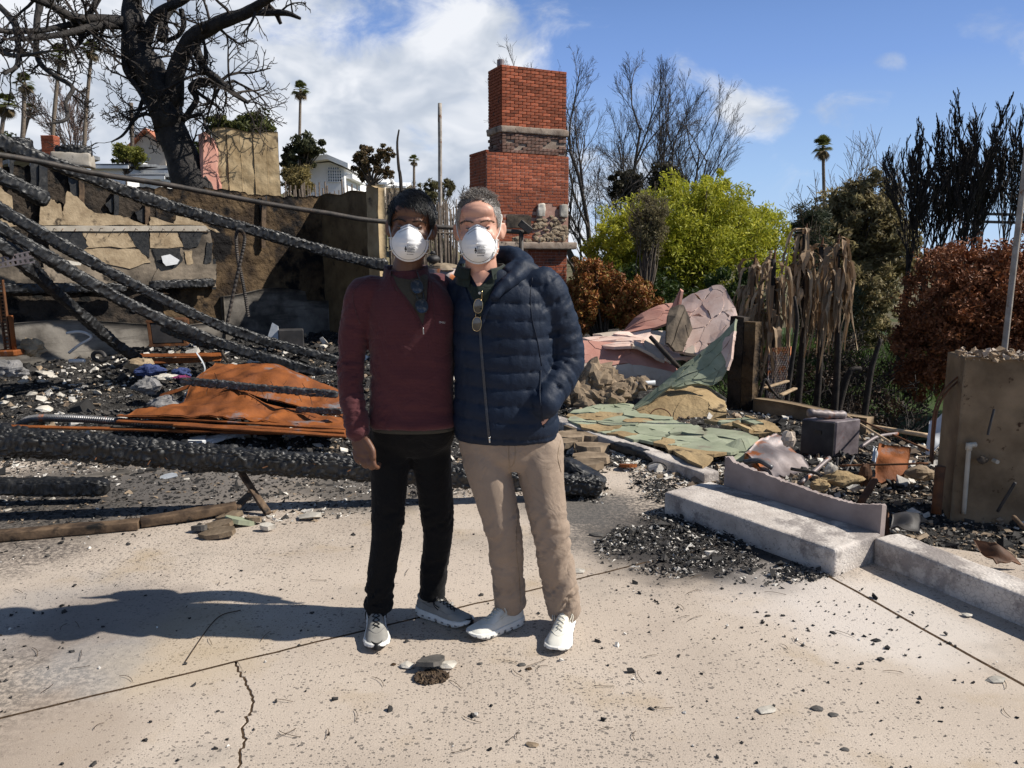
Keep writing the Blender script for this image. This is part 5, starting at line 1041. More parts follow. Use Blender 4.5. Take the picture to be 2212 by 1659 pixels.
# ------------------------------------------------------------------ charred timbers
def hit(u, v):
    z = 0.0
    for _ in range(14):
        p = on_ground(u, v, z); z = max(0.0 if p[1] < 4.9 and patio_side(p[0], p[1]) < .6 else -.3, float(floor_h(p[0], p[1])))
    return p
z6 = lambda x, y: (.3418 * x, 648 + .3418 * y)
zr1 = lambda x, y: (1188 + .293 * x, 540 + .293 * y)
zr2 = lambda x, y: (1566 + .293 * x, 648 + .293 * y)
zf = lambda x, y: (702 + .293 * x, 1188 + .293 * y)
def char_mesh(P, w_, h_, cell, seed, depth=.3, asp=1.7, taper=(1, 1), res=5, rough=.26, sq=.36):
    """a beam along polyline P whose skin is split into pillowed alligator-char cells"""
    P = np.asarray(P, float); seg = np.linalg.norm(np.diff(P, axis=0), axis=1); L = seg.sum(); n = int(L / cell * res * .8) + 8; m_ = max(16, int(2 * (w_ + h_) / cell * res * .8))
    t = np.linspace(0, 1, n); cum = np.r_[0, np.cumsum(seg)] / L; C = np.stack([np.interp(t, cum, P[:, k]) for k in range(3)], -1); T, N, B2 = frames(C)
    up = np.array([0, 0, 1.]); N = nrm(np.cross(T, up)); B2 = np.cross(N, T)
    a = np.linspace(0, 2 * math.pi, m_, endpoint=False); ca, sa = np.cos(a), np.sin(a); e = sq; cx_ = np.sign(ca) * np.abs(ca) ** e; sx_ = np.sign(sa) * np.abs(sa) ** e
    per = 2 * (w_ + h_); U = (t * L)[:, None] / (cell * asp) * np.ones(m_); Vv = (a / (2 * math.pi) * per / cell)[None] * np.ones((n, 1)); nv = max(3, int(round(per / cell))); Vv = Vv * nv / (per / cell)
    U = U + 1.6 * (fbm(np.stack([U, Vv, U * 0], -1) * .45, 3, seed) - .5); Vv = Vv + .9 * (fbm(np.stack([U, Vv * 0, U * 0], -1) * .6, 2, seed + 3) - .5)
    # wrap around the beam
    iu = np.floor(U).astype(np.int64); iv = np.floor(Vv).astype(np.int64); f1 = np.full(U.shape, 9.); f2 = f1.copy(); idd = f1 * 0
    for dx in (-1, 0, 1):
        for dy in (-1, 0, 1):
            c1 = iu + dx; c2 = iv + dy; cw = c2 % nv; h1 = hsh(c1, cw, c1 * 0 + 3, seed); h2 = hsh(c1, cw, c1 * 0 + 7, seed)
            d = np.hypot(c1 + .5 + (h1 - .5) * .98 - U, c2 + .5 + (h2 - .5) * .98 - Vv); nw = d < f1; f2 = np.where(nw, f1, np.minimum(f2, d)); idd = np.where(nw, hsh(c1, cw, c1 * 0 + 11, seed), idd); f1 = np.where(nw, d, f1)
    bumpv = np.minimum(f2 - f1, .5) ** .6 * (.45 + 1.1 * idd); lowf = fbm(np.stack([t * L * 3, t * 0, t * 0], -1), 3, seed + 5)
    tp = np.interp(t, [0, 1], taper) * (1 - rough + 2 * rough * lowf)
    endr = np.clip(np.minimum(t, 1 - t) * L / (w_ * .5), .0, 1) ** .35
    disp = (bumpv - .4) * cell * depth
    rx = (w_ / 2 * tp * (.35 + .65 * endr))[:, None] * cx_ + disp * ca; rz = (h_ / 2 * tp * (.35 + .65 * endr))[:, None] * sx_ + disp * sa
    V = C[:, None] + N[:, None] * rx[..., None] + B2[:, None] * rz[..., None]; i = np.arange(n - 1)[:, None] * m_; j = np.arange(m_)[None]
    F = [np.stack([i + j, i + (j + 1) % m_, i + m_ + (j + 1) % m_, i + m_ + j], -1).reshape(-1, 4)]
    mb = MB(); mb.add(V.reshape(-1, 3), F[0]); c0, c1 = C[0], C[-1]; mb.add(np.vstack([V[0], [c0]]), np.array([(k, (k + 1) % m_, m_) for k in range(m_)])); mb.add(np.vstack([V[-1], [c1]]), np.array([(k, m_, (k + 1) % m_) for k in range(m_)])); return mb
def nails(mb, P, n, seed, L_=.04):
    rng = np.random.default_rng(seed); P = np.asarray(P)
    for k in range(n):
        f = rng.random() * (len(P) - 1); i = int(f); p = P[i] + (P[i + 1] - P[i]) * (f - i); d = unit(np.array([rng.normal(0, .6), -1 + rng.normal(0, .5), rng.normal(0, .7)])); mb.add(*tube([p + d * .05, p + d * (.09 + L_ * rng.random())], .0028, 5))
def timber(pts, w_, h_, cell, seed, label, name='charred_rafter', group=None, mat='char', nnail=0, **kw):
    P = np.array([at(*p) for p in pts]); P = spline(P, 12) if len(P) > 2 else P; mb = char_mesh(P, w_, h_, cell, seed, **kw); t = empty(name, (P[-1][0], P[-1][1], P[-1][2]), label, 'beam', group)
    mb.build('timber', mat, t, True)
    if nnail: nm = MB(); nails(nm, P, nnail, seed); nm.build('nails', 'rust_dark', t)
    return t
GR = 'charred roof rafters fallen against the rear wall'
timber([(-420, 905, 4.15), (0, 950, 4.25), (650, 1003, 4.5), (1300, 1052, 4.70)], .145, .145, .034, 1, 'long thick charred beam lying across the whole left foreground', 'charred_beam', nnail=14, asp=1.1, res=5.5, depth=.8, rough=.10, sq=.6, taper=(1.1, .85))
timber([(-120, 1040, 4.5), (0, 1050, 4.55), (236, 1052, 4.62)], .10, .10, .03, 2, 'short charred beam end under the long charred beam at the left', 'charred_beam', asp=1.2, rough=.1, depth=.4)
timber([(-320, 182, 7.9), (0, 307, 8.4), (308, 427, 9.2), (513, 488, 9.7), (756, 557, 10.3), (838, 574, 10.5)], .115, .135, .03, 3, 'highest charred rafter, running down just below the smooth black pipe', group=GR, depth=.65, res=3.6)
timber([(-220, 275, 7.6), (0, 382, 8.0), (105, 436, 8.3)], .14, .15, .032, 4, 'short thick charred rafter stub broken off at the far left', group=GR, depth=.65, res=3.6)
timber([(-360, 240, 6.7), (0, 452, 7.3), (294, 618, 7.9), (513, 718, 8.4), (738, 780, 8.9)], .09, .115, .029, 5, 'charred rafter second from the top, ending behind the maroon sleeve', group=GR, depth=.65, res=3.6, taper=(1.1, .8))
timber([(-400, 250, 6.5), (0, 490, 7.0), (205, 618, 7.5), (410, 717, 8.0), (615, 786, 8.4), (750, 818, 8.6)], .09, .11, .029, 6, 'charred rafter just below and in front of the second one', group=GR, depth=.65, res=3.6)
timber([(-320, 262, 6.2), (0, 529, 6.9), (113, 625, 7.4), (240, 735, 8.0), (304, 779, 8.25)], .08, .095, .028, 7, 'steepest charred rafter, ending beside the rusty metal box', group=GR, depth=.65, res=3.6)
timber([(-200, 330, 6.6), (-40, 490, 7.2), (60, 560, 7.6), (130, 640, 8.0)], .06, .07, .036, 17, 'thin charred stick crossing the lower left rafters', group=GR, depth=.65, res=3.6)
timber([(390, 822, 6.75), (560, 838, 6.6), (730, 852, 6.5)], .055, .06, .026, 8, 'thin silvery charred batten lying over the orange sheet metal', 'charred_batten', mat='char_ashy', nnail=30, depth=.5)
timber([(640, 884, 6.45), (740, 890, 6.3)], .04, .045, .024, 9, 'short charred batten scrap beside the lower orange sheet', 'charred_batten', mat='char_ashy', depth=.5)
timber([(352, 707, 8.6), (420, 732, 8.4), (470, 745, 8.3)], .12, .10, .04, 10, 'charred timber chunk in front of the rusty metal box', 'charred_batten', depth=.5)
for k, (xa, ya, xb, yb) in enumerate(((-300, 955, 800, 950), (942, 932, 1355, 918))):
    a, b2 = on_plane(*z5(xa, ya), WA, wn_, .2), on_plane(*z5(xb, yb), WA, wn_, .2)
    t = empty('charred_ledger', (a + b2) / 2, ['long charred ledger fixed along the foot of the rear wall', 'short charred ledger on the rear wall left of the looped conduit'][k], 'beam'); char_mesh([a, b2], .09, .11, .04, 30 + k, depth=.45).build('timber', 'char', t, True)
for k, (ua, ub, v, Y) in enumerate(((8, 70, 311, 9.3), (118, 200, 327, 9.6))):
    t = empty('charred_block', at((ua + ub) / 2, v + 14, Y), ['charred block end standing on the wall top at the far left', 'charred block end standing on the wall top under the palms'][k], 'beam'); char_mesh([at(ua, v, Y), at(ub, v + 3, Y + .2)], .3, .16, .05, 50 + k, depth=.5, asp=.8).build('timber', 'char', t, True)
    if k: MB().add(*rough_box(at((ua + ub) / 2, v + 20, Y + .1), (.42, .3, .16), (1, .3, 0), (-.3, 1, 0), (0, 0, 1), .02, .02, 9, .05, 3)).build('plaster_base', 'nail_strip', t, True)
t = empty('charred_post', (at(838, 574, 10.6)[0], 10.6, 0), 'charred post under the highest rafter, mostly behind the maroon shoulder', 'post'); pp = at(838, 574, 10.6); char_mesh([(pp[0], 10.6, -.1), (pp[0] - .02, 10.6, pp[2] - .06)], .12, .12, .045, 61).build('timber', 'char', t, True)
# black iron handrail with its post
rp = [at(-280, 280, 7.2), at(0, 335, 8.0), at(376, 403, 9.0), at(756, 468, 9.9), at(975, 492, 10.4), at(1120, 502, 10.7), at(1140, 500, 10.7)]
hr = empty('iron_handrail', (rp[-1][0], 10.7, -.1), 'smooth black iron handrail sloping across the rear wall to a post behind the men', 'handrail')
S = spline(rp, 60); mb = MB().add(*tube(S + (np.stack([vnoise(S * 2), vnoise(S * 2 + 9), vnoise(S * 2 + 19)], -1) - .5) * .03, .031, 12)); mb.build('rail', 'black_pipe', hr, True)
q0 = at(1126, 503, 10.7); MB().add(*tube([(q0[0], 10.7, -.2), (q0[0], 10.7, q0[2] + .02)], .034, 10)).build('post', 'black_pipe', hr, True)
q0 = at(1128, 482, 10.65); q1 = at(1142, 499, 10.65); MB().add(*box((q0 + q1) / 2, (.2, .05, .10), (1, 0, -.8), (0, 1, 0), bevel=.01)).build('bracket', 'black_pipe', hr)

# ------------------------------------------------------------------ rusted sheet metal and fittings on the left
class Net:
    def __init__(s, rows):   # rows of equal length, each a list of 3-D points
        s.R = np.array(rows, float)
    def __call__(s, a, b2):
        a = np.atleast_1d(np.asarray(a, float)); b2 = np.atleast_1d(np.asarray(b2, float)); nr_, nc = s.R.shape[:2]
        def cr(q_, t):   # q_ (..., n, 3) per sample; t in 0..1
            return None
        ta = np.clip(a, 0, 1) * (nc - 1); tb_ = np.clip(b2, 0, 1) * (nr_ - 1)
        def wts(t, n):
            k = np.minimum(t.astype(int), n - 2); f = t - k; w4 = np.stack([-.5 * f + f ** 2 - .5 * f ** 3, 1 - 2.5 * f ** 2 + 1.5 * f ** 3, .5 * f + 2 * f ** 2 - 1.5 * f ** 3, -.5 * f ** 2 + .5 * f ** 3], -1); return np.stack([k, k + 1, k + 2, k + 3], -1), w4
        ext = lambda A_, ax: np.concatenate([2 * A_.take([0], ax) - A_.take([1], ax), A_, 2 * A_.take([-1], ax) - A_.take([-2], ax)], ax)
        E = ext(ext(s.R, 0), 1); ia, wa = wts(ta, nc); ib, wb = wts(tb_, nr_); out = 0
        for p in range(4):
            for q_ in range(4): out = out + E[ib[:, p], ia[:, q_]] * (wb[:, p] * wa[:, q_])[:, None]
        return out
def sheet(net, nx, ny, th=.006, crumple=.02, seed=0, freq=4):
    a, b2 = np.meshgrid(np.linspace(0, 1, nx), np.linspace(0, 1, ny)); P = net(a.ravel(), b2.ravel()); P = P + (np.stack([fbm(P * freq + 3, 3, seed), fbm(P * freq + 50, 3, seed), fbm(P * freq + 90, 3, seed)], -1) - .5) * 2 * crumple; P[:, 2] += (.5 - np.abs(fbm(P * freq * 1.2 + 17, 2, seed + 9) - .5) * 5) * crumple * 1.6
    i = np.arange(ny - 1)[:, None] * nx; j = np.arange(nx - 1)[None]; F = np.stack([i + j, i + j + 1, i + nx + j + 1, i + nx + j], -1).reshape(-1, 4); N = nx * ny
    G_ = P.reshape(ny, nx, 3); du = np.gradient(G_, axis=1); dv = np.gradient(G_, axis=0); nn = nrm(np.cross(du, dv)).reshape(-1, 3)
    ring = list(range(nx)) + [k * nx + nx - 1 for k in range(1, ny)] + [(ny - 1) * nx + k for k in range(nx - 2, -1, -1)] + [k * nx for k in range(ny - 2, 0, -1)]
    RF = np.array([(ring[k], N + ring[k], N + ring[(k + 1) % len(ring)], ring[(k + 1) % len(ring)]) for k in range(len(ring))]); return MB().add(np.vstack([P, P - nn * th]), np.vstack([F[:, ::-1], F + N, RF]))
def zrow(conv, pts, Y): return [at(*conv(x, y), (Y if np.isscalar(Y) else Y[k])) for k, (x, y) in enumerate(pts)]
net = Net([zrow(z6, [(1360, 395), (1540, 425), (1745, 405), (1930, 480), (2130, 580)], 7.7), zrow(z6, [(1240, 520), (1450, 480), (1720, 455), (1950, 535), (2140, 605)], 7.25), zrow(z6, [(1150, 690), (1310, 610), (1600, 610), (1900, 690), (2170, 755)], 6.7)])
sm = empty('rusted_hood', at(*z6(1700, 640), 7.0), 'domed orange-rusted metal panel, the higher of the two', 'sheet metal'); sheet(net, 70, 36, .012, .026, 2, 3).build('panel', 'rust', sm, True)
net = Net([zrow(z6, [(1130, 690), (1300, 625), (1500, 582), (1780, 690), (2170, 765)], 6.65), zrow(z6, [(860, 715), (1250, 690), (1560, 700), (1850, 748), (2180, 795)], 6.35), zrow(z6, [(740, 748), (1200, 745), (1600, 772), (2000, 808), (2190, 845)], 6.1)])
sm = empty('rusted_sheet', at(*z6(1500, 760), 6.4), 'creased orange-rusted metal panel in front of the domed one', 'sheet metal'); sheet(net, 70, 36, .012, .022, 3, 4).build('panel', 'rust', sm, True)
for k, (pa, pb, Yk) in enumerate((((60, 800), (2190, 850), 6.0), ((880, 735), (2185, 815), 6.05), ((740, 765), (2180, 835), 5.98), ((1100, 790), (2190, 862), 5.9))):
    a, b2 = at(*z6(*pa), Yk + .1), at(*z6(*pb), Yk); MB().add(*rough_box((a + b2) / 2, (np.linalg.norm(b2 - a), .05, .018), b2 - a, (0, 1, .1), None, .005, .008, 5, .05, k)).build('rail', 'rust', sm, True)
for k, (pa, pb, Yk, w_) in enumerate((((1010, 612), (1215, 540), 7.2, .07), ((1240, 530), (1370, 440), 7.5, .05), ((860, 352), (1400, 345), 8.7, .07), ((855, 395), (1400, 372), 8.4, .09), ((900, 375), (1390, 362), 8.5, .03))):
    a, b2 = at(*z6(*pa), Yk), at(*z6(*pb), Yk); o = single('rusted_strip', MB().add(*rough_box((a + b2) / 2, (np.linalg.norm(b2 - a), w_, .014), b2 - a, (0, 1, .5), None, .004, .008, 6, .04, k)), 'rust', ['orange-rusted strip sticking out left of the lower panel', 'bent rusted strip leaning on the domed panel', 'upper rusted track under the rusty metal box', 'lower rusted track under the rusty metal box', 'threaded rusted rod between the two tracks'][k], 'metal strip', 'rusted metal strips in the ash', True)
def corr(P, r_, pitch, amp, n=10, per=6):
    P = np.asarray(P); L = np.linalg.norm(np.diff(P, axis=0), axis=1).sum(); m_ = int(L / pitch * per); S = spline(P, m_); return tube(S, r_ * (1 + amp * np.sin(np.arange(m_) * 2 * math.pi / per)), n)
P = [at(*z6(112, 800), 6.35), at(*z6(200, 752), 6.3), at(*z6(420, 748), 6.2), at(*z6(720, 765), 6.15), at(*z6(1100, 797), 6.1)]
single('flexible_duct', MB().add(*corr(P, .030, .016, .12, 12)), 'duct_steel', 'grey corrugated flexible duct lying along the orange sheet metal', 'duct')
P = [at(*z5(*p), 8.3) for p in ((1440, 1420), (1398, 1340), (1425, 1180), (1485, 880), (1528, 660), (1515, 600), (1488, 583), (1463, 620), (1468, 760), (1490, 880), (1508, 1000), (1525, 1140))]; P = [p + np.array([0, .02 * k, 0]) for k, p in enumerate(P)]
single('looped_conduit', MB().add(*corr(P, .018, .022, .16, 8, 4)), 'black_pipe', 'rusty flexible conduit standing in a tall loop against the rear wall', 'conduit')
# rusty box
be = unit(np.array([1, .28, 0])); bn = np.array([-be[1], be[0], 0]); bc = at(*z5(945, 1322), 8.9); rb = empty('rusty_box', bc + be * .2 + bn * .15, 'open rusty metal box with a recessed front panel in the ash', 'metal box'); bw2, bd2, bh2 = .42, .34, .31; ez = np.array([-.06, 0, 1])
MB().add(*box(bc + be * bw2 / 2 + bn * bd2 / 2 + ez * bh2 / 2, (bw2, bd2, bh2), be, bn, ez, bevel=.012)).build('shell', 'rust_dark', rb)
MB().add(*box(bc + be * bw2 / 2 - bn * .012 + ez * bh2 / 2, (bw2 * .8, .02, bh2 * .76), be, bn, ez, bevel=.006)).build('front_panel', 'dark_steel', rb)
for s_ in (.06, .94): MB().add(*box(bc + be * bw2 * s_ - bn * .014 + ez * bh2 / 2, (.03, .03, bh2), be, bn, ez)).build('frame_rail', 'rust_dark', rb)
for s_ in (.05, .95): MB().add(*box(bc + be * bw2 / 2 - bn * .016 + ez * bh2 * s_, (bw2, .03, .028), be, bn, ez)).build('frame_rail', 'rust_dark', rb)
# slotted upright
a, b2 = at(*z5(55, 1360), 7.4), at(*z5(-2, 900), 7.4); su = empty('slotted_upright', a, 'rusty slotted steel upright standing at the left edge', 'upright'); d_ = unit(b2 - a); L_ = np.linalg.norm(b2 - a); s_ = unit(np.cross(d_, [0, 1, 0]))
mb = MB()
for sg in (-.026, .026): mb.add(*box(a + d_ * L_ / 2 + s_ * sg, (.012, .03, L_), s_, (0, 1, 0), d_))
for k in range(int(L_ / .035)): mb.add(*box(a + d_ * (k + .5) * .035, (.05, .006, .016), s_, (0, 1, 0), d_))
mb.build('channel', 'rust_dark', su); MB().add(*box(a - d_ * .0 + s_ * .0, (.22, .16, .06), s_, (0, 1, 0), (0, 0, 1), bevel=.012)).build('foot', 'rust', su); MB().add(*tube([a - s_ * .06, a + d_ * .36 - s_ * .06], .022, 8)).build('jack', 'rust', su, True)
for k, (pa, pb) in enumerate((((-60, 790), (192, 735)), ((-60, 815), (215, 772)))):
    a, b2 = at(*z5(*pa), 6.9), at(*z5(*pb), 7.0); d_ = unit(b2 - a); L_ = np.linalg.norm(b2 - a); s_ = unit(np.cross(d_, [0, 1, 0])); mb = MB()
    for sg in (-.02, .02): mb.add(*box((a + b2) / 2 + s_ * sg, (L_, .012, .008), d_, s_))
    for q_ in range(int(L_ / .04)): mb.add(*box(a + d_ * (q_ + .5) * .04, (.02, .036, .006), d_, s_))
    single('perforated_strap', mb, 'burnt_steel', ['upper perforated steel strap at the left edge', 'lower perforated steel strap at the left edge'][k], 'strap', 'perforated straps at the left edge')
P = [at(*z6(*p), 7.9) for p in ((435, 335), (500, 285), (575, 240), (555, 215), (500, 200), (420, 210))]
single('bent_pipe', MB().add(*tube(spline(P, 24), .014, 8)), 'white_pipe', 'bent white pipe poking from the ash left of the steep rafter', 'pipe', smooth=True)
P = [at(*z6(*p), 7.7) for p in ((440, 385), (535, 383))]; single('white_tube', MB().add(*tube(P, .02, 8)), 'white_pipe', 'short white tube lying below the bent white pipe', 'pipe')
P = [at(*z6(*p), 8.0) for p in ((1240, 330), (1280, 390), (1295, 440), (1270, 480))]; single('bent_strap', MB().add(*tube(spline(P, 14), .02, 6, ell=.25)), 'galvanised', 'curved steel strap behind the domed rusted panel', 'strap', smooth=True)
def lump(c, size, seed, amp=.25, freq=6., nu=16, nv=10, e=None):
    th_, ph = np.meshgrid(np.linspace(0, 2 * math.pi, nu, endpoint=False), np.linspace(-.5 * math.pi, .5 * math.pi, nv)); d = np.stack([np.cos(ph) * np.cos(th_), np.cos(ph) * np.sin(th_), np.sin(ph)], -1)
    r_ = 1 + (fbm(d * 1.7 + seed * 3.1, 4, seed) - .5) * 2 * amp * 2; V = np.asarray(c) + d * r_[..., None] * np.asarray(size) / 2; i = np.arange(nv - 1)[:, None] * nu; j = np.arange(nu)[None]; F = np.stack([i + j, i + (j + 1) % nu, i + nu + (j + 1) % nu, i + nu + j], -1).reshape(-1, 4); return V.reshape(-1, 3), F
for nm, x, y, Y, sz, mat, lab, cat in (('blue_cloth', 955, 450, 7.9, (.26, .16, .13), 'blue_cloth', 'dark blue cloth heap in the ash above the silvery batten', 'cloth'), ('blue_cloth', 1145, 460, 7.8, (.17, .12, .09), 'blue_cloth', 'small blue cloth scrap right of the larger blue heap', 'cloth'), ('pale_cloth', 1050, 488, 7.5, (.24, .18, .06), 'plaster_chip', 'flat white scrap between the blue cloths', 'scrap'), ('grey_cloth', 925, 545, 7.2, (.24, .2, .15), 'grey_cloth', 'grey cloth bundle in the ash below the blue heap', 'cloth'), ('pink_cloth', 1150, 488, 7.4, (.14, .1, .03), 'magenta_cloth', 'small magenta scrap below the blue cloth', 'scrap'), ('yellow_scrap', 1772, 292, 9.1, (.11, .08, .075), 'yellow_plastic', 'bright yellow plastic scrap near the foot of the wall', 'scrap'), ('straw_bundle', 905, 425, 8.1, (.3, .2, .17), 'plaster_tan', 'pale fibrous lump at the foot of the steepest rafter', 'lump'), ('grey_cloth', 1040, 655, 6.7, (.28, .2, .12), 'grey_cloth', 'pale grey crumpled bag left of the creased rusted panel', 'cloth'), ('melted_lump', 60, 440, 7.2, (.3, .2, .16), 'grey_cloth', 'crumpled grey-white lump at the left edge', 'lump'), ('melted_lump', 200, 300, 7.6, (.22, .2, .18), 'plaster_tan', 'tan crumbling lump behind the left ash field', 'lump')):
    c = at(*z6(x, y), Y); single(nm, MB().add(*lump(c, sz, int(x) % 13, .4, nu=26, nv=16)), mat, lab, cat)
c = at(*z6(620, 360), 7.9); single('charred_ring', MB().add(*tube(c + np.c_[np.cos(np.linspace(0, 6.28, 22)) * .07, np.linspace(0, 6.28, 22) * .01, np.sin(np.linspace(0, 6.28, 22)) * .05], .022, 8, cap=False)), 'dark_steel', 'burnt black ring standing in the ash', 'ring', smooth=True)
c = at(*z6(1730, 250), 9.4); MBp = MB().add(*prism([(-.1, -.08), (.08, -.1), (.05, .16), (-.02, .2)], 0, .02, c, (1, 0, 0), (0, .3, 1), (0, -1, .3))); single('metal_flap', MBp, 'galvanised', 'pale torn metal flap left of the yellow scrap', 'scrap')
c = at(*z6(1840, 245), 9.5); single('dark_crate', MB().add(*box(c, (.3, .2, .24), (1, .3, 0), (-.3, 1, 0), bevel=.01)), 'dark_steel', 'dark scorched carton behind the yellow scrap', 'carton')
# boards in front
def board(pts, w_, th, label, mat, seed, up=(0, 0, 1), group=None, name='scorched_board'):
    a, b2 = np.array(pts[0]), np.array(pts[1]); d_ = b2 - a; s_ = unit(np.cross(up, d_)); return single(name, MB().add(*rough_box((a + b2) / 2, (np.linalg.norm(d_), w_, th), d_, s_, None, .006, .008, 7, .03, seed)), mat, label, 'board', group, True)
h3 = np.array([0, 0, .028])
board((on_ground(-260, 1190) + h3, on_ground(302, 1142) + h3), .085, .05, 'long scorched brown board lying along the patio edge at the left', 'scorched_wood', 1)
board((on_ground(304, 1139) + h3, on_ground(512, 1112) + h3 * 1.8), .075, .05, 'shorter scorched board continuing the long one at the patio edge', 'scorched_wood', 2)
board((on_ground(580, 1114) + [0, 0, .01], at(522, 1022, 4.48)), .045, .022, 'thin scorched board propped under the long charred beam', 'scorched_wood', 3)
board((on_ground(485, 1128) + [0, 0, .02], at(546, 1062, 4.6)), .05, .018, 'splintered board leaning beside the propped one', 'scorched_wood', 4)
board((on_ground(60, 1045), on_ground(280, 1020)), .1, .02, 'flat grey board in the rubble under the long charred beam', 'sooty_concrete', 5)
a, b2 = hit(395, 968), hit(590, 928); board((a + h3, b2 + h3), .12, .03, 'pale flat board behind the long charred beam', 'white_sheet', 6)
for k, (x, y, r_, mt) in enumerate(((1385, 1500, .10, 'brown_stone'), (1510, 1425, .09, 'stucco_green'), (1395, 1450, .09, 'brown_stone'), (1605, 1415, .05, 'brown_stone'), (1265, 1470, .045, 'dark_stone'), (1690, 1460, .04, 'plaster_chip'), (1460, 1390, .07, 'brown_stone'))):
    rng = np.random.default_rng(700 + k); p = on_ground(*z6(x, y)); tl = rng.uniform(-.25, .25, 2); en = unit(np.array([tl[0], tl[1], 1])); ex = unit(np.cross([0, 1, 0], en)); V, F = prism(poly_blob(rng, 9, r_, .2, .6), .004, .03, p + [0, 0, .01], ex, np.cross(en, ex), en)
    single('flagstone_piece', MB().add(V, F), mt, ['brown flagstone shard lying lowest by the propped board', 'pale green stone slab at the foot of the propped board', 'brown flagstone shard behind the lowest one', 'small brown stone right of the pale green slab', 'small dark pointed stone left of the flagstone shards', 'small white chip right of the flagstone shards', 'brown flagstone resting at the end of the shorter board'][k], 'stone', 'flagstone pieces at the patio edge')

# ------------------------------------------------------------------ fractured stucco on the right
def clip_poly(sub, n_, c):
    out = []; m_ = len(sub)
    for k in range(m_):
        p, q_ = sub[k], sub[(k + 1) % m_]; dp, dq = np.dot(p, n_) - c, np.dot(q_, n_) - c
        if dp <= 0: out.append(p)
        if (dp < 0) != (dq < 0) and abs(dp - dq) > 1e-12: out.append(p + (q_ - p) * (dp / (dp - dq)))
    return out
def fracture(poly, n, rng, minarea=0):
    poly = [np.array(p, float) for p in poly]; A_ = np.array(poly); lo_, hi_ = A_.min(0), A_.max(0); S_ = []
    while len(S_) < n:
        p = rng.uniform(lo_, hi_)
        if in_poly(np.array([p[0]]), np.array([p[1]]), A_)[0]: S_.append(p)
    cells = []
    for i in range(n):
        c = list(poly)
        for j in range(n):
            if i != j and len(c) > 2: n_ = S_[j] - S_[i]; c = clip_poly(c, n_, np.dot(n_, (S_[i] + S_[j]) / 2))
        if len(c) > 2: cells.append(np.array(c))
    return cells
def fragments(par, poly, S, n, seed, th, gap, matf, jit=.008, lift=.012, tilt=.0, name='fragment', sub=3, drop=0):
    """break the outline into cells and lay each cell on the surface S as a slab of its own"""
    rng = np.random.default_rng(seed)
    for c in fracture(poly, n, rng):
        if rng.random() < drop: continue
        ctr = c.mean(0); c = ctr + (c - ctr) * (1 - gap); P = []
        for k in range(len(c)):
            a, b2 = c[k], c[(k + 1) % len(c)]; L_ = np.linalg.norm(b2 - a); ns = sub if L_ > .04 else 1
            for s_ in range(ns): P.append(a + (b2 - a) * s_ / ns + (rng.normal(0, jit * min(1, L_ * 4), 2) if s_ else 0))
        P = np.array(P); Q = np.asarray(S(P[:, 0], P[:, 1])); q0 = np.asarray(S(*[np.array([x]) for x in ctr]))[0]; e_ = 1e-3
        du = np.asarray(S(np.array([ctr[0] + e_]), np.array([ctr[1]])))[0] - q0; dv = np.asarray(S(np.array([ctr[0]]), np.array([ctr[1] + e_])))[0] - q0; nn = unit(np.cross(du, dv))
        if np.dot(nn, np.array([0, 0, CAMZ]) - q0) < 0: nn = -nn
        off = rng.uniform(0, lift); tv = rng.normal(0, tilt, 3); Q = Q + nn * off + nn * ((Q - q0) @ tv)[:, None]; q0 = q0 + nn * off; m_ = len(Q)
        V = np.vstack([Q, Q - nn * th, [q0], [q0 - nn * th]]); F = np.array([(k, (k + 1) % m_, 2 * m_) for k in range(m_)] + [(m_ + (k + 1) % m_, m_ + k, 2 * m_ + 1) for k in range(m_)]); F2 = np.array([(k, m_ + k, m_ + (k + 1) % m_, (k + 1) % m_) for k in range(m_)])
        MB().add(V, F).add(V, F2).build(name, matf(ctr, rng), par)
sq = [(0, 0), (1, 0), (1, 1), (0, 1)]
def zn(rows, Ys): return Net([[at(*zr1(x, y), Yk if np.isscalar(Yk) else Yk[i]) for i, (x, y) in enumerate(r_)] for r_, Yk in zip(rows, Ys)])
pk = empty('pink_stucco_wall', at(*zr1(1100, 900), 8.2), 'fallen pink stucco wall curled up into a broken peak', 'wall')
N1 = zn([[(960, 372), (1120, 292), (1265, 262), (1318, 330)], [(940, 480), (1100, 440), (1285, 420), (1380, 475)], [(900, 600), (1060, 600), (1230, 590), (1335, 560)], [(880, 720), (1000, 760), (1120, 765), (1230, 690)]], [(9.0, 8.9, 8.75, 8.5), (8.7, 8.55, 8.35, 8.15), (8.35, 8.2, 8.05, 7.95), (8.05, 7.9, 7.8, 7.8)])
fragments(pk, [(0, .02), (.3, .0), (.7, 0), (1, .03), (1, 1), (0, 1)], N1, 20, 1, .035, .018, lambda c, r: 'stucco_pink' if r.random() < .92 else 'stucco_cream', jit=.02)
N2 = zn([[(235, 650), (500, 605), (750, 590), (905, 600)], [(330, 690), (560, 665), (730, 690), (960, 770)], [(470, 720), (660, 725), (830, 800), (1090, 800)]], [8.6, 8.3, 8.05])
fragments(pk, sq, N2, 16, 2, .03, .025, lambda c, r: 'stucco_pink' if r.random() < .7 else 'stucco_cream', jit=.02, tilt=.1)
N3 = zn([[(190, 665), (400, 680), (640, 715), (960, 880)], [(150, 820), (400, 830), (650, 860), (950, 940)], [(110, 980), (400, 985), (640, 1000), (930, 1010)]], [8.25, 8.05, 7.95])
fragments(pk, sq, N3, 18, 3, .035, .006, lambda c, r: 'stucco_salmon' if c[1] < .52 else 'stucco_cream', jit=.01)
N4 = zn([[(540, 600), (640, 490), (790, 412), (905, 395)], [(560, 612), (690, 590), (820, 560), (900, 520)]], [9.3, 9.0])
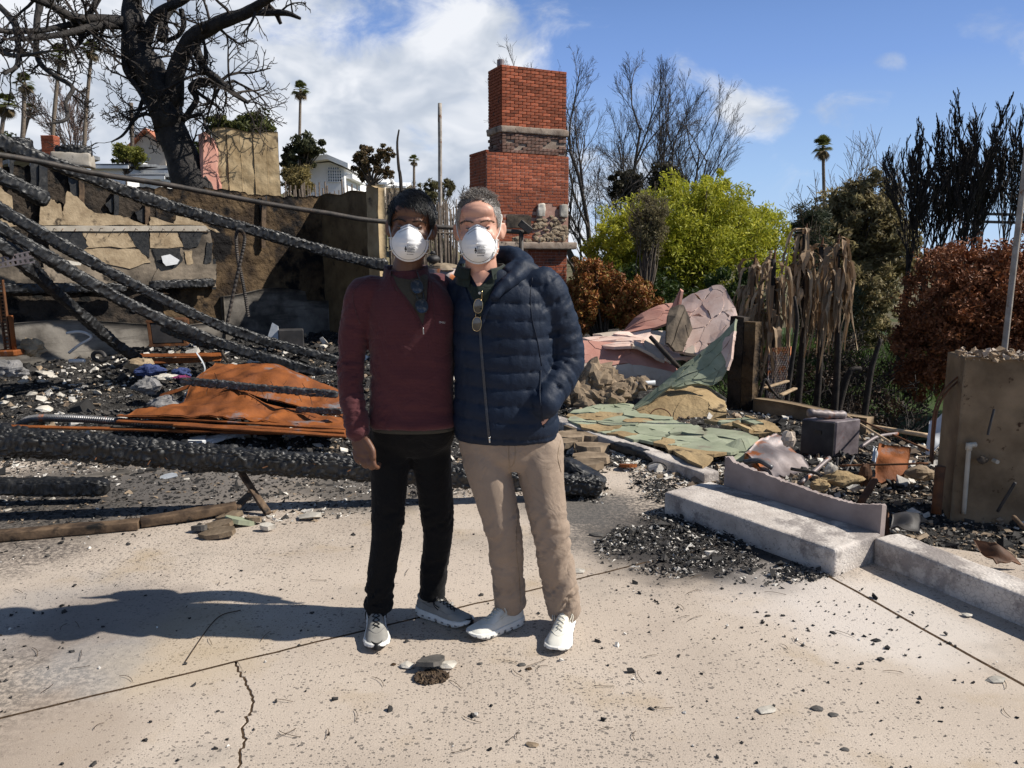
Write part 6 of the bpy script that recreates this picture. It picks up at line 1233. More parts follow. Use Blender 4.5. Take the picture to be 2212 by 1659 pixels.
fragments(pk, sq, N4, 8, 4, .03, .02, lambda c, r: 'stucco_salmon', jit=.01)
N4b = zn([[(880, 470), (900, 420), (935, 350), (965, 285)], [(900, 600), (930, 520), (945, 440), (968, 300)]], [8.6, 8.5]); fragments(pk, sq, N4b, 3, 5, .03, .02, lambda c, r: 'stucco_salmon')
N5 = zn([[(885, 430), (985, 410), (1040, 560), (1085, 740)], [(860, 520), (930, 500), (960, 620), (1000, 745)], [(855, 690), (880, 700), (900, 730), (920, 748)]], [8.25, 8.0, 7.85]); fragments(pk, sq, N5, 5, 6, .03, .01, lambda c, r: 'stucco_char')
gw = empty('green_stucco_panel', at(*zr1(1150, 1000), 7.6), 'cracked green stucco panel slanting up to the pink peak', 'wall')
N6 = zn([[(830, 985), (960, 870), (1110, 755), (1290, 600), (1372, 505)], [(890, 1015), (1000, 950), (1160, 890), (1300, 760), (1352, 640)], [(960, 1010), (1080, 985), (1190, 1000), (1275, 950), (1335, 800)]], [7.45, 7.35, 7.3])
fragments(gw, sq, N6, 22, 7, .035, .02, lambda c, r: 'stucco_green' if c[0] < .7 or r.random() < .4 else 'stucco_pink', jit=.015, tilt=.05)
N7 = zn([[(620, 1150), (700, 1080), (800, 1010), (830, 985)], [(620, 1180), (740, 1130), (810, 1060), (900, 1000)]], [7.3, 7.25]); fragments(gw, sq, N7, 6, 8, .03, .03, lambda c, r: 'stucco_green')
tb2 = empty('papered_stucco_back', at(*zr1(950, 1200), 7.2), 'yellowish tan papered back of a fallen stucco slab below the green panel', 'wall')
N8 = zn([[(790, 1040), (1000, 968), (1150, 1000), (1285, 1100)], [(650, 1170), (850, 1100), (1090, 1090), (1300, 1150)], [(610, 1245), (860, 1265), (1080, 1275), (1300, 1210)]], [7.7, 7.25, 7.0])
fragments(tb2, sq, N8, 9, 9, .05, .008, lambda c, r: 'stucco_back', jit=.01)
# dark wall end beside it
a, b2 = at(1573, 800, 7.75), at(1627, 800, 7.55); ee = unit((b2 - a) * np.array([1, 1, 0])); en_ = np.array([ee[1], -ee[0], 0]); Lq = np.linalg.norm((b2 - a)[:2]); zq = at(1600, 688, 7.65)[2]
we_ = empty('wall_end', (a + b2) / 2 * np.array([1, 1, 0]), 'dark scorched wall end standing right of the pink stucco peak', 'wall')
warpgrid(np.array([a[0], a[1], 0]), ee, en_, 0, Lq * .55, lambda s_: -.3, lambda s_: zq + .02 - .1 * abs(s_ - .05), 12, 40, .02, 'wall_dark', 'scorched_face', we_, 40, th=.12)
warpgrid(np.array([a[0], a[1], 0]), ee, en_, Lq * .56, Lq, lambda s_: -.3, lambda s_: zq - .03, 10, 40, .012, 'wall_brown', 'brown_face', we_, 41, th=.12)
# green slabs on the floor
GF = [zr1(*p) for p in ((130, 1225), (300, 1185), (480, 1140), (610, 1160), (640, 1225), (780, 1235), (930, 1275), (1130, 1345), (1400, 1370), (1540, 1410), (1360, 1520), (1150, 1560), (1125, 1640), (960, 1570), (840, 1485), (560, 1420), (330, 1370), (200, 1320))]
GFw = [on_ground(*p, .05)[:2] for p in GF]; gs = empty('green_floor_slabs', (np.mean(GFw, 0)[0], np.mean(GFw, 0)[1], 0), 'fallen green stucco wall lying flat in cracked slabs', 'wall')
Sfl = lambda a, b2: np.stack([a, b2, .05 + .06 * (fbm(np.stack([a * 2.2, b2 * 2.2, a * 0], -1), 2, 3))], -1)
fragments(gs, GFw, Sfl, 30, 10, .022, .014, lambda c, r: 'stucco_green' if r.random() < .88 else 'stucco_back', jit=.03, lift=.012, tilt=.025)
GF2 = [on_ground(*zr1(*p), .04)[:2] for p in ((1130, 1310), (1400, 1290), (1640, 1320), (1700, 1400), (1540, 1400), (1330, 1360))]
fragments(gs, GF2, Sfl, 12, 11, .03, .04, lambda c, r: 'stucco_back' if r.random() < .6 else 'stucco_green', jit=.012, lift=.04, tilt=.12)
N9 = zn([[(1300, 1440), (1420, 1390), (1540, 1405)], [(1310, 1560), (1410, 1560), (1490, 1530)]], [5.75, 5.55]); fragments(gs, sq, N9, 4, 12, .035, .01, lambda c, r: 'stucco_green')
# heap of broken stones
rng = np.random.default_rng(31)
for k, (x, y, s_) in enumerate(((330, 930, .42), (400, 960, .34), (300, 1010, .3), (210, 1060, .34), (260, 1130, .3), (350, 1110, .24), (430, 1050, .3), (500, 1080, .28), (560, 1070, .26), (480, 1140, .24), (170, 1000, .26), (600, 1030, .2), (360, 1050, .2), (400, 1130, .2), (140, 1110, .24), (640, 1000, .22), (560, 1000, .2), (690, 990, .18), (240, 960, .24), (440, 940, .22))):
    c = at(*zr1(x, y), 7.75 - (y - 900) * .0012); v, f = lump((0, 0, 0), (s_, s_ * .7, s_ * rng.uniform(.4, .7)), k, .5, nu=18, nv=11); Rm = rot_rand(rng, 1, .5)[0]; v = v @ Rm.T + c
    single('broken_stone', MB().add(v, f), 'brown_stone', 'brown broken masonry stone in the heap between the navy jacket and the green slabs', 'stone', 'broken stones heaped left of the green slabs')
for k, (x, y, s_) in enumerate(((130, 1400, .3), (260, 1380, .3), (330, 1400, .28), (200, 1340, .22), (310, 1480, .28), (300, 1560, .26), (250, 1610, .3), (100, 1450, .22))):
    p = on_ground(*zr1(x, y), .02); rng = np.random.default_rng(800 + k); V, F = prism(poly_blob(rng, 7, s_ * .5, .18, .75), 0, .05, p, (1, 0, 0), (0, 1, 0), unit(rng.normal(0, .1, 3) + [0, 0, 1])); single('paver_stone', MB().add(V, F), 'brown_stone', 'flat brown paving stone in the char right of the tan trousers', 'stone', 'brown paving stones beside the tan trousers')
P = [at(*zr1(740, 640), 7.9), at(*zr1(850, 760), 7.75), at(*zr1(955, 872), 7.6)]; single('burnt_stick', MB().add(*tube(P, [.022, .028, .022], 8)), 'bark_burnt', 'black burnt stick leaning in the pink stucco shell', 'stick', smooth=True)
p = at(*zr1(670, 985), 7.6); single('broken_tube', MB().add(*tube([p - [.14, 0, .01], p + [.14, -.03, .015]], .024, 12)), 'galvanised', 'short grey pipe lying behind the stone heap', 'pipe', smooth=True)
t_ = np.linspace(0, 6.1, 22); c = at(*zr1(815, 1240), 6.95); single('wire_ring', MB().add(*tube(c + np.c_[np.cos(t_) * .10, np.sin(t_) * .05, np.sin(t_) * .08], .006, 6)), 'rust_dark', 'rusty wire ring on the green slabs', 'wire')
p = on_ground(*zr1(965, 1555), .04); single('rusty_can', MB().add(*tube([p - [.05, 0, 0], p + [.05, -.01, .01]], .028, 12)), 'plaster_chip', 'small white cylinder with a rusty end on the kerb', 'can', smooth=True)
p = on_ground(*zr1(575, 1600), .02); single('rust_disc', MB().add(*tube([p, p + [0, .004, .02]], .065, 18)), 'rust', 'flat orange rusted disc in the char before the kerb', 'disc')
t_ = np.linspace(0, 6.28, 22); c = on_ground(*zr1(790, 1640), .01); single('burnt_hoop', MB().add(*tube(c + np.c_[np.cos(t_) * .07, np.sin(t_) * .05, .03 + .03 * np.sin(t_)], .006, 6, cap=False)), 'dark_steel', 'dark rusty hoop standing in the char by the kerb', 'hoop')
timber([(1322, 960, 5.85), (1395, 982, 5.6), (1432, 1000, 5.45)], .10, .06, .03, 71, 'short charred plank behind the low mauve kerb', 'charred_plank')
timber([(1210, 1000, 4.9), (1262, 1035, 4.85), (1300, 1058, 4.8)], .16, .14, .04, 72, 'crumbled charred beam end right of the tan trousers', 'charred_lump')
# low wall and things behind the step
lw0, lw1 = np.array([2.41, 7.56, 0]), np.array([3.12, 6.62, 0]); le = unit(lw1 - lw0); lnm = np.array([le[1], -le[0], 0])
lwall = empty('low_wall', (lw0 + lw1) / 2, 'low brown wall along the rear edge of the terrace', 'wall')
warpgrid(lw0, le, -lnm if lnm[1] > 0 else lnm, 0, np.linalg.norm(lw1 - lw0), lambda s_: -.8, lambda s_: .115 + .01 * math.sin(s_ * 5), 40, 14, .006, 'block_tan', 'face', lwall, 51, th=.12)
def slab4(name, pts, th, mat, label, cat, lip=None):
    P = np.array(pts); nn = unit(np.cross(P[1] - P[0], P[3] - P[0])); nn = nn if nn[1] < 0 else -nn; N_ = Net([[P[0], (P[0] + P[1]) / 2, P[1]], [(P[0] + P[3]) / 2, P.mean(0) + nn * .02, (P[1] + P[2]) / 2], [P[3], (P[3] + P[2]) / 2, P[2]]]); t = empty(name, P[np.argmin(P[:, 2])], label, cat); sheet(N_, 16, 14, th, .02, int(abs(P[0][0] * 100)), 5).build('panel', mat, t, True)
    if lip:
        for k in range(4): a, b2 = P[k], P[(k + 1) % 4]; MB().add(*box((a + b2) / 2 + nn * lip / 2, (np.linalg.norm(b2 - a), .012, lip), b2 - a, np.cross(nn, b2 - a), nn)).build('rim', mat, t)
    return t
slab4('burnt_appliance', [at(*zr2(150, 1130), 5.55), at(*zr2(365, 985), 5.85), at(*zr2(640, 1265), 5.5), at(*zr2(345, 1330), 5.15)], .02, 'burnt_steel', 'burnt steel appliance panel tilted up behind the porch step', 'panel', -.10)
cb = on_ground(*zr2(800, 1165), -.02); c_e = unit(np.array([.83, -.3, 0])); c_n = np.array([.34, .94, 0]); cab = empty('burnt_cabinet', cb, 'small burnt metal cabinet with a purple side and crumpled foil on top', 'cabinet'); hb2 = .285
e2 = unit(np.array([.90, .42, 0])); e3 = unit(np.array([-.88, .47, 0]))
MB().add(*box(cb + e2 * .13 + e3 * .12 + np.array([0, 0, hb2 / 2]), (.26, .25, hb2), e2, e3, (0, 0, 1), bevel=.008)).build('shell', 'purple_steel', cab)
MB().add(*box(cb + e3 * .12 - e2 * .006 + np.array([0, 0, hb2 / 2]), (.012, .235, hb2 * .93), e2, e3, (0, 0, 1), bevel=.003)).build('door', 'dark_steel', cab)
MB().add(*box(cb + e3 * .11 - e2 * .016 + np.array([0, 0, hb2 * .68]), (.012, .05, .03), e2, e3, (0, 0, 1))).build('vent', 'frame_black', cab)
ft = cb + e2 * .1 + e3 * .13 + np.array([0, 0, hb2 + .035]); fo = single('foil_roll', MB().add(*tube(spline([ft - [.16, .02, -.02], ft, ft + [.15, .03, -.01]], 12), [.03, .036, .028, .038, .03, .04, .034, .027, .036, .03, .038, .026], 9)), 'burnt_steel', 'crumpled grey foil roll lying on the small burnt cabinet', 'foil', smooth=True)
slab4('orange_panel', [at(*zr2(1120, 1060), 5.35), at(*zr2(1375, 1085), 5.3), at(*zr2(1310, 1390), 5.0), at(*zr2(1100, 1330), 5.05)], .015, 'rust', 'orange rusted panel standing left of the tan wall block', 'panel')
slab4('white_board', [at(*zr2(1520, 880), 6.0), at(*zr2(1652, 845), 5.9), at(*zr2(1630, 1010), 5.8), at(*zr2(1490, 1190), 5.75)], .02, 'white_sheet', 'torn white panel behind the arching tubes', 'board')
slab4('bent_sheet', [at(*zr2(1100, 1060), 5.2), at(*zr2(1125, 1070), 5.15), at(*zr2(1120, 1200), 5.05), at(*zr2(1085, 1190), 5.1)], .008, 'galvanised', 'small curled grey sheet left of the orange panel', 'scrap')
# tan wall block
k0 = on_ground(2052, 1112, -.03); k0b = k0 + np.array([1.5, -.25, 0]); ke = unit(k0b - k0); kn = np.array([ke[1], -ke[0], 0]); ktop = at(2068, 772, k0[1])[2]
tbk = empty('tan_wall_block', k0 + ke * .5, 'scorched tan concrete wall block at the right edge', 'wall')
warpgrid(np.array([k0[0], k0[1], 0]), ke, kn, 0, 1.5, lambda s_: -.2, lambda s_: ktop - .05 * s_ + .006 * math.sin(s_ * 30), 70, 50, .006, 'block_tan', 'front_face', tbk, 61, th=.26, fx=8, fz=8)
rng = np.random.default_rng(8); mb = MB(); n = 700; pos = np.array([k0[0], k0[1], 0]) + ke * rng.uniform(0, 1.4, (n, 1)) - kn * rng.uniform(.0, .26, (n, 1)); pos[:, 2] = ktop + rng.uniform(-.02, .022, n)
chunks(mb, pos, rng.uniform(.01, .04, n), mixcol(rng, n, [(.36, .27, .18), (.22, .15, .09), (.48, .42, .36)]), rng); tag(mb.build('broken_top', 'rubble', tbk), kind='stuff')
pv = [at(*zr2(1760, 1575), k0[1] - .03), at(*zr2(1785, 1250), k0[1] - .04), at(*zr2(1800, 1070), k0[1] - .05), at(*zr2(1850, 1066), k0[1] - .05)]; pv[0][2] = min(pv[0][2], 0)
vp = empty('vent_pipe', pv[0], 'thin cream plastic pipe with an elbow fixed to the tan wall block', 'pipe'); MB().add(*tube(np.linspace(pv[0], pv[2], 12), .013, 10)).build('riser', 'pvc', vp, True); MB().add(*tube([pv[2], pv[3]], .015, 10)).build('elbow', 'pvc', vp, True); MB().add(*tube([pv[2] - [0, 0, .03], pv[2] + [0, 0, .012]], .018, 10)).build('collar', 'pvc', vp, True)
hp = at(*zr2(2010, 1195), k0[1] - .10); MB().add(*tube([hp, hp + [0, .04, 0]], .012, 10)).build('bolt_hole', 'pvc', tbk); hp = at(*zr2(1900, 1180), k0[1] - .08); MB().add(*lump(hp, (.06, .03, .05), 3)).build('burnt_knot', 'stucco_char', tbk)
P = [at(*zr2(1985, 805), k0[1] - .1), at(*zr2(1960, 900), k0[1] - .12), at(*zr2(1938, 995), k0[1] - .12)]; MB().add(*tube(P, .007, 6)).build('hanging_rod', 'dark_steel', tbk)
for k, off in enumerate((0, 1)):
    P = [at(*zr2(x + 14 * off, y + 22 * off), 4.6 - .03 * i_) for i_, (x, y) in enumerate(((1985, 430), (1880, 470), (1740, 550), (1620, 660), (1555, 780), (1530, 950), (1515, 1190)))]
    single('arching_tube', MB().add(*tube(spline(P, 30), .0065, 7)), 'rust_dark', ['outer thin rusty tube arching from the tan wall block to the ground', 'inner thin rusty tube arching from the tan wall block to the ground'][k], 'tube', 'arching rusty tubes', True)
def rod(pa, pb, Ya, Yb, r_, mat, label, name='metal_rod', cat='rod', conv=zr2, mid=None):
    P = [at(*conv(*pa), Ya)] + ([at(*conv(*mid), (Ya + Yb) / 2)] if mid else []) + [at(*conv(*pb), Yb)]; return single(name, MB().add(*tube(spline(P, 12), r_, 8)), mat, label, cat, smooth=True)
rod((850, 1222), (1500, 1205), 5.0, 4.75, .007, 'rust_dark', 'horizontal rusty rod crossing in front of the orange panel')
rod((1000, 1495), (1105, 1325), 4.6, 4.75, .024, 'rust_dark', 'stubby rusty pipe sticking up behind the upstand', 'pipe_stub', 'pipe')
rod((560, 1350), (770, 1165), 5.0, 5.3, .016, 'burnt_steel', 'grey pipe lying against the tilted appliance panel', 'grey_pipe', 'pipe')
rod((490, 1245), (775, 1420), 5.2, 4.75, .012, 'black_pipe', 'black flexible hose curving down behind the upstand', 'black_hose', 'hose', mid=(700, 1290))
rod((140, 1195), (350, 1240), 5.1, 5.0, .018, 'duct_steel', 'short ribbed grey hose at the foot of the tilted appliance panel', 'ribbed_hose', 'hose', mid=(250, 1185))
rod((905, 858), (1212, 1045), 6.3, 5.3, .009, 'raw_wood', 'thin pale stick slanting down beside the burnt cabinet', 'stick', 'stick')
rod((960, 870), (1500, 1110), 6.4, 5.4, .008, 'rust_dark', 'long thin rusty rod slanting right of the burnt cabinet')
rod((1090, 935), (1495, 1000), 6.6, 6.3, .02, 'raw_wood', 'pale timber lying beyond the low wall end', 'pale_timber', 'timber')
rod((1000, 1085), (1270, 985), 5.6, 5.9, .014, 'burnt_steel', 'bent grey strip behind the orange panel', 'grey_strip', 'strip', mid=(1120, 1010))
rod((830, 1160), (822, 1280), 5.1, 5.05, .008, 'dark_steel', 'short black upright rod left of the orange panel')
rod((890, 1270), (950, 1150), 5.1, 5.2, .009, 'dark_steel', 'short black slanting rod left of the orange panel')
rod((2010, 1560), (2140, 1345), 4.3, 4.25, .009, 'dark_steel', 'thin black rod leaning on the tan wall block')
rod((2130, 1600), (2205, 1680), 3.95, 3.8, .012, 'scorched_wood', 'splintered stick at the right edge behind the kerb', 'stick', 'stick')
pb_ = on_ground(2022, 1108, -.02); single('short_post', MB().add(*tube(np.linspace(pb_, pb_ + [.0, 0, .29], 6), [.03, .028, .029, .027, .028, .03], 10)), 'rust_dark', 'short rusty post standing left of the tan wall block', 'post', smooth=True)
for k, (x, y, w_, h_, mt, lab) in enumerate(((870, 1320, .24, .09, 'stucco_back', 'rolled tan paper scrap behind the upstand'), (700, 1370, .14, .07, 'stucco_back', 'small tan stucco scrap behind the upstand'), (1030, 1290, .09, .16, 'rust_dark', 'rusty upright can left of the orange panel'), (780, 1260, .08, .1, 'plaster_chip', 'pale upright shard before the burnt cabinet'), (470, 1030, .1, .12, 'stucco_cream', 'cream shard standing behind the tilted appliance panel'), (1450, 1280, .2, .1, 'brown_stone', 'brown stone right of the orange panel'))):
    p = at(*zr2(x, y), 5.0 - (y - 1200) * .0012); v, f = lump(p, (w_, w_ * .6, h_), k + 3, .3, nu=14, nv=9); single(['paper_scrap', 'stucco_scrap', 'rusty_can', 'plaster_shard', 'stucco_shard', 'brown_stone'][k], MB().add(v, f), mt, lab, 'scrap')
p = on_ground(*zr2(1180, 1640), -.05); slab4('crumpled_black_sheet', [at(*zr2(1230, 1560), 4.3), at(*zr2(1420, 1600), 4.25), at(*zr2(1430, 1700), 4.05), at(*zr2(1220, 1690), 4.1)], .01, 'dark_steel', 'crumpled black sheet beside the right end of the upstand', 'scrap')
slab4('rust_flake', [at(*zr2(1130, 1590), 4.35), at(*zr2(1215, 1580), 4.3), at(*zr2(1220, 1690), 4.15), at(*zr2(1140, 1690), 4.2)], .01, 'rust_dark', 'dark rusted plate tucked against the upstand end', 'scrap')
slab4('rusted_curl', [on_ground(2100, 1170, .1), on_ground(2150, 1178, .1), on_ground(2200, 1218, .02), on_ground(2150, 1222, .02)], .01, 'rust_dark', 'curled dark rusted sheet behind the right kerb', 'scrap')
# chain-link panel
a, b2 = at(1655, 880, 10.2), at(1700, 880, 9.9); tp = at(1655, 752, 10.2)[2]; cl = empty('chain_link_panel', (a + b2) / 2, 'bent chain-link fence panel beside the dark wall end', 'fence'); w3 = b2 - a; Hc = tp - a[2]; mb = MB()
for k in range(-12, 14):
    for sg in (1, -1):
        t0 = max(0, -k / 13 if sg > 0 else (k / 13 - 1)); pts = []
        for f in np.linspace(0, 1, 9):
            x = (k / 13 + f * sg * 1.0) if sg > 0 else (k / 13 + 1 - f)
            if 0 <= x <= 1: pts.append(a + w3 * x + np.array([0, 0, Hc * f]))
        if len(pts) > 1: mb.add(*tube(pts, .004, 3, cap=False))
mb.build('mesh', 'burnt_steel', cl)
for q_ in (0, 1): MB().add(*tube([a + w3 * q_ - [0, 0, .5], a + w3 * q_ + [0, 0, Hc]], .011, 8)).build('post', 'burnt_steel', cl, True)
for k, (pa, pb, Y0_) in enumerate((((1545, 1030), (1755, 965), 8.6), ((1700, 1070), (1810, 1020), 8.4), ((1560, 980), (1640, 1050), 8.9))):
    a, b2 = at(*zr1(*pa), Y0_), at(*zr1(*pb), Y0_ + .2); board((a, b2), .05, .02, ['longer pale board leaning before the chain-link panel', 'shorter pale board below the longer one by the chain-link panel', 'scorched board crossing behind the two pale boards'][k], 'raw_wood' if k < 2 else 'scorched_wood', 20 + k)
# drum planter and kettle seen between the men
dc = at(955, 640, 9.6); dr = empty('steel_drum', (dc[0], dc[1], -.05), 'grey steel drum heaped with rubble, seen between the two men', 'drum'); r0_ = .22; zt_ = at(955, 580, 9.6)[2]
MB().add(*tube(np.array([(dc[0], dc[1], z_) for z_ in np.linspace(-.1, zt_, 12)]), r0_ * (1 + .03 * (np.arange(12) % 4 == 3)), 24)).build('body', 'burnt_steel', dr, True)
MB().add(*lump((dc[0], dc[1], zt_), (.42, .42, .14), 5, .3)).build('heap', 'flagstone', dr); kc = at(935, 560, 9.5); kt = empty('kettle', kc - [0, 0, .07], 'blackened kettle standing on the drum between the two men', 'kettle'); MB().add(*lump(kc, (.16, .16, .11), 2, .12)).build('body', 'dark_steel', kt, True); MB().add(*tube([kc + [0, 0, .06], kc + [0, 0, .10]], [.04, .025], 12)).build('lid', 'dark_steel', kt, True)

# ------------------------------------------------------------------ rubble
CHAR = [(.012, .012, .012), (.03, .028, .027), (.05, .045, .04)]; PALE = [(.42, .40, .37), (.60, .57, .52), (.68, .64, .57)]; TANS = [(.20, .15, .10), (.34, .26, .18), (.12, .085, .06)]
def scatter(n, xr_, yr_, seed, sizes, wpale, wtan, mask, zoff=.0, clus=1.6, thr=.5):
    rng = np.random.default_rng(seed); x = rng.uniform(*xr_, n); y = rng.uniform(*yr_, n); k = mask(x, y); x, y = x[k], y[k]; n = len(x); z = np.maximum(floor_h(x, y), np.where((y < 5.6) & (x < 1.4), 0.0, -9))
    s_ = sizes[0] * np.exp(rng.normal(0, sizes[1], n)); s_ = np.minimum(s_, sizes[0] * 2.8); cl_ = fbm(np.stack([x * clus, y * clus, x * 0], -1), 3, seed) ; pr = rng.random(n)
    pp_ = np.clip((cl_ - .38) * 4.5, 0.05, 2.2) * wpale; kind = np.where(pr < pp_, 1, np.where(pr < pp_ + wtan, 2, 0))
    cols = np.where((kind == 1)[:, None], mixcol(rng, n, PALE), np.where((kind == 2)[:, None], mixcol(rng, n, TANS), mixcol(rng, n, CHAR))); return np.stack([x, y, z + s_ * .12 + zoff], -1), s_, cols, rng
wallm = lambda x, y: (x * -.68 + y * .73) < (-2.9 * -.68 + 12 * .73) - .1
mb = MB()
for n, yr_, sz, wp, wt, sd in ((22000, (4.2, 6.3), (.0125, .5), .22, .10, 1), (20000, (5.4, 8.2), (.019, .5), .17, .08, 2), (5500, (5.6, 10.5), (.026, .5), .14, .08, 6), (4500, (8, 12.5), (.036, .5), .26, .08, 3), (700, (5.2, 11), (.06, .4), .25, .12, 4)):
    pos, s_, cols, rng = scatter(n, (-6.6, 1.3), yr_, sd, sz, wp, wt, lambda x, y: wallm(x, y) & (patio_side(x, y) > .06) & (x < 1.2 - (y < 5.3) * .55))
    chunks(mb, pos, s_, cols, rng, (.2, .75), .45, 'tet' if sd < 3 else 'box')
tag(mb.build('ash_rubble', 'rubble'), 'black char and pale plaster rubble covering the burnt floor at the left', 'rubble', kind='stuff')
mb = MB(); Bn = n1_; sidef = lambda x, y: (x - A[0]) * Bn[0] + (y - A[1]) * Bn[1]
bmask = lambda x, y: (sidef(x, y) > DP + .05) & (x < edge_x(y) + .1) & (x > .3)
for n, yr_, sz, wp, wt, sd in ((42000, (2.2, 6.0), (.014, .5), .62, .30, 11), (4500, (3, 8), (.026, .5), .45, .35, 12), (500, (3.0, 7.5), (.05, .35), .35, .4, 13)):
    pos, s_, cols, rng = scatter(n, (.3, 5.0), yr_, sd, sz, wp, wt, bmask); chunks(mb, pos, s_, cols, rng, (.2, .75), .5, 'tet' if sd == 11 else 'box')
tag(mb.build('stucco_rubble', 'rubble'), 'pale and tan broken stucco rubble behind the porch step', 'rubble', kind='stuff')
mb = MB(); rng = np.random.default_rng(5); PL = np.array([g2(*p) for p in ((1228, 1010), (1290, 985), (1460, 1055), (1490, 1100), (1830, 1235), (1760, 1258), (1640, 1268), (1500, 1255), (1380, 1240), (1300, 1215), (1280, 1180), (1350, 1130), (1310, 1090), (1225, 1080))])
n = 46000; x = rng.uniform(PL[:, 0].min(), PL[:, 0].max(), n); y = rng.uniform(PL[:, 1].min(), PL[:, 1].max(), n); dk = in_poly(x, y, PL) & (fbm(np.stack([x * 3, y * 3, x * 0], -1), 3, 8) > .33 + .3 * rng.random(n)); x, y = x[dk], y[dk]; n = len(x); s_ = .0068 * np.exp(rng.normal(0, .6, n))
cols = np.where((rng.random(n) < .16)[:, None], mixcol(rng, n, PALE), mixcol(rng, n, CHAR)); chunks(mb, np.stack([x, y, s_ * .25 + rng.uniform(0, .02, n) * (rng.random(n) < .5)], -1), s_, cols, rng, (.25, .7), .4, 'tet')
tag(mb.build('char_litter', 'rubble'), 'black charcoal crumbs heaped on the patio along the porch step', 'charcoal', kind='stuff')
# loose litter over the patio: crumbs, flakes and curled needles
mb = MB(); rng = np.random.default_rng(6); n = 4200; u = rng.uniform(0, 2212, n); v = rng.uniform(1110, 1659, n)
wgt = .06 + .6 * np.exp(-((u - 1780) / 260) ** 2 - ((v - 1340) / 90) ** 2) + .5 * np.exp(-((u - 1500) / 250) ** 2 - ((v - 1250) / 60) ** 2) + .3 * np.exp(-((u - 60) / 120) ** 2 - ((v - 1380) / 90) ** 2) + 2.0 * np.exp(-(np.maximum(u - 60, 0) / 230) ** 2 - ((v - 1190 + u * .13) / 26) ** 2); k = rng.random(n) < wgt; pos = np.array([on_ground(a, b2, .003) for a, b2 in zip(u[k], v[k])]); n = len(pos)
k2 = (sidef(pos[:, 0], pos[:, 1]) < -.02) | (pos[:, 0] < .8); pos = pos[k2]; n = len(pos); s_ = .0075 * np.exp(rng.normal(0, .5, n)); chunks(mb, pos, s_, np.where((rng.random(n) < .14)[:, None], mixcol(rng, n, PALE), mixcol(rng, n, CHAR)), rng, (.3, .8), .4)
tag(mb.build('patio_crumbs', 'litter'), 'loose black crumbs and pale flakes strewn over the patio', 'litter', kind='stuff')
mb = MB(); rng = np.random.default_rng(7)
for (u, v) in [(160, 1340), (175, 1400), (230, 1560), (590, 1508), (760, 1530), (1120, 1435), (1130, 1440), (1330, 1570), (1460, 1335), (1480, 1345), (1190, 1440), (1000, 1490), (460, 1395), (1680, 1390), (250, 1460), (80, 1500), (1900, 1450), (1050, 1560), (700, 1600), (1400, 1480)] + [(rng.uniform(0, 2200), rng.uniform(1180, 1650)) for _ in range(36)]:
    p = on_ground(u, v, .004); a = rng.uniform(0, 6.28); L_ = rng.uniform(.04, .11); cv = rng.normal(0, .9); t_ = np.linspace(0, 1, 7); an = a + cv * t_; st_ = np.cumsum(np.c_[np.cos(an), np.sin(an), 0 * an], 0) * L_ / 7; mb.add(*tube(p + st_ + np.c_[0 * t_, 0 * t_, .004 * np.sin(t_ * 3)], .0011, 3, cap=False))
tag(mb.build('needles', 'soil'), 'thin curled brown needles scattered on the patio', 'needles', kind='stuff')
P = [on_ground(*p, .005) for p in ((400, 1430), (430, 1385), (455, 1350), (480, 1328), (520, 1318))]; single('curled_wire', MB().add(*tube(spline(P, 20), .002, 6)), 'soil', 'thin dark wire curving over the shadowed patio', 'wire')
# separate pale plaster lumps and char lumps one can pick out
rng = np.random.default_rng(55)
for x, y, s_ in ((165, 1240, .085), (275, 1230, .09), (320, 1275, .085), (460, 1232, .05), (30, 1290, .10), (45, 1345, .10), (145, 1370, .09), (92, 1352, .06), (590, 1290, .05), (725, 1265, .05), (795, 1240, .06), (1185, 1150, .10), (1255, 1135, .07), (1120, 1165, .06), (740, 1100, .08), (690, 1150, .08), (300, 480, .24), (610, 592, .16), (385, 605, .10), (200, 602, .13), (265, 630, .12), (285, 700, .2), (60, 625, .14), (20, 660, .14), (95, 690, .12), (270, 520, .12), (820, 612, .08), (185, 235, .2), (130, 365, .14), (560, 500, .10), (2015, 925, .10), (1660, 880, .12), (1960, 1380, .16), (2040, 300, .18), (1900, 350, .18), (460, 640, .1), (680, 520, .1), (350, 560, .1), (150, 520, .12), (480, 1130, .05)):
    p = hit(*z6(x, y)); s_ *= .75; v, f = rock(rng, (s_ * 1.2, s_, s_ * rng.uniform(.35, .6))); v = v @ rot_rand(rng, 1, .25)[0].T; single('plaster_lump', MB().add(v + p + [0, 0, s_ * .12], f), 'plaster_chip', 'loose cream plaster lump lying in the black rubble at the left', 'rubble', 'cream plaster lumps in the left rubble')
for x, y, s_, mt in ((1460, 870, .15, 'galvanised'), (1860, 880, .10, 'white_sheet'), (1240, 900, .08, 'galvanised'), (1350, 905, .12, 'white_sheet'), (1080, 1140, .07, 'galvanised')):
    p = hit(*z6(x, y)); single('metal_scrap', MB().add(*prism(poly_blob(rng, 8, s_, .3, .5), 0, .008, p + [0, 0, .03], (1, 0, .1), (0, .9, .3), (0, -.3, .9))), mt, 'crumpled pale metal scrap behind the long charred beam', 'scrap', 'metal scraps behind the long charred beam')
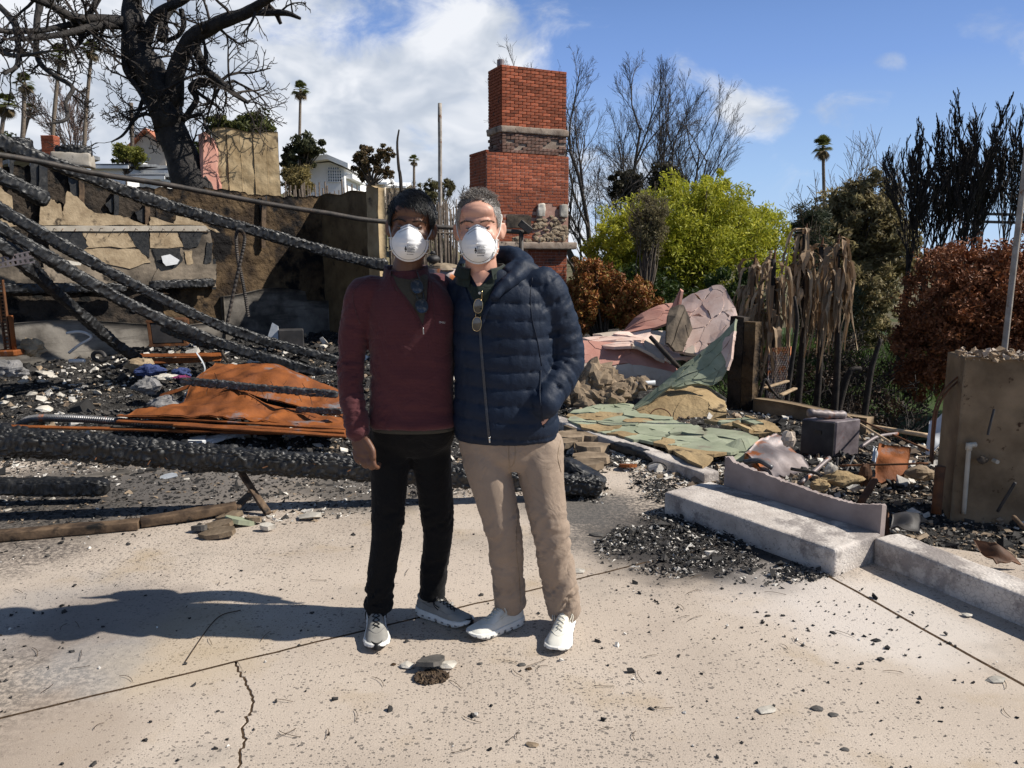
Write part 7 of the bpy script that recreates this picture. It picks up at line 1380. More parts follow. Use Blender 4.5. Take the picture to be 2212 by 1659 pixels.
# foreground slate with dirt clod
rng = np.random.default_rng(91); c = on_ground(*zf(785, 890)); pl = np.array([(-95, 60), (-90, 20), (-70, -20), (-30, -75), (30, -110), (75, -70), (80, -20), (60, 40), (20, 70), (-40, 65)]) * .00056; pl[:, 1] *= -1.6
ex_ = np.array([1, 0, 0]); en_ = unit(np.array([-.1, .32, 1])); ey_ = np.cross(en_, ex_); V, F = prism(pl, .0, .016, c + [0, .03, .012], ex_, ey_, en_); single('slate_chunk', MB().add(V, F), 'dark_stone', 'dark slate chunk lying on the patio in front of the shoes', 'stone')
mb = MB(); n = 420; q_ = rng.normal(0, 1, (n, 2)); q_ = q_ / np.linalg.norm(q_, axis=1)[:, None] * (rng.random(n) ** .5)[:, None]; c2 = on_ground(*zf(785, 945)); pos = np.c_[c2[0] + q_[:, 0] * .062, c2[1] + q_[:, 1] * .045, .004 + .012 * rng.random(n) * (1 - np.abs(q_[:, 1]))]; chunks(mb, pos, rng.uniform(.004, .014, n), mixcol(rng, n, [(.05, .03, .018), (.11, .075, .045), (.03, .02, .014)]), rng); single('dirt_clod', mb, 'rubble', 'brown dirt clod crumbled in front of the dark slate', 'dirt')
for k, (x, y, s_, lab) in enumerate(((600, 862, .045, 'white flaky chip left of the dark slate'), (905, 862, .06, 'white crumbly chip right of the dark slate'), (505, 848, .018, 'small brown crumb left of the white chip'), (1145, 842, .018, 'small dark pebble between the slate and the right shoe'), (1455, 850, .024, 'small dark pebble left of the frontmost cream shoe'), (1500, 880, .022, 'brown leaf crumb below the dark pebble'))):
    p = on_ground(*zf(x, y)); v, f = rock(rng, (s_ * 1.3, s_, s_ * .45)); single(['white_chip', 'white_chip', 'brown_crumb', 'dark_pebble', 'dark_pebble', 'leaf_crumb'][k], MB().add(v + p + [0, 0, s_ * .15], f), ['plaster_chip', 'plaster_chip', 'soil', 'dark_stone', 'dark_stone', 'soil'][k], lab, 'chip')
for k, (u, v, s_, lab, mt) in enumerate(((1290, 1157, .06, 'flat black char flake lying right of the tan trousers', 'dark_stone'), (1655, 1535, .05, 'pale curled leaf flake in the right foreground', 'plaster_chip'), (1765, 1532, .035, 'grey curled flake in the right foreground', 'dark_stone'), (1800, 1545, .03, 'small black crumb beside the grey curled flake', 'dark_stone'), (1150, 1610, .03, 'brown dry leaf at the bottom of the photo', 'brown_stone'), (1825, 1620, .02, 'small black crumb in the lower right foreground', 'dark_stone'), (815, 1370, .012, 'tiny white chip beside the grey shoe', 'plaster_chip'), (2150, 1470, .05, 'white flake near the right slab joint', 'plaster_chip'), (2090, 1330, .035, 'white flake on the strip before the right kerb', 'plaster_chip'), (1250, 1235, .05, 'white rubble crust at the slab joint behind the cream shoe', 'plaster_chip'))):
    p = on_ground(u, v); v_, f = rock(rng, (s_ * 1.5, s_, s_ * .35)); single(['char_flake', 'leaf_flake', 'grey_flake', 'black_crumb', 'dry_leaf', 'black_crumb', 'white_chip', 'white_flake', 'white_flake', 'rubble_crust'][k], MB().add(v_ + p + [0, 0, s_ * .1], f), mt, lab, 'chip')
# ------------------------------------------------------------------ the two men
def ellipsoid(c, r, ex=(1, 0, 0), ey=(0, 1, 0), ez=(0, 0, 1), nu=20, nv=14):
    th_, ph = np.meshgrid(np.linspace(0, 2 * math.pi, nu, endpoint=False), np.linspace(-.5 * math.pi + .08, .5 * math.pi - .08, nv)); d = np.stack([np.cos(ph) * np.cos(th_) * r[0], np.cos(ph) * np.sin(th_) * r[1], np.sin(ph) * r[2]], -1).reshape(-1, 3)
    V = np.asarray(c) + d[:, :1] * np.asarray(ex) + d[:, 1:2] * np.asarray(ey) + d[:, 2:3] * np.asarray(ez); i = np.arange(nv - 1)[:, None] * nu; j = np.arange(nu)[None]
    F = [tuple(f) for f in np.stack([i + j, i + (j + 1) % nu, i + nu + (j + 1) % nu, i + nu + j], -1).reshape(-1, 4)] + [tuple(range(nu - 1, -1, -1)), tuple(range((nv - 1) * nu, nv * nu))]; return V, F
def chain(pts, rad, n=18, sides=18, ell=1.0):
    S, r = spline(pts, n, rad); V, F = tube(S, r, sides, True, ell); return V, F
def chain_caps(pts, rad, **kw): return [chain(pts, rad, **kw), ellipsoid(pts[0], (rad[0],) * 3), ellipsoid(pts[-1], (rad[-1],) * 3)]
def torso(rings, n=40, e=.8):
    """rings: (cx, cy, z, rx, ry); closed loft of rounded sections"""
    a = np.linspace(0, 2 * math.pi, n, endpoint=False); ca = np.sign(np.cos(a)) * np.abs(np.cos(a)) ** e; sa = np.sign(np.sin(a)) * np.abs(np.sin(a)) ** e; rg = np.array(rings); R2 = spline(rg, len(rg) * 5)
    V = np.concatenate([np.c_[r_[0] + ca * r_[3], r_[1] + sa * r_[4], np.full(n, r_[2])] for r_ in R2]); m_ = len(R2); i = np.arange(m_ - 1)[:, None] * n; j = np.arange(n)[None]
    F = [tuple(f) for f in np.stack([i + j, i + (j + 1) % n, i + n + (j + 1) % n, i + n + j], -1).reshape(-1, 4)] + [tuple(range(n - 1, -1, -1)), tuple(range((m_ - 1) * n, m_ * n))]; return V, F
def blob(parts, voxel, smooth_it=6, factor=.5):
    mb = MB()
    for V, F in parts: mb.add(V, F)
    me = mb.mesh('tmp'); o = bpy.data.objects.new('tmp', me); COL.objects.link(o); r_ = o.modifiers.new('r', 'REMESH'); r_.mode = 'VOXEL'; r_.voxel_size = voxel; r_.use_smooth_shade = True
    if smooth_it: s_ = o.modifiers.new('s', 'SMOOTH'); s_.factor = factor; s_.iterations = smooth_it
    bpy.context.view_layer.update(); ev = o.evaluated_get(bpy.context.evaluated_depsgraph_get()); m2 = bpy.data.meshes.new_from_object(ev)
    V = np.empty(len(m2.vertices) * 3, np.float32); m2.vertices.foreach_get('co', V); idx = np.empty(len(m2.loops), np.int32); m2.loops.foreach_get('vertex_index', idx); tot = np.empty(len(m2.polygons), np.int32); m2.polygons.foreach_get('loop_total', tot)
    bpy.data.objects.remove(o); bpy.data.meshes.remove(me); bpy.data.meshes.remove(m2); V = V.reshape(-1, 3).astype(float)
    assert (tot == 4).all(), 'quads'; return V, idx.reshape(-1, 4)
def vnorm(V, F):
    n_ = np.cross(V[F[:, 2]] - V[F[:, 0]], V[F[:, 3]] - V[F[:, 1]]); N = np.zeros_like(V)
    for k in range(4): np.add.at(N, F[:, k], n_)
    return nrm(N)
def along(V, pts):
    """nearest polyline parameter (metres along) and distance"""
    P = spline(pts, 40); L = np.r_[0, np.cumsum(np.linalg.norm(np.diff(P, axis=0), axis=1))]; D = np.linalg.norm(V[:, None] - P[None], axis=2); k = D.argmin(1); return L[k], D[np.arange(len(V)), k], k / 39.
def bvh(V, F): return BVHTree.FromPolygons([tuple(v) for v in V], [tuple(f) for f in F])
def cast(tree, u, v, off=.003):
    d = ray(u, v); h = tree.ray_cast(Vector((0, 0, CAMZ)), Vector(unit(d)))
    return None if h[0] is None else np.array(h[0]) - unit(d) * off
from mathutils.geometry import delaunay_2d_cdt
def decal(tree, poly, off=.003, step=3.0, th=.0015):
    """a thin piece of cloth lying on a garment: outline in the picture, laid on the surface itself"""
    poly = np.array(poly, float); B = []
    for k in range(len(poly)):
        a, b2 = poly[k], poly[(k + 1) % len(poly)]; n = max(1, int(np.linalg.norm(b2 - a) / step)); B += [a + (b2 - a) * i / n for i in range(n)]
    B = np.array(B); lo_, hi_ = B.min(0), B.max(0); gx_, gy_ = np.meshgrid(np.arange(lo_[0] + step, hi_[0], step), np.arange(lo_[1] + step, hi_[1], step)); I = np.c_[gx_.ravel(), gy_.ravel()]
    if len(I):
        I = I[in_poly(I[:, 0], I[:, 1], B)]
        if len(I): I = I[np.linalg.norm(I[:, None] - B[None], axis=2).min(1) > step * .5]
    A_ = np.vstack([B, I]) if len(I) else B; nB = len(B); r_ = delaunay_2d_cdt([Vector(p) for p in A_], [(k, (k + 1) % nB) for k in range(nB)], [], 1, 1e-4); V = []; last = None
    for p in r_[0]:
        q_ = cast(tree, p[0], p[1], off); q_ = last if q_ is None else q_; last = q_; V.append(q_)
    if any(v is None for v in V): V = [v if v is not None else next(x for x in V if x is not None) for v in V]
    V = np.array(V); F = [tuple(f) for f in r_[2]]; return V, F
def strip(tree, pts, wpx, off=.003, step=3.0):
    P = spline([(x, y, 0) for x, y in pts], 24)[:, :2]; T = np.gradient(P, axis=0); T = T / np.linalg.norm(T, axis=1)[:, None]; N = np.c_[-T[:, 1], T[:, 0]] * wpx / 2; V = []; last = None
    for k in range(len(P)):
        for s_ in (1, 0, -1):
            q_ = cast(tree, *(P[k] + N[k] * s_), off + (.001 if s_ == 0 else 0)); q_ = last if q_ is None else q_; last = q_; V.append(q_)
    ok = next(v for v in V if v is not None); V = np.array([ok if v is None else v for v in V]); n = len(P); F = np.array([(k * 3 + a, k * 3 + a + 1, k * 3 + 4 + a, k * 3 + 3 + a) for k in range(n - 1) for a in (0, 1)]); return V, F
def surf_tube(tree, pts, r_, off=.002, n=24):
    P = spline([(x, y, 0) for x, y in pts], n)[:, :2]; Q = [cast(tree, x, y, off) for x, y in P]; Q = [q_ for q_ in Q if q_ is not None]; return tube(np.array(Q), r_, 6)
def solid(par, name, parts, mat, smooth=True):
    mb = MB()
    for V, F in parts: mb.add(V, F)
    return mb.build(name, mat, par, smooth)

class Head:
    def __init__(s, eye, yaw=0, roll=0, pitch=0, k=1.0):
        Rm = Matrix.Rotation(yaw, 3, 'Z') @ Matrix.Rotation(roll, 3, 'Y') @ Matrix.Rotation(pitch, 3, 'X'); s.ex = np.array(Rm @ Vector((1, 0, 0))); s.ef = np.array(Rm @ Vector((0, -1, 0))); s.eu = np.array(Rm @ Vector((0, 0, 1))); s.k = k; s.C = np.asarray(eye) - s.ef * .082 * k
    def p(s, x, y, z): return s.C + (s.ex * x + s.ef * y + s.eu * z) * s.k
    def ell(s, c, r, **kw): return ellipsoid(s.p(*c), tuple(q_ * s.k for q_ in r), s.ex, s.ef, s.eu, **kw)
    def loc(s, V): D = (V - s.C) / s.k; return np.stack([D @ s.ex, D @ s.ef, D @ s.eu], -1)
    def parts(s):
        L = [s.ell((0, -.012, .035), (.076, .098, .086)), s.ell((0, .026, -.03), (.065, .066, .095)), s.ell((0, .045, -.098), (.036, .04, .030)), s.ell((0, .077, .022), (.050, .016, .013)), s.ell((0, .092, -.03), (.013, .022, .032)), s.ell((0, .06, .055), (.058, .034, .035))]
        for g in (-1, 1):
            L += [s.ell((g * .047, .0, -.066), (.022, .036, .036)), s.ell((g * .043, .056, -.032), (.022, .024, .022)), s.ell((g * .035, .03, -.09), (.026, .034, .024))]
            ax = unit(s.ex * g * .55 + s.ef * -.75); ay = unit(np.cross(s.eu, ax)); 
            V, F = ellipsoid(s.p(g * .083, -.012, -.012), (.020 * s.k, .0065 * s.k, .033 * s.k), ax, ay, unit(s.eu + s.ex * g * .12)); L.append((V, F)); L.append(s.ell((g * .074, -.004, -.018), (.012, .014, .024)))
        return L
def sculpt_head(H, V, F):
    """press in the eye sockets, ear bowls and mouth line"""
    N = vnorm(V, F); l = H.loc(V); d = np.zeros(len(V))
    for g in (-1, 1):
        d -= .0052 * np.exp(-(((l[:, 0] - g * .031) / .017) ** 2 + ((l[:, 2] - .001) / .0105) ** 2)) * (l[:, 1] > .04)
        d -= .004 * np.exp(-(((l[:, 0] - g * .084) / .012) ** 2 + ((l[:, 2] + .008) / .014) ** 2 + ((l[:, 1] + .004) / .010) ** 2))
    d += (fbm(V * 60, 2, 4) - .5) * .0012 * (l[:, 2] > -.12)
    d -= .0012 * np.exp(-((l[:, 2] - .062 - .01 * np.cos(l[:, 0] * 40)) / .003) ** 2) * (l[:, 1] > .05) * (np.abs(l[:, 0]) < .04)
    d -= .0015 * np.exp(-((l[:, 0] - .004) / .003) ** 2 - ((l[:, 2] - .026) / .010) ** 2) * (l[:, 1] > .05)
    near = np.linalg.norm(V - H.C, axis=1) < .2
    return V + N * (d * near)[:, None]
def face_bits(H, par, skin, browm, squint=.0):
    for g in (-1, 1):
        c = H.p(g * .032, .0645, -.001); eye = solid(par, 'eye', [ellipsoid(c, (.0118, .0118, .0118))], 'eye_white'); solid(eye, 'iris', [ellipsoid(c + H.ef * .0088 + H.ex * .0004, (.0080, .0046, .0080), H.ex, H.ef, H.eu)], 'iris')
        def lid(lo_, hi_, r_):
            tq, th_ = np.meshgrid(np.linspace(0, 1, 8), np.linspace(-1.35, 1.35, 15), indexing='ij'); tp_ = np.clip(1 - (th_ / 1.0) ** 2, -.1, 1); l0 = lo_ * tp_ if lo_ > -1 else lo_; l1 = hi_ * tp_ if hi_ < 1 else hi_; ph = l0 + (l1 - l0) * tq; d = np.cos(ph)[..., None] * (np.sin(th_)[..., None] * H.ex + np.cos(th_)[..., None] * H.ef) + np.sin(ph)[..., None] * H.eu; i = np.arange(7)[:, None] * 15; j = np.arange(14)[None]; return (c + d * r_).reshape(-1, 3), np.stack([i + j, i + j + 1, i + 16 + j, i + 15 + j], -1).reshape(-1, 4)
        solid(par, 'eyelid', [lid(.34 - squint, 1.5, .0137), lid(-1.5, -.26 + squint, .0134)], skin)
        P = [H.p(g * x, y, z) for x, y, z in ((.010, .0935, .0165), (.022, .0925, .0205), (.036, .088, .0225), (.048, .079, .0195), (.055, .070, .014))]; rng = np.random.default_rng(3 if g > 0 else 4); mb = MB(); S = spline(P, 60)
        for q_ in S: 
            for _ in range(2): st = q_ + rng.normal(0, .0008, 3) + H.eu * rng.normal(0, .0012); d_ = unit(H.ex * g * 1.0 + H.eu * rng.normal(.25, .25)) * .007; mb.add(*tube([st, st + d_ * .5 + H.ef * .0012, st + d_], [.0005, .00045, .0002], 3, cap=False))
        mb.build('eyebrow', browm, par)
def mask_surface(H, tx=1.0, tz=1.0):
    def f(r_, a):
        ca, sa = np.cos(a), np.sin(a); nar = 1 - .52 * np.clip(sa, 0, 1) ** 2.8; x = .066 * tx * r_ * ca * nar; top = np.clip(sa, 0, 1); z = -.054 + r_ * sa * np.where(sa > 0, .060, .065) * tz
        rim = .050 + .036 * np.abs(sa) ** 1.6 + .004 * top - .012 * np.clip(-sa, 0, 1); rim = .066 + (rim - .066) * np.clip(r_, 0, 1) ** 1.6; y = rim + (1 - np.abs(r_) ** 2.4) * (.062 - .25 * (rim - .05)); y = y + .004 * np.exp(-(x / .012) ** 2) * np.clip((z + .03) / .04, 0, 1); return x, y, z
    return f
def mask(H, par, tx=1.0, tz=1.0, seed=1, seam=0):
    f = mask_surface(H, tx, tz); nr_, na = 18, 56; r_, a = np.meshgrid(np.linspace(0.02, 1, nr_), np.linspace(0, 2 * math.pi, na, endpoint=False), indexing='ij'); x, y, z = f(r_, a)
    y = y + .0011 * np.sin(z * 420) * np.exp(-((z + .075) / .03) ** 2) * (r_ < .85) + .0008 * (fbm(np.stack([x, z, x * 0], -1) * 70, 2, seed) - .5)
    l = np.abs(r_ - .93) < .02; y = y - .0015 * l
    V = (H.C + H.k * (x[..., None] * H.ex + y[..., None] * H.ef + z[..., None] * H.eu)).reshape(-1, 3); i = np.arange(nr_ - 1)[:, None] * na; j = np.arange(na)[None]; F = [tuple(q_) for q_ in np.stack([i + j, i + (j + 1) % na, i + na + (j + 1) % na, i + na + j], -1).reshape(-1, 4)] + [tuple(range(na))]
    mk = solid(par, 'face_mask', [(V, F)], 'mask_white')
    a1 = np.linspace(0, 2 * math.pi, 72); x, y, z = f(np.full(72, 1.02), a1); solid(mk, 'rim', [tube(H.C + H.k * (x[:, None] * H.ex + y[:, None] * H.ef + z[:, None] * H.eu), .0022, 6, False)], 'mask_white')
    x, y, z = f(np.full(72, .945), a1); solid(mk, 'seam', [tube(H.C + H.k * (x[:, None] * H.ex + (y - .0004)[:, None] * H.ef + z[:, None] * H.eu), .0007, 5, False)], 'print')
    for g in (-1, 1):
        st = []; at_ = math.radians(12 if g > 0 else 168); xx, yy, zz = [float(q_) for q_ in f(np.array(.95), np.array(at_))]
        P = [H.p(xx, yy + .002, zz), H.p(g * .072, .036, -.018), H.p(g * .079, .004, .020), H.p(g * .080, -.02, .034), H.p(g * .07, -.06, .05), H.p(0, -.112, .05)]; st.append(tube(spline(P, 30), .0026, 6, True, .35)); st.append(tube([H.p(xx * .93, yy + .008, zz), H.p(xx + g * .012, yy - .004, zz - .002)], .0032, 6, True, .5))
        at_ = math.radians(-28 if g > 0 else 208); xx, yy, zz = [float(q_) for q_ in f(np.array(.95), np.array(at_))]
        P = [H.p(xx, yy + .002, zz), H.p(g * .066, .02, -.072), H.p(g * .066, -.02, -.075), H.p(g * .05, -.07, -.07), H.p(0, -.09, -.065)]; st.append(tube(spline(P, 24), .0026, 6, True, .35)); st.append(tube([H.p(xx * .94, yy + .006, zz), H.p(xx + g * .012, yy - .004, zz - .006)], .003, 6, True, .5)); solid(mk, 'strap', st, 'strap')
    for s_ in (-1, 1):
        P = [];
        for t_ in np.linspace(.05, 1, 8): aa_ = math.pi / 2 - s_ * t_ * .85; xx, yy, zz = [float(q_) for q_ in f(np.array(.80), np.array(aa_))]; P.append(H.p(xx, yy + .0006, zz))
        solid(mk, 'nose_crease', [tube(P, .0009, 5)], 'sole' if s_ > 0 else 'grey_cloth')
    # printed block: heading, small lines, pictogram
    def onm(px, pz):
        rr_ = math.hypot(px / (.066 * tx), (pz + .054) / (.065 * tz)); a_ = math.atan2((pz + .054) / (.065 * tz), px / (.066 * tx)); xx, yy, zz = [float(q_) for q_ in f(np.array(min(rr_, .98)), np.array(a_))]; return H.p(px, yy + .0012, pz)
    pr = MB(); rng = np.random.default_rng(9)
    def bar(x0, x1, z0, h): 
        n = max(2, int((x1 - x0) / .002)); X_ = np.linspace(x0, x1, n); V = np.array([onm(x_, z0) for x_ in X_] + [onm(x_, z0 + h) for x_ in X_]); pr.add(V, np.array([(k, k + 1, n + k + 1, n + k) for k in range(n - 1)]))
    for ln in range(6):
        z0 = -.069 - ln * .0037; x_ = .0
        while x_ < .026 - .004 * (ln == 1): w_ = rng.uniform(.0015, .005); bar(x_, min(x_ + w_, .029), z0, .0017 if ln < 5 else .0026); x_ += w_ + .0009
    x_ = -.001
    while x_ < .022: w_ = rng.uniform(.0015, .004); bar(x_, x_ + w_, -.0955, .002); x_ += w_ + .0011
    for dx, dz, w_, h_ in ((-.0075, -.0735, .005, .006), (-.0088, -.080, .0045, .006), (-.0052, -.081, .004, .007), (-.0075, -.086, .0045, .004)): bar(dx, dx + w_, dz, h_)
    pr.build('print', 'print', mk)
    cu = bpy.data.curves.new('t', 'FONT'); cu.body = 'WARNING'; cu.size = .0072; to_ = bpy.data.objects.new('t', cu); COL.objects.link(to_); bpy.context.view_layer.update(); me = bpy.data.meshes.new_from_object(to_.evaluated_get(bpy.context.evaluated_depsgraph_get())); tv = np.array([v.co[:] for v in me.vertices]); tf = [tuple(p.vertices) for p in me.polygons]; bpy.data.objects.remove(to_); bpy.data.curves.remove(cu); bpy.data.meshes.remove(me)
    w_ = tv[:, 0].max(); tv = np.array([onm(-.001 + p[0] / w_ * .026, -.0665 + p[1]) for p in tv]); MB().add(tv, tf).build('heading', 'print', mk); return mk
def hair(H, par, mat, zmin, comb, length, n, seed, cap=1.045, rad=.0011, name='hair', capz=.0, jit=.25, lift=.3, nseg=4, region=None, capmat=None):
    """scalp cap plus combed strands; zmin(theta) is the hairline height, theta=0 at the face"""
    rng = np.random.default_rng(seed); rx, ry, rz = .076, .098, .086; c0 = np.array([0, -.012, .035])
    th_, ph = np.meshgrid(np.linspace(-math.pi, math.pi, 72, endpoint=False), np.linspace(-.9, 1.5, 40)); d = np.stack([np.cos(ph) * np.sin(th_), np.cos(ph) * np.cos(th_), np.sin(ph)], -1); S = c0 + d * np.array([rx, ry, rz]) * cap; z0 = zmin(th_) + .004
    low = S[..., 2] < z0; S[..., 2] = np.where(low, np.minimum(z0, S[..., 2] + .03) * 0 + z0, S[..., 2]); shr = np.where(low, .94, 1.0); S[..., :2] = c0[:2] + (S[..., :2] - c0[:2]) * shr[..., None]
    S = S + (fbm(S * 55, 3, seed) - .5)[..., None] * d * .006; V = H.C + H.k * (S[..., :1] * H.ex + S[..., 1:2] * H.ef + S[..., 2:] * H.eu); i = np.arange(39)[:, None] * 72; j = np.arange(72)[None]; F = np.stack([i + j, i + (j + 1) % 72, i + 72 + (j + 1) % 72, i + 72 + j], -1).reshape(-1, 4)
    Fk = F[~low.ravel()[F].all(1)]; hi_z = (z0 > .15).ravel(); Fk = Fk[~(hi_z & low.ravel())[Fk].any(1)]; hr_ = solid(par, name, [(V.reshape(-1, 3), Fk)], capmat or mat)
    q_ = rng.normal(0, 1, (n * 3, 3)); q_[:, 2] = np.abs(q_[:, 2]) * 1.0 - .55; q_ = nrm(q_); th2 = np.arctan2(q_[:, 0], q_[:, 1]); P0 = c0 + q_ * np.array([rx, ry, rz]) * (cap - .01); ok = P0[:, 2] > zmin(th2) + .002
    if region is not None: ok &= region(P0, th2)
    P0 = P0[ok][:n]; q_ = q_[ok][:n]; th2 = th2[ok][:n]; m_ = len(P0); cd = comb(P0, th2) + rng.normal(0, jit, (m_, 3)); cd = cd - q_ * np.sum(cd * q_, 1)[:, None]; cd = nrm(cd); L_ = length(P0, th2) * rng.uniform(.7, 1.2, m_); pts = [P0]
    for s_ in range(1, nseg): t_ = s_ / (nseg - 1); x_ = P0 + (cd * (t_ ** .9) + q_ * lift * np.sin(t_ * math.pi * .62)[..., None] if np.ndim(t_) else cd * t_ + q_ * (lift * math.sin(t_ * math.pi * .62))) * L_[:, None]; x_[:, 2] -= .25 * L_ * t_ ** 2 * (1 - np.clip(q_[:, 2], 0, 1)); pts.append(x_)
    P = np.stack(pts, 1); l = (P - c0) / np.array([rx, ry, rz]); ln = np.linalg.norm(l, axis=2, keepdims=True); P = np.where(ln < cap + .01, c0 + l / ln * (cap + .012) * np.array([rx, ry, rz]), P); W = H.C + H.k * (P[..., :1] * H.ex + P[..., 1:2] * H.ef + P[..., 2:] * H.eu)
    mb = MB(); seg_mesh(mb, [(W, np.full(m_, rad), 0)], .00025, .25); mb.build('strands', mat, hr_, True); return hr_
def hand_parts(W, d, r_, f, curl=1.0, k=1.0, thumb=1):
    d, r_, f = unit(d), unit(r_), unit(f); P = [ellipsoid(W + d * .048 * k, (.039 * k, .018 * k, .052 * k), r_, f, d), ellipsoid(W + d * .03 * k + r_ * thumb * .024 * k + f * .004, (.018 * k, .016 * k, .034 * k), r_, f, d), ellipsoid(W + d * .075 * k + f * .004, (.040 * k, .014 * k, .018 * k), r_, f, d)]
    for i_, (o_, l_) in enumerate(((-.034, .028), (-.0115, .036), (.0115, .040), (.034, .036))):
        o_ *= thumb * k; a = W + d * (.080 - .006 * (i_ == 0)) * k + r_ * o_ + f * .004; b2 = a + d * l_ * k + f * .004 * k - r_ * o_ * .06; c = b2 + (-f * .020 * curl + d * (.013 + .012 * (1 - curl))) * k; e = c + (-f * .016 * curl - d * .010 * curl + d * .018 * (1 - curl)) * k; q_ = [.0098 * k, .0090 * k, .0082 * k, .0072 * k]; P += chain_caps([a, b2, c, e], q_, n=16, sides=12)
    a = W + d * .028 * k + r_ * thumb * .030 * k + f * .008; b2 = a + d * .030 * k + r_ * thumb * .014 * k + f * .006; c = b2 + d * .028 * k - r_ * thumb * .003 * k + f * .001; P += chain_caps([a, b2, c], [.0135 * k, .0115 * k, .0095 * k], n=14, sides=12); return P
def shoe(par, heel, toe, up_mat, lace_mat, sole_mat, ank, toe_cap=None, k=1.0):
    heel, toe = np.array(heel), np.array(toe); f = unit((toe - heel) * np.array([1, 1, 0])); r_ = np.array([f[1], -f[0], 0]); L = np.linalg.norm((toe - heel)[:2]); h0 = np.array([heel[0], heel[1], 0.0]); s_ = np.linspace(0, 1, 33)
    hw = np.interp(s_, [0, .04, .12, .3, .45, .6, .75, .88, .96, 1], [.012, .026, .034, .035, .036, .043, .048, .043, .028, .010]) * k; zs = np.interp(s_, [0, .1, .5, .8, 1], [.012, .004, .002, .006, .020]); zt_ = np.interp(s_, [0, .2, .5, .8, 1], [.042, .036, .030, .028, .036])
    sh = solid(par, 'shoe', [], None) if 0 else bpy.data.objects.new('shoe', None)
    # upper: domed sections from sole to collar
    ht = np.interp(s_, [0, .05, .15, .3, .40, .5, .62, .75, .88, .96, 1], [.070, .090, .088, .082, .098, .088, .070, .058, .050, .042, .030]) * k; na = 17; a = np.linspace(0, math.pi, na); V = []
    for q_ in range(33):
        e = .72; cx_ = np.sign(np.cos(a)) * np.abs(np.cos(a)) ** e; sx_ = np.abs(np.sin(a)) ** .85; tp = 1 - .34 * sx_ * np.interp(s_[q_], [0, .3, .6, 1], [1, 1, .6, .2]); V.append(h0 + f * s_[q_] * L + np.outer(cx_ * hw[q_] * .98 * tp, r_) + np.outer(zt_[q_] - .004 + sx_ * (ht[q_] - zt_[q_]), [0, 0, 1]))
    V = np.array(V); i = np.arange(32)[:, None] * na; j = np.arange(na - 1)[None]; F = [tuple(x) for x in np.stack([i + j, i + j + 1, i + na + j + 1, i + na + j], -1).reshape(-1, 4)] + [tuple(range(na)), tuple(range(32 * na + na - 1, 32 * na - 1, -1))] + [tuple([q_ * na for q_ in range(33)] + [q_ * na + na - 1 for q_ in range(32, -1, -1)])]
    up = solid(par, 'shoe', [(V.reshape(-1, 3), F)], up_mat); tr = bvh(V.reshape(-1, 3), [f_ for f_ in F[:-1]])
    # chunky sole with scalloped foot and slots
    n = 96; t_ = np.linspace(0, 1, n, endpoint=False); sd = np.where(t_ < .5, t_ * 2, 2 - t_ * 2); sg = np.where(t_ < .5, 1, -1); w_ = np.interp(sd, s_, hw) * 1.06; P0 = h0 + np.outer(sd * L * 1.02 - .01 * L, f) + np.outer(w_ * sg, r_); sc = .5 + .5 * np.cos(sd * 2 * math.pi * 7.0); zb = np.interp(sd, s_, zs) + .007 * (sc > .86); zm = np.interp(sd, s_, zt_)
    rings = [np.c_[P0[:, :2] * .0 + (P0[:, :2] - (h0 + f * L / 2)[:2]) * .93 + (h0 + f * L / 2)[:2], zb], np.c_[P0[:, :2] + r_[:2] * (sg * .002)[:, None], zb + .007], np.c_[P0[:, :2] + r_[:2] * (sg * .003)[:, None], (zb + zm) / 2], np.c_[P0[:, :2], zm], np.c_[(P0[:, :2] - (h0 + f * L / 2)[:2]) * .92 + (h0 + f * L / 2)[:2], zm + .002]]
    V = np.concatenate(rings); F = [(q_ * n + x, q_ * n + (x + 1) % n, (q_ + 1) * n + (x + 1) % n, (q_ + 1) * n + x) for q_ in range(4) for x in range(n)] + [tuple(range(n - 1, -1, -1)), tuple(range(4 * n, 5 * n))]; so_ = solid(up, 'sole', [(V, F)], sole_mat, False)
    sl_ = MB()
    for sd_ in np.arange(.07, .95, .125):
        for g in (1, -1): w0 = float(np.interp(sd_, s_, hw)) * 1.06 + .0018; w1 = float(np.interp(sd_ + .02, s_, hw)) * 1.06; p = h0 + f * sd_ * L * 1.0 + r_ * g * w0; zz = float(np.interp(sd_, s_, zs) * .5 + np.interp(sd_, s_, zt_) * .5) - .001; dd = unit(f * .02 * L + r_ * g * (w1 - w0)); sl_.add(*box(p + [0, 0, zz], (.011, .005, .006), dd, np.cross([0, 0, 1], dd), (0, 0, 1)))
    tag(sl_.build('slots', 'grey_cloth', up), kind='stuff')
    lc = []
    def ontop(sv, lat):
        p = h0 + f * sv * L + r_ * lat + np.array([0, 0, .2]); h = tr.ray_cast(Vector(p), Vector((0, 0, -1))); return np.array(h[0]) + [0, 0, .0022] if h[0] is not None else p - [0, 0, .13]
    for q_ in range(5):
        sv = .40 + q_ * .062; w0, w1 = .017 - .001 * q_, .016 - .001 * q_
        for g in (-1, 1): lc.append(tube([ontop(sv, g * w0), ontop(sv + .03, 0) + [0, 0, .001], ontop(sv + .062, -g * w1)], .0019 if lace_mat == 'lace_black' else .0015, 6))
    for g in (-1, 1):
        for bz in (0, 1): p0 = ontop(.40, 0); P = [p0, p0 + r_ * g * .018 + [0, 0, .008 - .006 * bz], p0 + r_ * g * (.034 + .006 * bz) - [0, 0, .012], p0 + r_ * g * (.030 + .010 * bz) + f * .022 - [0, 0, .028 + .006 * bz]]; lc.append(tube(spline(P, 14), .002, 6))
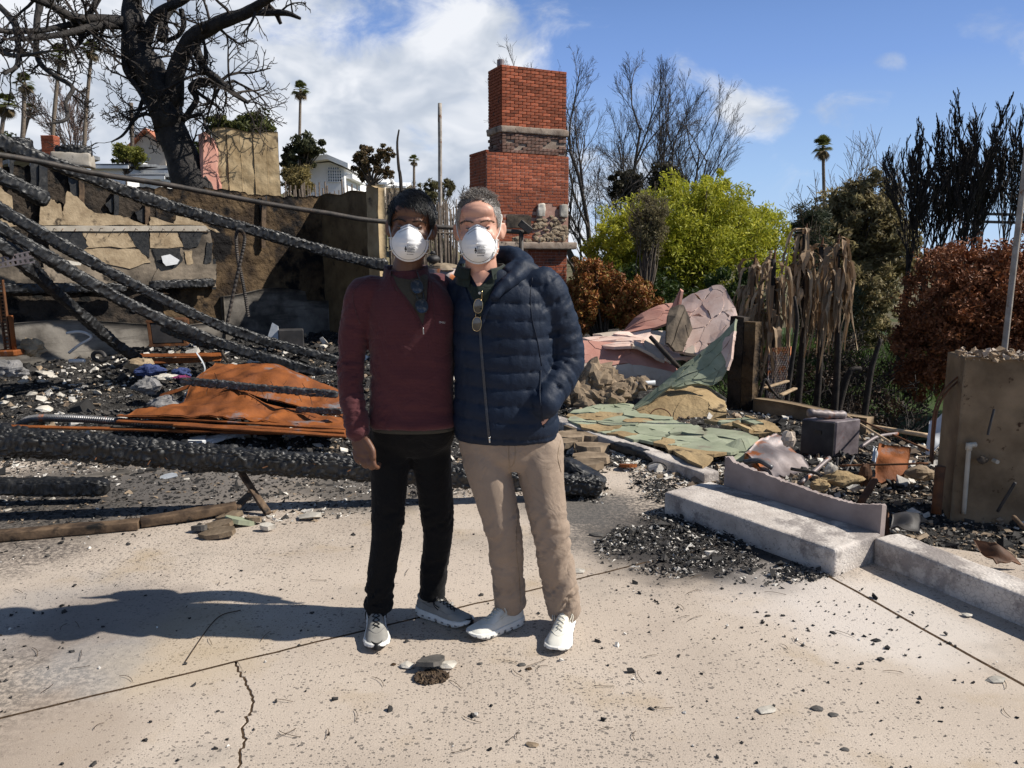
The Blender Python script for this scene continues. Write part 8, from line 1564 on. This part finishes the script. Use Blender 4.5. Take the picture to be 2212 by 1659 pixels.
    solid(up, 'laces', lc, lace_mat); ll = np.linspace(-.036, .036, 15); solid(up, 'stitching', [tube([ontop(.60 + .20 * (1 - (x / .038) ** 2), x) - [0, 0, .0018] for x in ll], .0011, 5)] + [tube([ontop(s1, g * w1) - [0, 0, .0018] for s1, w1 in ((.14, .021), (.26, .024), (.38, .027), (.5, .03), (.6, .033))], .0011, 5) for g in (-1, 1)], 'grey_cloth' if lace_mat == 'lace_black' else 'lace_cream')
    if toe_cap:
        P = [];
        for lat in np.linspace(-.022, .022, 9):
            sv = 1.01 - (lat / .05) ** 2 * .35; P.append(h0 + f * sv * L + r_ * lat)
        P = np.array(P); V = np.concatenate([P + [0, 0, .016] + f * .004, P + [0, 0, .034] + f * .002, P + [0, 0, .041] - f * .010]); MB().add(V, np.array([(q_ + x, q_ + x + 1, q_ + x + 10, q_ + x + 9) for q_ in (0, 9) for x in range(8)])).build('toe_guard', toe_cap, up, True)
    # padded collar opening
    c = h0 + f * .20 * L + np.array([0, 0, .088 * k]); ang = np.linspace(0, 2 * math.pi, 28); solid(up, 'collar', [tube(c + np.outer(np.cos(ang) * .045, f) + np.outer(np.sin(ang) * .026, r_) + np.outer(.008 * np.cos(ang * 2) + .006 * np.cos(ang), [0, 0, 1]), .0065, 8, False)], up_mat); return up
def wrinkle(V, F, dirs, seed):
    """dirs: list of (weight(V), stretch matrix rows, amplitude)"""
    N = vnorm(V, F)
    for wgt, sc, amp in dirs:
        q_ = fbm(V * np.asarray(sc), 3, seed); r_ = 1 - np.abs(q_ * 2 - 1) * 2.2; V = V + N * (amp * wgt(V) * (r_ - .35))[:, None]; seed += 7
    return V
def limb_folds(V, F, pts, spots, seed, freq=42, rmax=.13):
    """ring folds around a limb, strongest near the given positions along it (metres, width, amplitude)"""
    s_, d, _ = along(V, pts); N = vnorm(V, F); a = sum(amp * np.exp(-((s_ - c) / w_) ** 2) for c, w_, amp in spots) * (d < rmax); P = np.stack([V[:, 0] * 9, V[:, 1] * 9, s_ * freq + V[:, 0] * 22 + (fbm(V * 8, 2, seed) - .5) * 5], -1); q_ = fbm(P, 2, seed); r_ = 1 - np.abs(q_ * 2 - 1) * 2.4; return V + N * (a * (r_ - .3))[:, None]

# ---- left man
PA = empty('person', (-.42, 3.0, 0), 'man in a maroon quarter-zip sweater, black trousers and white face mask', 'person')
HA = Head(at(884, 490, 2.845), yaw=R(3), roll=R(4.5), pitch=R(2), k=1.03)
neckA = at(876, 606, 2.98); rsh, rel, rwr = at(779, 642, 2.95), at(757, 800, 2.94), at(772, 928, 2.88)
lsh, lel, lwr = at(962, 640, 3.08), at(1030, 760, 3.20), at(1120, 800, 3.16)
hipR, kneR, ankR = at(842, 960, 3.02), at(838, 1130, 2.98), at(817, 1300, 2.965); hipL, kneL, ankL = at(928, 960, 3.04), at(946, 1132, 3.06), at(934, 1276, 3.075)
cxA = at(893, 800, 3.0)[0]
parts = HA.parts() + chain_caps([HA.p(0, -.03, -.05), HA.p(0, -.03, -.10), neckA, neckA - [0, -.01, .12]], [.054, .053, .060, .08]) + [torso([(cxA, 3.0, .80, .13, .085), (cxA, 2.99, 1.1, .125, .08), (cxA, 2.99, 1.36, .13, .075)])]
wd = unit(at(795, 1010, 2.85) - at(775, 940, 2.88))
parts += chain_caps([rsh, rel, rwr, rwr + wd * .02], [.045, .036, .028, .029]) + chain_caps([lsh, lel, lwr], [.045, .036, .028]) + chain_caps([hipR, kneR, ankR], [.06, .042, .036]) + chain_caps([hipL, kneL, ankL], [.06, .042, .036])
parts += hand_parts(rwr + wd * .012, wd, np.array([.96, -.28, 0]), np.array([-.28, -.96, 0]), 1.0, 1.08, 1) + hand_parts(lwr, unit(np.array([1, -.25, -.1])), np.array([0, 0, 1]), np.array([0, -1, 0]), .35, .95, 1)
V, F = blob(parts, .0047, 3); V = sculpt_head(HA, V, F); solid(PA, 'body', [(V, F)], 'skin_dark')
face_bits(HA, PA, 'skin_dark', 'brow', .10); mask(HA, PA, 1.0, 1.0, 1)
hair(HA, PA, 'hair_black', lambda t: np.interp(np.abs(t), [0, .5, .9, 1.15, 1.35, 1.6, 1.9, 2.4, 3.2], [.074, .068, .046, .010, -.012, .014, -.015, -.05, -.055]), lambda P, t: np.c_[.55 - P[:, 0] * 4, .75 - .2 * (P[:, 1] < -.03), -.25 - .6 * (np.abs(P[:, 0]) > .06)], lambda P, t: np.where(P[:, 2] > .06, .030, .016), 3800, 5, cap=1.12, rad=.0019, lift=.10, jit=.16)
# sweater
def ringA(z, rx, ry, dx=0, dy=0): return (cxA + dx, 2.985 + dy, z, rx, ry)
sw = [torso([ringA(.852, .170, .120), ringA(.90, .166, .116), ringA(1.02, .160, .113), ringA(1.15, .163, .116), ringA(1.27, .172, .12), ringA(1.345, .165, .11, -.004), ringA(1.40, .125, .09, -.008), ringA(1.435, .078, .076, -.01), ringA(1.455, .070, .070, -.01)])]
sw += chain_caps([at(812, 634, 2.98), rsh + [.0, 0, -.005], rel, rwr - wd * -.003], [.066, .060, .049, .037]) + chain_caps([at(935, 630, 3.02), lsh, lel, lwr], [.070, .064, .054, .042])
V, F = blob(sw, .0078, 10); arm = [rsh, rel, rwr]; V = limb_folds(V, F, arm, [(.29, .10, .007), (.52, .12, .008), (.10, .1, .004)], 3, 34)
V = wrinkle(V, F, [(lambda V: np.clip((1.35 - V[:, 2]) * 3, .2, 1), (5, 5, 11), .009), (lambda V: np.clip((1.02 - V[:, 2]) * 6, 0, 1), (4, 4, 22), .010), (lambda V: np.clip((V[:, 2] - 1.2) * 4, 0, 1), (14, 6, 6), .006)], 8)
swo = solid(PA, 'sweater', [(V, F)], 'sweater'); TA = bvh(V, F)
solid(PA, 'cuff', [tube([rwr - wd * .018, rwr + wd * .004], [.0385, .0365], 20, True)], 'sweater_collar')
solid(PA, 'tshirt', [decal(TA, [(842, 590), (860, 600), (885, 604), (905, 598), (925, 588), (922, 640), (915, 705), (908, 690), (880, 650), (855, 625)], .004)], 'tshirt')
ang = np.linspace(-math.pi * .5 + .62, math.pi * 1.5 - .62, 44); cc = np.array([neckA[0] + .004, neckA[1] - .004, 0]); V = []
for q_, (z_, rx, ry) in enumerate(((1.395, .104, .094), (1.425, .094, .086), (1.450, .086, .080), (1.474, .083, .080), (1.470, .075, .073), (1.43, .075, .072))): V.append(np.c_[cc[0] + np.cos(ang) * rx, cc[1] + np.sin(ang) * ry, z_ - .012 * np.clip(-np.sin(ang), 0, 1) * 2.0 + 0 * ang])
V = np.concatenate(V); n = 44; F = np.array([(q_ * n + x, q_ * n + x + 1, (q_ + 1) * n + x + 1, (q_ + 1) * n + x) for q_ in range(5) for x in range(n - 1)]); solid(PA, 'collar', [(V, F)], 'sweater_collar')
ang = np.linspace(0, 2 * math.pi, 40); solid(PA, 'tshirt_collar', [tube(np.c_[neckA[0] + np.cos(ang) * .071, neckA[1] - .004 + np.sin(ang) * .070, 1.425 - .026 * np.clip(-np.sin(ang), 0, 1)], .008, 8, False)], 'tshirt')
solid(PA, 'zip_tape', [strip(TA, [(846, 596), (858, 622), (880, 650), (902, 684), (913, 712)], 5, .006), strip(TA, [(930, 592), (928, 630), (922, 670), (914, 712)], 5, .006)], 'sweater_collar'); solid(PA, 'zip_pull', [surf_tube(TA, [(914, 708), (915, 722)], .0028, .007)], 'silver')
solid(PA, 'tshirt_hem', [torso([ringA(.835, .165, .117), ringA(.85, .165, .117), ringA(.87, .14, .10)])], 'tshirt')
solid(PA, 'shoulder_seam', [surf_tube(TA, [(800, 600), (775, 615), (762, 640), (768, 670), (778, 700)], .0016, .0006)], 'sweater_collar')
solid(PA, 'flap_edge', [surf_tube(TA, [(932, 600), (936, 640), (938, 680), (940, 712)], .0012, .0006)], 'sweater_collar')
cu = bpy.data.curves.new('t', 'FONT'); cu.body = 'OHSU'; cu.size = 1; to_ = bpy.data.objects.new('t', cu); COL.objects.link(to_); bpy.context.view_layer.update(); me = bpy.data.meshes.new_from_object(to_.evaluated_get(bpy.context.evaluated_depsgraph_get())); tv = np.array([v.co[:] for v in me.vertices]); tf = [tuple(p.vertices) for p in me.polygons]; bpy.data.objects.remove(to_); bpy.data.curves.remove(cu); bpy.data.meshes.remove(me)
w_ = tv[:, 0].max(); Q = [cast(TA, 948.5 + p[0] / w_ * 13, 698 - p[1] * 6.0 + p[0] / w_ * 1, .002) for p in tv]
if all(q_ is not None for q_ in Q): MB().add(np.array(Q), tf).build('chest_logo', 'strap', PA)
# trousers
tp = [torso([(cxA - .004, 2.995, .93, .15, .10), (cxA - .004, 3.0, .86, .165, .112), (cxA - .006, 3.02, .78, .162, .108), (cxA + .003, 3.04, .72, .115, .085)])] + chain_caps([hipR + [0, .01, .06], hipR, kneR, lerp(kneR, ankR, .6), ankR + [0, .0, -.004]], [.085, .086, .064, .058, .056]) + chain_caps([hipL + [0, .01, .06], hipL, kneL, lerp(kneL, ankL, .6), ankL + [0, 0, -.002]], [.085, .086, .064, .056, .053])
V, F = blob(tp, .0088, 8); V = limb_folds(V, F, [hipR, kneR, ankR], [(.30, .07, .007), (.58, .08, .009), (.66, .05, .009)], 4, 36); V = limb_folds(V, F, [hipL, kneL, ankL], [(.30, .07, .007), (.56, .08, .009)], 5, 36); V = wrinkle(V, F, [(lambda V: np.clip((V[:, 2] - .6) * 5, 0, 1), (9, 9, 14), .006)], 21); solid(PA, 'trousers', [(V, F)], 'jeans_black')
shoe(PA, on_ground(812, 1330) , on_ground(815, 1412), 'shoe_grey', 'lace_black', 'sole', ankR, 'toe_black'); shoe(PA, on_ground(903, 1325), on_ground(1020, 1356), 'shoe_grey', 'lace_black', 'sole', ankL, 'toe_black')

# ---- right man
PB = empty('person', (.0, 2.95, 0), 'grey-haired man in a navy puffer jacket, tan trousers and white face mask', 'person')
HB = Head(at(1031, 492, 2.80), yaw=R(-2), roll=R(-1.5), pitch=R(1), k=1.04)
neckB = at(1040, 600, 2.94); sR, eR, wR = at(1182, 632, 2.95), at(1222, 775, 2.98), at(1188, 858, 2.85); sL, eL, wL = at(998, 634, 3.0), at(930, 735, 3.20), at(850, 730, 3.20)
hL, kL, aL = at(1052, 1000, 2.94), at(1086, 1140, 2.92), at(1102, 1296, 2.985); hR2, kR2, aR2 = at(1166, 1000, 2.94), at(1190, 1150, 2.90), at(1218, 1312, 2.955); cxB = at(1087, 800, 2.95)[0]
parts = HB.parts() + chain_caps([HB.p(0, -.03, -.05), HB.p(0, -.03, -.10), neckB, neckB - [0, -.01, .12]], [.058, .057, .064, .085]) + [torso([(cxB, 2.97, .80, .14, .09), (cxB, 2.97, 1.1, .135, .085), (cxB - .01, 2.98, 1.36, .14, .08)])]
parts += chain_caps([sR, eR, wR], [.045, .036, .030]) + chain_caps([sL, eL, wL], [.045, .036, .030]) + chain_caps([hL, kL, aL], [.065, .045, .038]) + chain_caps([hR2, kR2, aR2], [.065, .045, .038])
parts += hand_parts(wR, unit(np.array([-.5, .1, -.85])), np.array([.8, -.3, -.4]), np.array([-.2, -.95, 0]), .7, .95, -1) + hand_parts(wL, unit(np.array([-1, -.2, .1])), np.array([0, 0, 1]), np.array([0, -1, 0]), .35, .95, 1)
V, F = blob(parts, .0053, 3); V = sculpt_head(HB, V, F); solid(PB, 'body', [(V, F)], 'skin_light')
face_bits(HB, PB, 'skin_light', 'brow_light', .12); mask(HB, PB, .98, 1.03, 2)
zmB = lambda t: np.interp(np.abs(t), [0, .35, .6, .85, 1.1, 1.3, 1.5, 1.9, 2.4, 3.2], [.092, .088, .070, .048, .015, -.02, .014, -.02, -.05, -.055])
hair(HB, PB, 'hair_grey', zmB, lambda P, t: np.c_[P[:, 0] * 3, .35 + 0 * t, .2 + 0 * t], lambda P, t: np.where(P[:, 2] > .095, .014, .007), 2600, 6, cap=1.012, rad=.0008, lift=1.5, jit=.25, region=lambda P, t: P[:, 2] > .070)
hair(HB, PB, 'hair_silver', lambda t: np.maximum(zmB(t), np.where(np.abs(t) < .75, .2, -1)), lambda P, t: np.c_[0 * t, -.7 + 0 * t, -.7 + 0 * t], lambda P, t: .009 + 0 * t, 1900, 7, cap=1.020, rad=.0007, lift=.35, jit=.3, name='side_hair', region=lambda P, t: (P[:, 2] < .085), capmat='hair_grey')
# polo shirt under the jacket
ang = np.linspace(-math.pi * .5 + .45, math.pi * 1.5 - .45, 40); V = []
for z_, rx, ry in ((1.41, .098, .088), (1.445, .088, .080), (1.480, .083, .078), (1.474, .092, .088), (1.440, .105, .098)): V.append(np.c_[neckB[0] + np.cos(ang) * rx, neckB[1] + .002 + np.sin(ang) * ry, z_ - .020 * np.clip(-np.sin(ang), 0, 1) + 0 * ang])
V = np.concatenate(V); n = 40; F = np.array([(q_ * n + x, q_ * n + x + 1, (q_ + 1) * n + x + 1, (q_ + 1) * n + x) for q_ in range(4) for x in range(n - 1)]); solid(PB, 'polo_collar', [(V, F)], 'polo')
# jacket: quilted shell
def ringB(z, rx, ry, dx=0): return (cxB + dx, 2.97, z, rx, ry)
jk = [torso([ringB(.80, .200, .146, .014), ringB(.84, .207, .154, .012), ringB(.95, .198, .150, .006), ringB(1.08, .192, .146, .002), ringB(1.20, .193, .146, .002), ringB(1.31, .192, .140, .004), ringB(1.385, .165, .118, -.004), ringB(1.43, .125, .10, -.03), ringB(1.455, .100, .09, -.04)])]
jk += chain_caps([at(1140, 622, 2.97), sR, eR, wR + np.array([-.02, 0, -.02])], [.078, .077, .074, .058]) + chain_caps([at(1030, 620, 2.98), sL, eL, wL], [.068, .062, .058, .05])
V, F = blob(jk, .0066, 10); sR_, dR_, _ = along(V, [at(1150, 610, 2.96), sR, eR, wR]); isarm = (dR_ < .105) & (V[:, 0] > at(1168, 700, 2.95)[0] - .0) & (V[:, 2] > .86); N = vnorm(V, F)
tz = V[:, 2] + .010 * np.sin(V[:, 0] * 9 + 1) + .006 * (fbm(V * 7, 2, 3) - .5); per_t, per_a = .064, .058
ct = np.where(isarm, (sR_ + .012 * np.sin(np.arctan2(V[:, 1] - 2.95, V[:, 0] - .2) * 2)) / per_a, tz / per_t); ph = np.abs(np.sin(ct * math.pi)); puffd = np.power(ph, .36); amp = np.where(isarm, .012, .0105)
V2 = V + N * ((puffd - .75) * amp)[:, None]; near = np.exp(-(ph / .35) ** 2); cr = fbm(np.stack([V[:, 0] * 42, V[:, 1] * 42, V[:, 2] * 12], -1), 2, 6); V2 = V2 + N * ((.5 - np.abs(cr - .5) * 2.6) * .0055 * (.35 + near))[:, None]
big = fbm(V * np.array([6, 6, 9]), 3, 14); V2 = V2 + N * ((big - .5) * .014)[:, None]
jo = solid(PB, 'jacket', [(V2, F)], 'jacket'); TB = bvh(V2, F)
# hood: soft folded roll behind and beside the neck
hp_ = [at(998, 590, 3.0), at(1015, 566, 3.07), at(1060, 556, 3.10), at(1108, 556, 3.06), at(1132, 572, 2.98), at(1122, 592, 2.90), at(1092, 614, 2.85), at(1068, 640, 2.82)]; hp2 = [at(1096, 585, 2.90), at(1118, 566, 2.96), at(1100, 550, 3.04), at(1060, 548, 3.06)]
V, F = blob(chain_caps(hp_, [.026, .034, .042, .042, .038, .033, .025, .014], n=40) + chain_caps(hp2, [.018, .026, .03, .03], n=24) + chain_caps([at(1125, 580, 2.93), at(1150, 592, 2.95), at(1165, 612, 2.95)], [.036, .036, .03]), .006, 6); V = wrinkle(V, F, [(lambda V: np.ones(len(V)), (16, 16, 9), .006)], 31); solid(PB, 'hood', [(V, F)], 'jacket')
solid(PB, 'polo_front', [decal(TB, [(1000, 590), (1022, 618), (1032, 622), (1050, 610), (1072, 590), (1066, 620), (1046, 660), (1036, 690), (1026, 655), (1008, 620)], .005)], 'polo')
solid(PB, 'throat', [decal(TB, [(1012, 585), (1024, 606), (1033, 622), (1042, 612), (1058, 590), (1040, 580)], .0065)], 'skin_light'); solid(PB, 'polo_placket', [strip(TB, [(1033, 618), (1035, 640), (1037, 668)], 7, .009)], 'polo')
bp = cast(TB, 1036, 633, .012); 
if bp is not None: MB().add(*tube([bp, bp + [0, -.002, 0]], .0048, 14)).build('button', 'button', PB)
solid(PB, 'jacket_flap', [strip(TB, [(995, 600), (1008, 640), (1024, 680), (1034, 708)], 7, .007), strip(TB, [(1078, 606), (1064, 640), (1050, 676), (1038, 708)], 7, .007)], 'jacket')
solid(PB, 'zip', [strip(TB, [(1036, 700), (1040, 760), (1046, 830), (1052, 900), (1057, 950)], 5.5, .004)], 'zip'); solid(PB, 'zip_pull', [surf_tube(TB, [(1057, 944), (1058, 956)], .0035, .006)], 'silver')
solid(PB, 'pocket_seam', [surf_tube(TB, [(1168, 800), (1166, 850), (1170, 890), (1176, 922)], .0028, .001)], 'jacket_seam'); solid(PB, 'armhole_seam', [surf_tube(TB, [(1150, 600), (1146, 640), (1150, 690), (1162, 740), (1170, 790)], .0022, .0004)], 'jacket_seam')
# trousers
tk = [torso([(cxB + .012, 2.965, .90, .17, .115), (cxB + .012, 2.965, .84, .182, .13), (cxB + .012, 2.965, .75, .180, .122), (cxB + .012, 2.965, .68, .13, .09)])] + chain_caps([hL + [0, .01, .06], hL, kL, lerp(kL, aL, .55), aL + [0, 0, .0]], [.093, .093, .070, .065, .064]) + chain_caps([hR2 + [0, .01, .06], hR2, kR2, lerp(kR2, aR2, .55), aR2 + [0, 0, .0]], [.093, .094, .071, .067, .066])
V, F = blob(tk, .0082, 7); V = limb_folds(V, F, [hL, kL, aL], [(.26, .06, .006), (.38, .08, .006), (.55, .07, .010)], 6, 30, .14); V = limb_folds(V, F, [hR2, kR2, aR2], [(.24, .07, .008), (.40, .09, .007), (.56, .07, .013)], 7, 30, .14); V = wrinkle(V, F, [(lambda V: np.clip((V[:, 2] - .55) * 5, 0, 1), (11, 9, 12), .005), (lambda V: np.ones(len(V)), (7, 7, 5), .0045)], 23)
solid(PB, 'trousers', [(V, F)], 'khaki'); TK = bvh(V, F)
solid(PB, 'fly_stitch', [surf_tube(TK, [(1112, 958), (1113, 985), (1108, 1005), (1098, 1012)], .0012, .0005), surf_tube(TK, [(1099, 955), (1100, 1000), (1108, 1045)], .0016, .0004)], 'brown_stone'); solid(PB, 'inseam', [surf_tube(TK, [(1124, 1060), (1119, 1120), (1115, 1180), (1122, 1250), (1124, 1300)], .0014, .0004)], 'brown_stone'); solid(PB, 'pocket_edge', [surf_tube(TK, [(1212, 950), (1205, 985), (1212, 1020)], .0016, .0006)], 'brown_stone')
for (c, r_, d_) in ((aL, .064, aL - kL), (aR2, .066, aR2 - kR2)):
    d_ = unit(d_); solid(PB, 'hem', [tube([c - d_ * .004, c + d_ * .014, c + d_ * .024], [r_ * 1.02, r_ * 1.05, r_ * 1.0], 28, False)], 'khaki')
for (c, r_, d_) in ((ankR, .056, ankR - kneR), (ankL, .053, ankL - kneL)):
    d_ = unit(d_); solid(PA, 'hem', [tube([c - d_ * .004, c + d_ * .016, c + d_ * .026], [r_ * 1.02, r_ * 1.06, r_ * 1.0], 28, False)], 'jeans_black')
shoe(PB, on_ground(1128, 1345), on_ground(1012, 1383), 'shoe_cream', 'lace_cream', 'sole', aL, None, 1.04); shoe(PB, on_ground(1226, 1342), on_ground(1199, 1418), 'shoe_cream', 'lace_cream', 'sole', aR2, None, 1.04)

# ---- spectacles hanging from the collars
def glasses(name, tree, lens, wl, hl, lens_mat, frame_mat, label, tilt, off=.016, fr=.0013, temple=None):
    cs = [cast(tree, *l, off) for l in lens]; t = empty(name, cs[1] - [0, 0, hl / 2], label, 'glasses'); nn = np.array([0, -1, .15]); nn = unit(nn); ax = unit(cs[0] - cs[1]); sx_ = unit(np.cross(ax, nn)); nn = unit(np.cross(sx_, ax)); ang = np.linspace(0, 2 * math.pi, 28)
    for c in cs:
        rx = wl / 2 * np.sign(np.cos(ang)) * np.abs(np.cos(ang)) ** .85; rz = hl / 2 * np.sign(np.sin(ang)) * np.abs(np.sin(ang)) ** .9; ring = c + np.outer(rx, sx_) + np.outer(rz, ax); solid(t, 'rim', [tube(ring, fr, 6, False)], frame_mat)
        V = np.vstack([ring[:-1], [c + nn * .0025]]); solid(t, 'lens', [(V, np.array([(k, (k + 1) % 27, 27) for k in range(27)]))], lens_mat)
    a, b2 = cs[0] - ax * hl / 2 - sx_ * wl * .2, cs[1] + ax * hl / 2 - sx_ * wl * .2; solid(t, 'bridge', [tube(spline([a, (a + b2) / 2 + nn * .003, b2], 8), fr, 6)], frame_mat)
    P = [cs[0] + ax * (hl / 2 + .03) + sx_ * wl * .3, cs[0] + sx_ * wl * .35 - nn * .006, cs[1] + sx_ * wl * .3 - nn * .006, cs[1] - ax * hl * .5 + sx_ * wl * .2 - nn * .004]; solid(t, 'temple', [tube(spline(P, 20), fr * 1.3, 6)], frame_mat); return t
glasses('sunglasses', TA, [(901, 619), (911, 661)], .044, .054, 'lens_dark', 'frame_black', 'black sunglasses hanging from the open collar of the maroon sweater', 0, .014, .0022)
glasses('eyeglasses', TB, [(1033, 661), (1030, 700)], .033, .052, 'lens_brown', 'gold', 'gold-rimmed eyeglasses hanging on the front of the navy jacket', 0, .012, .0011)
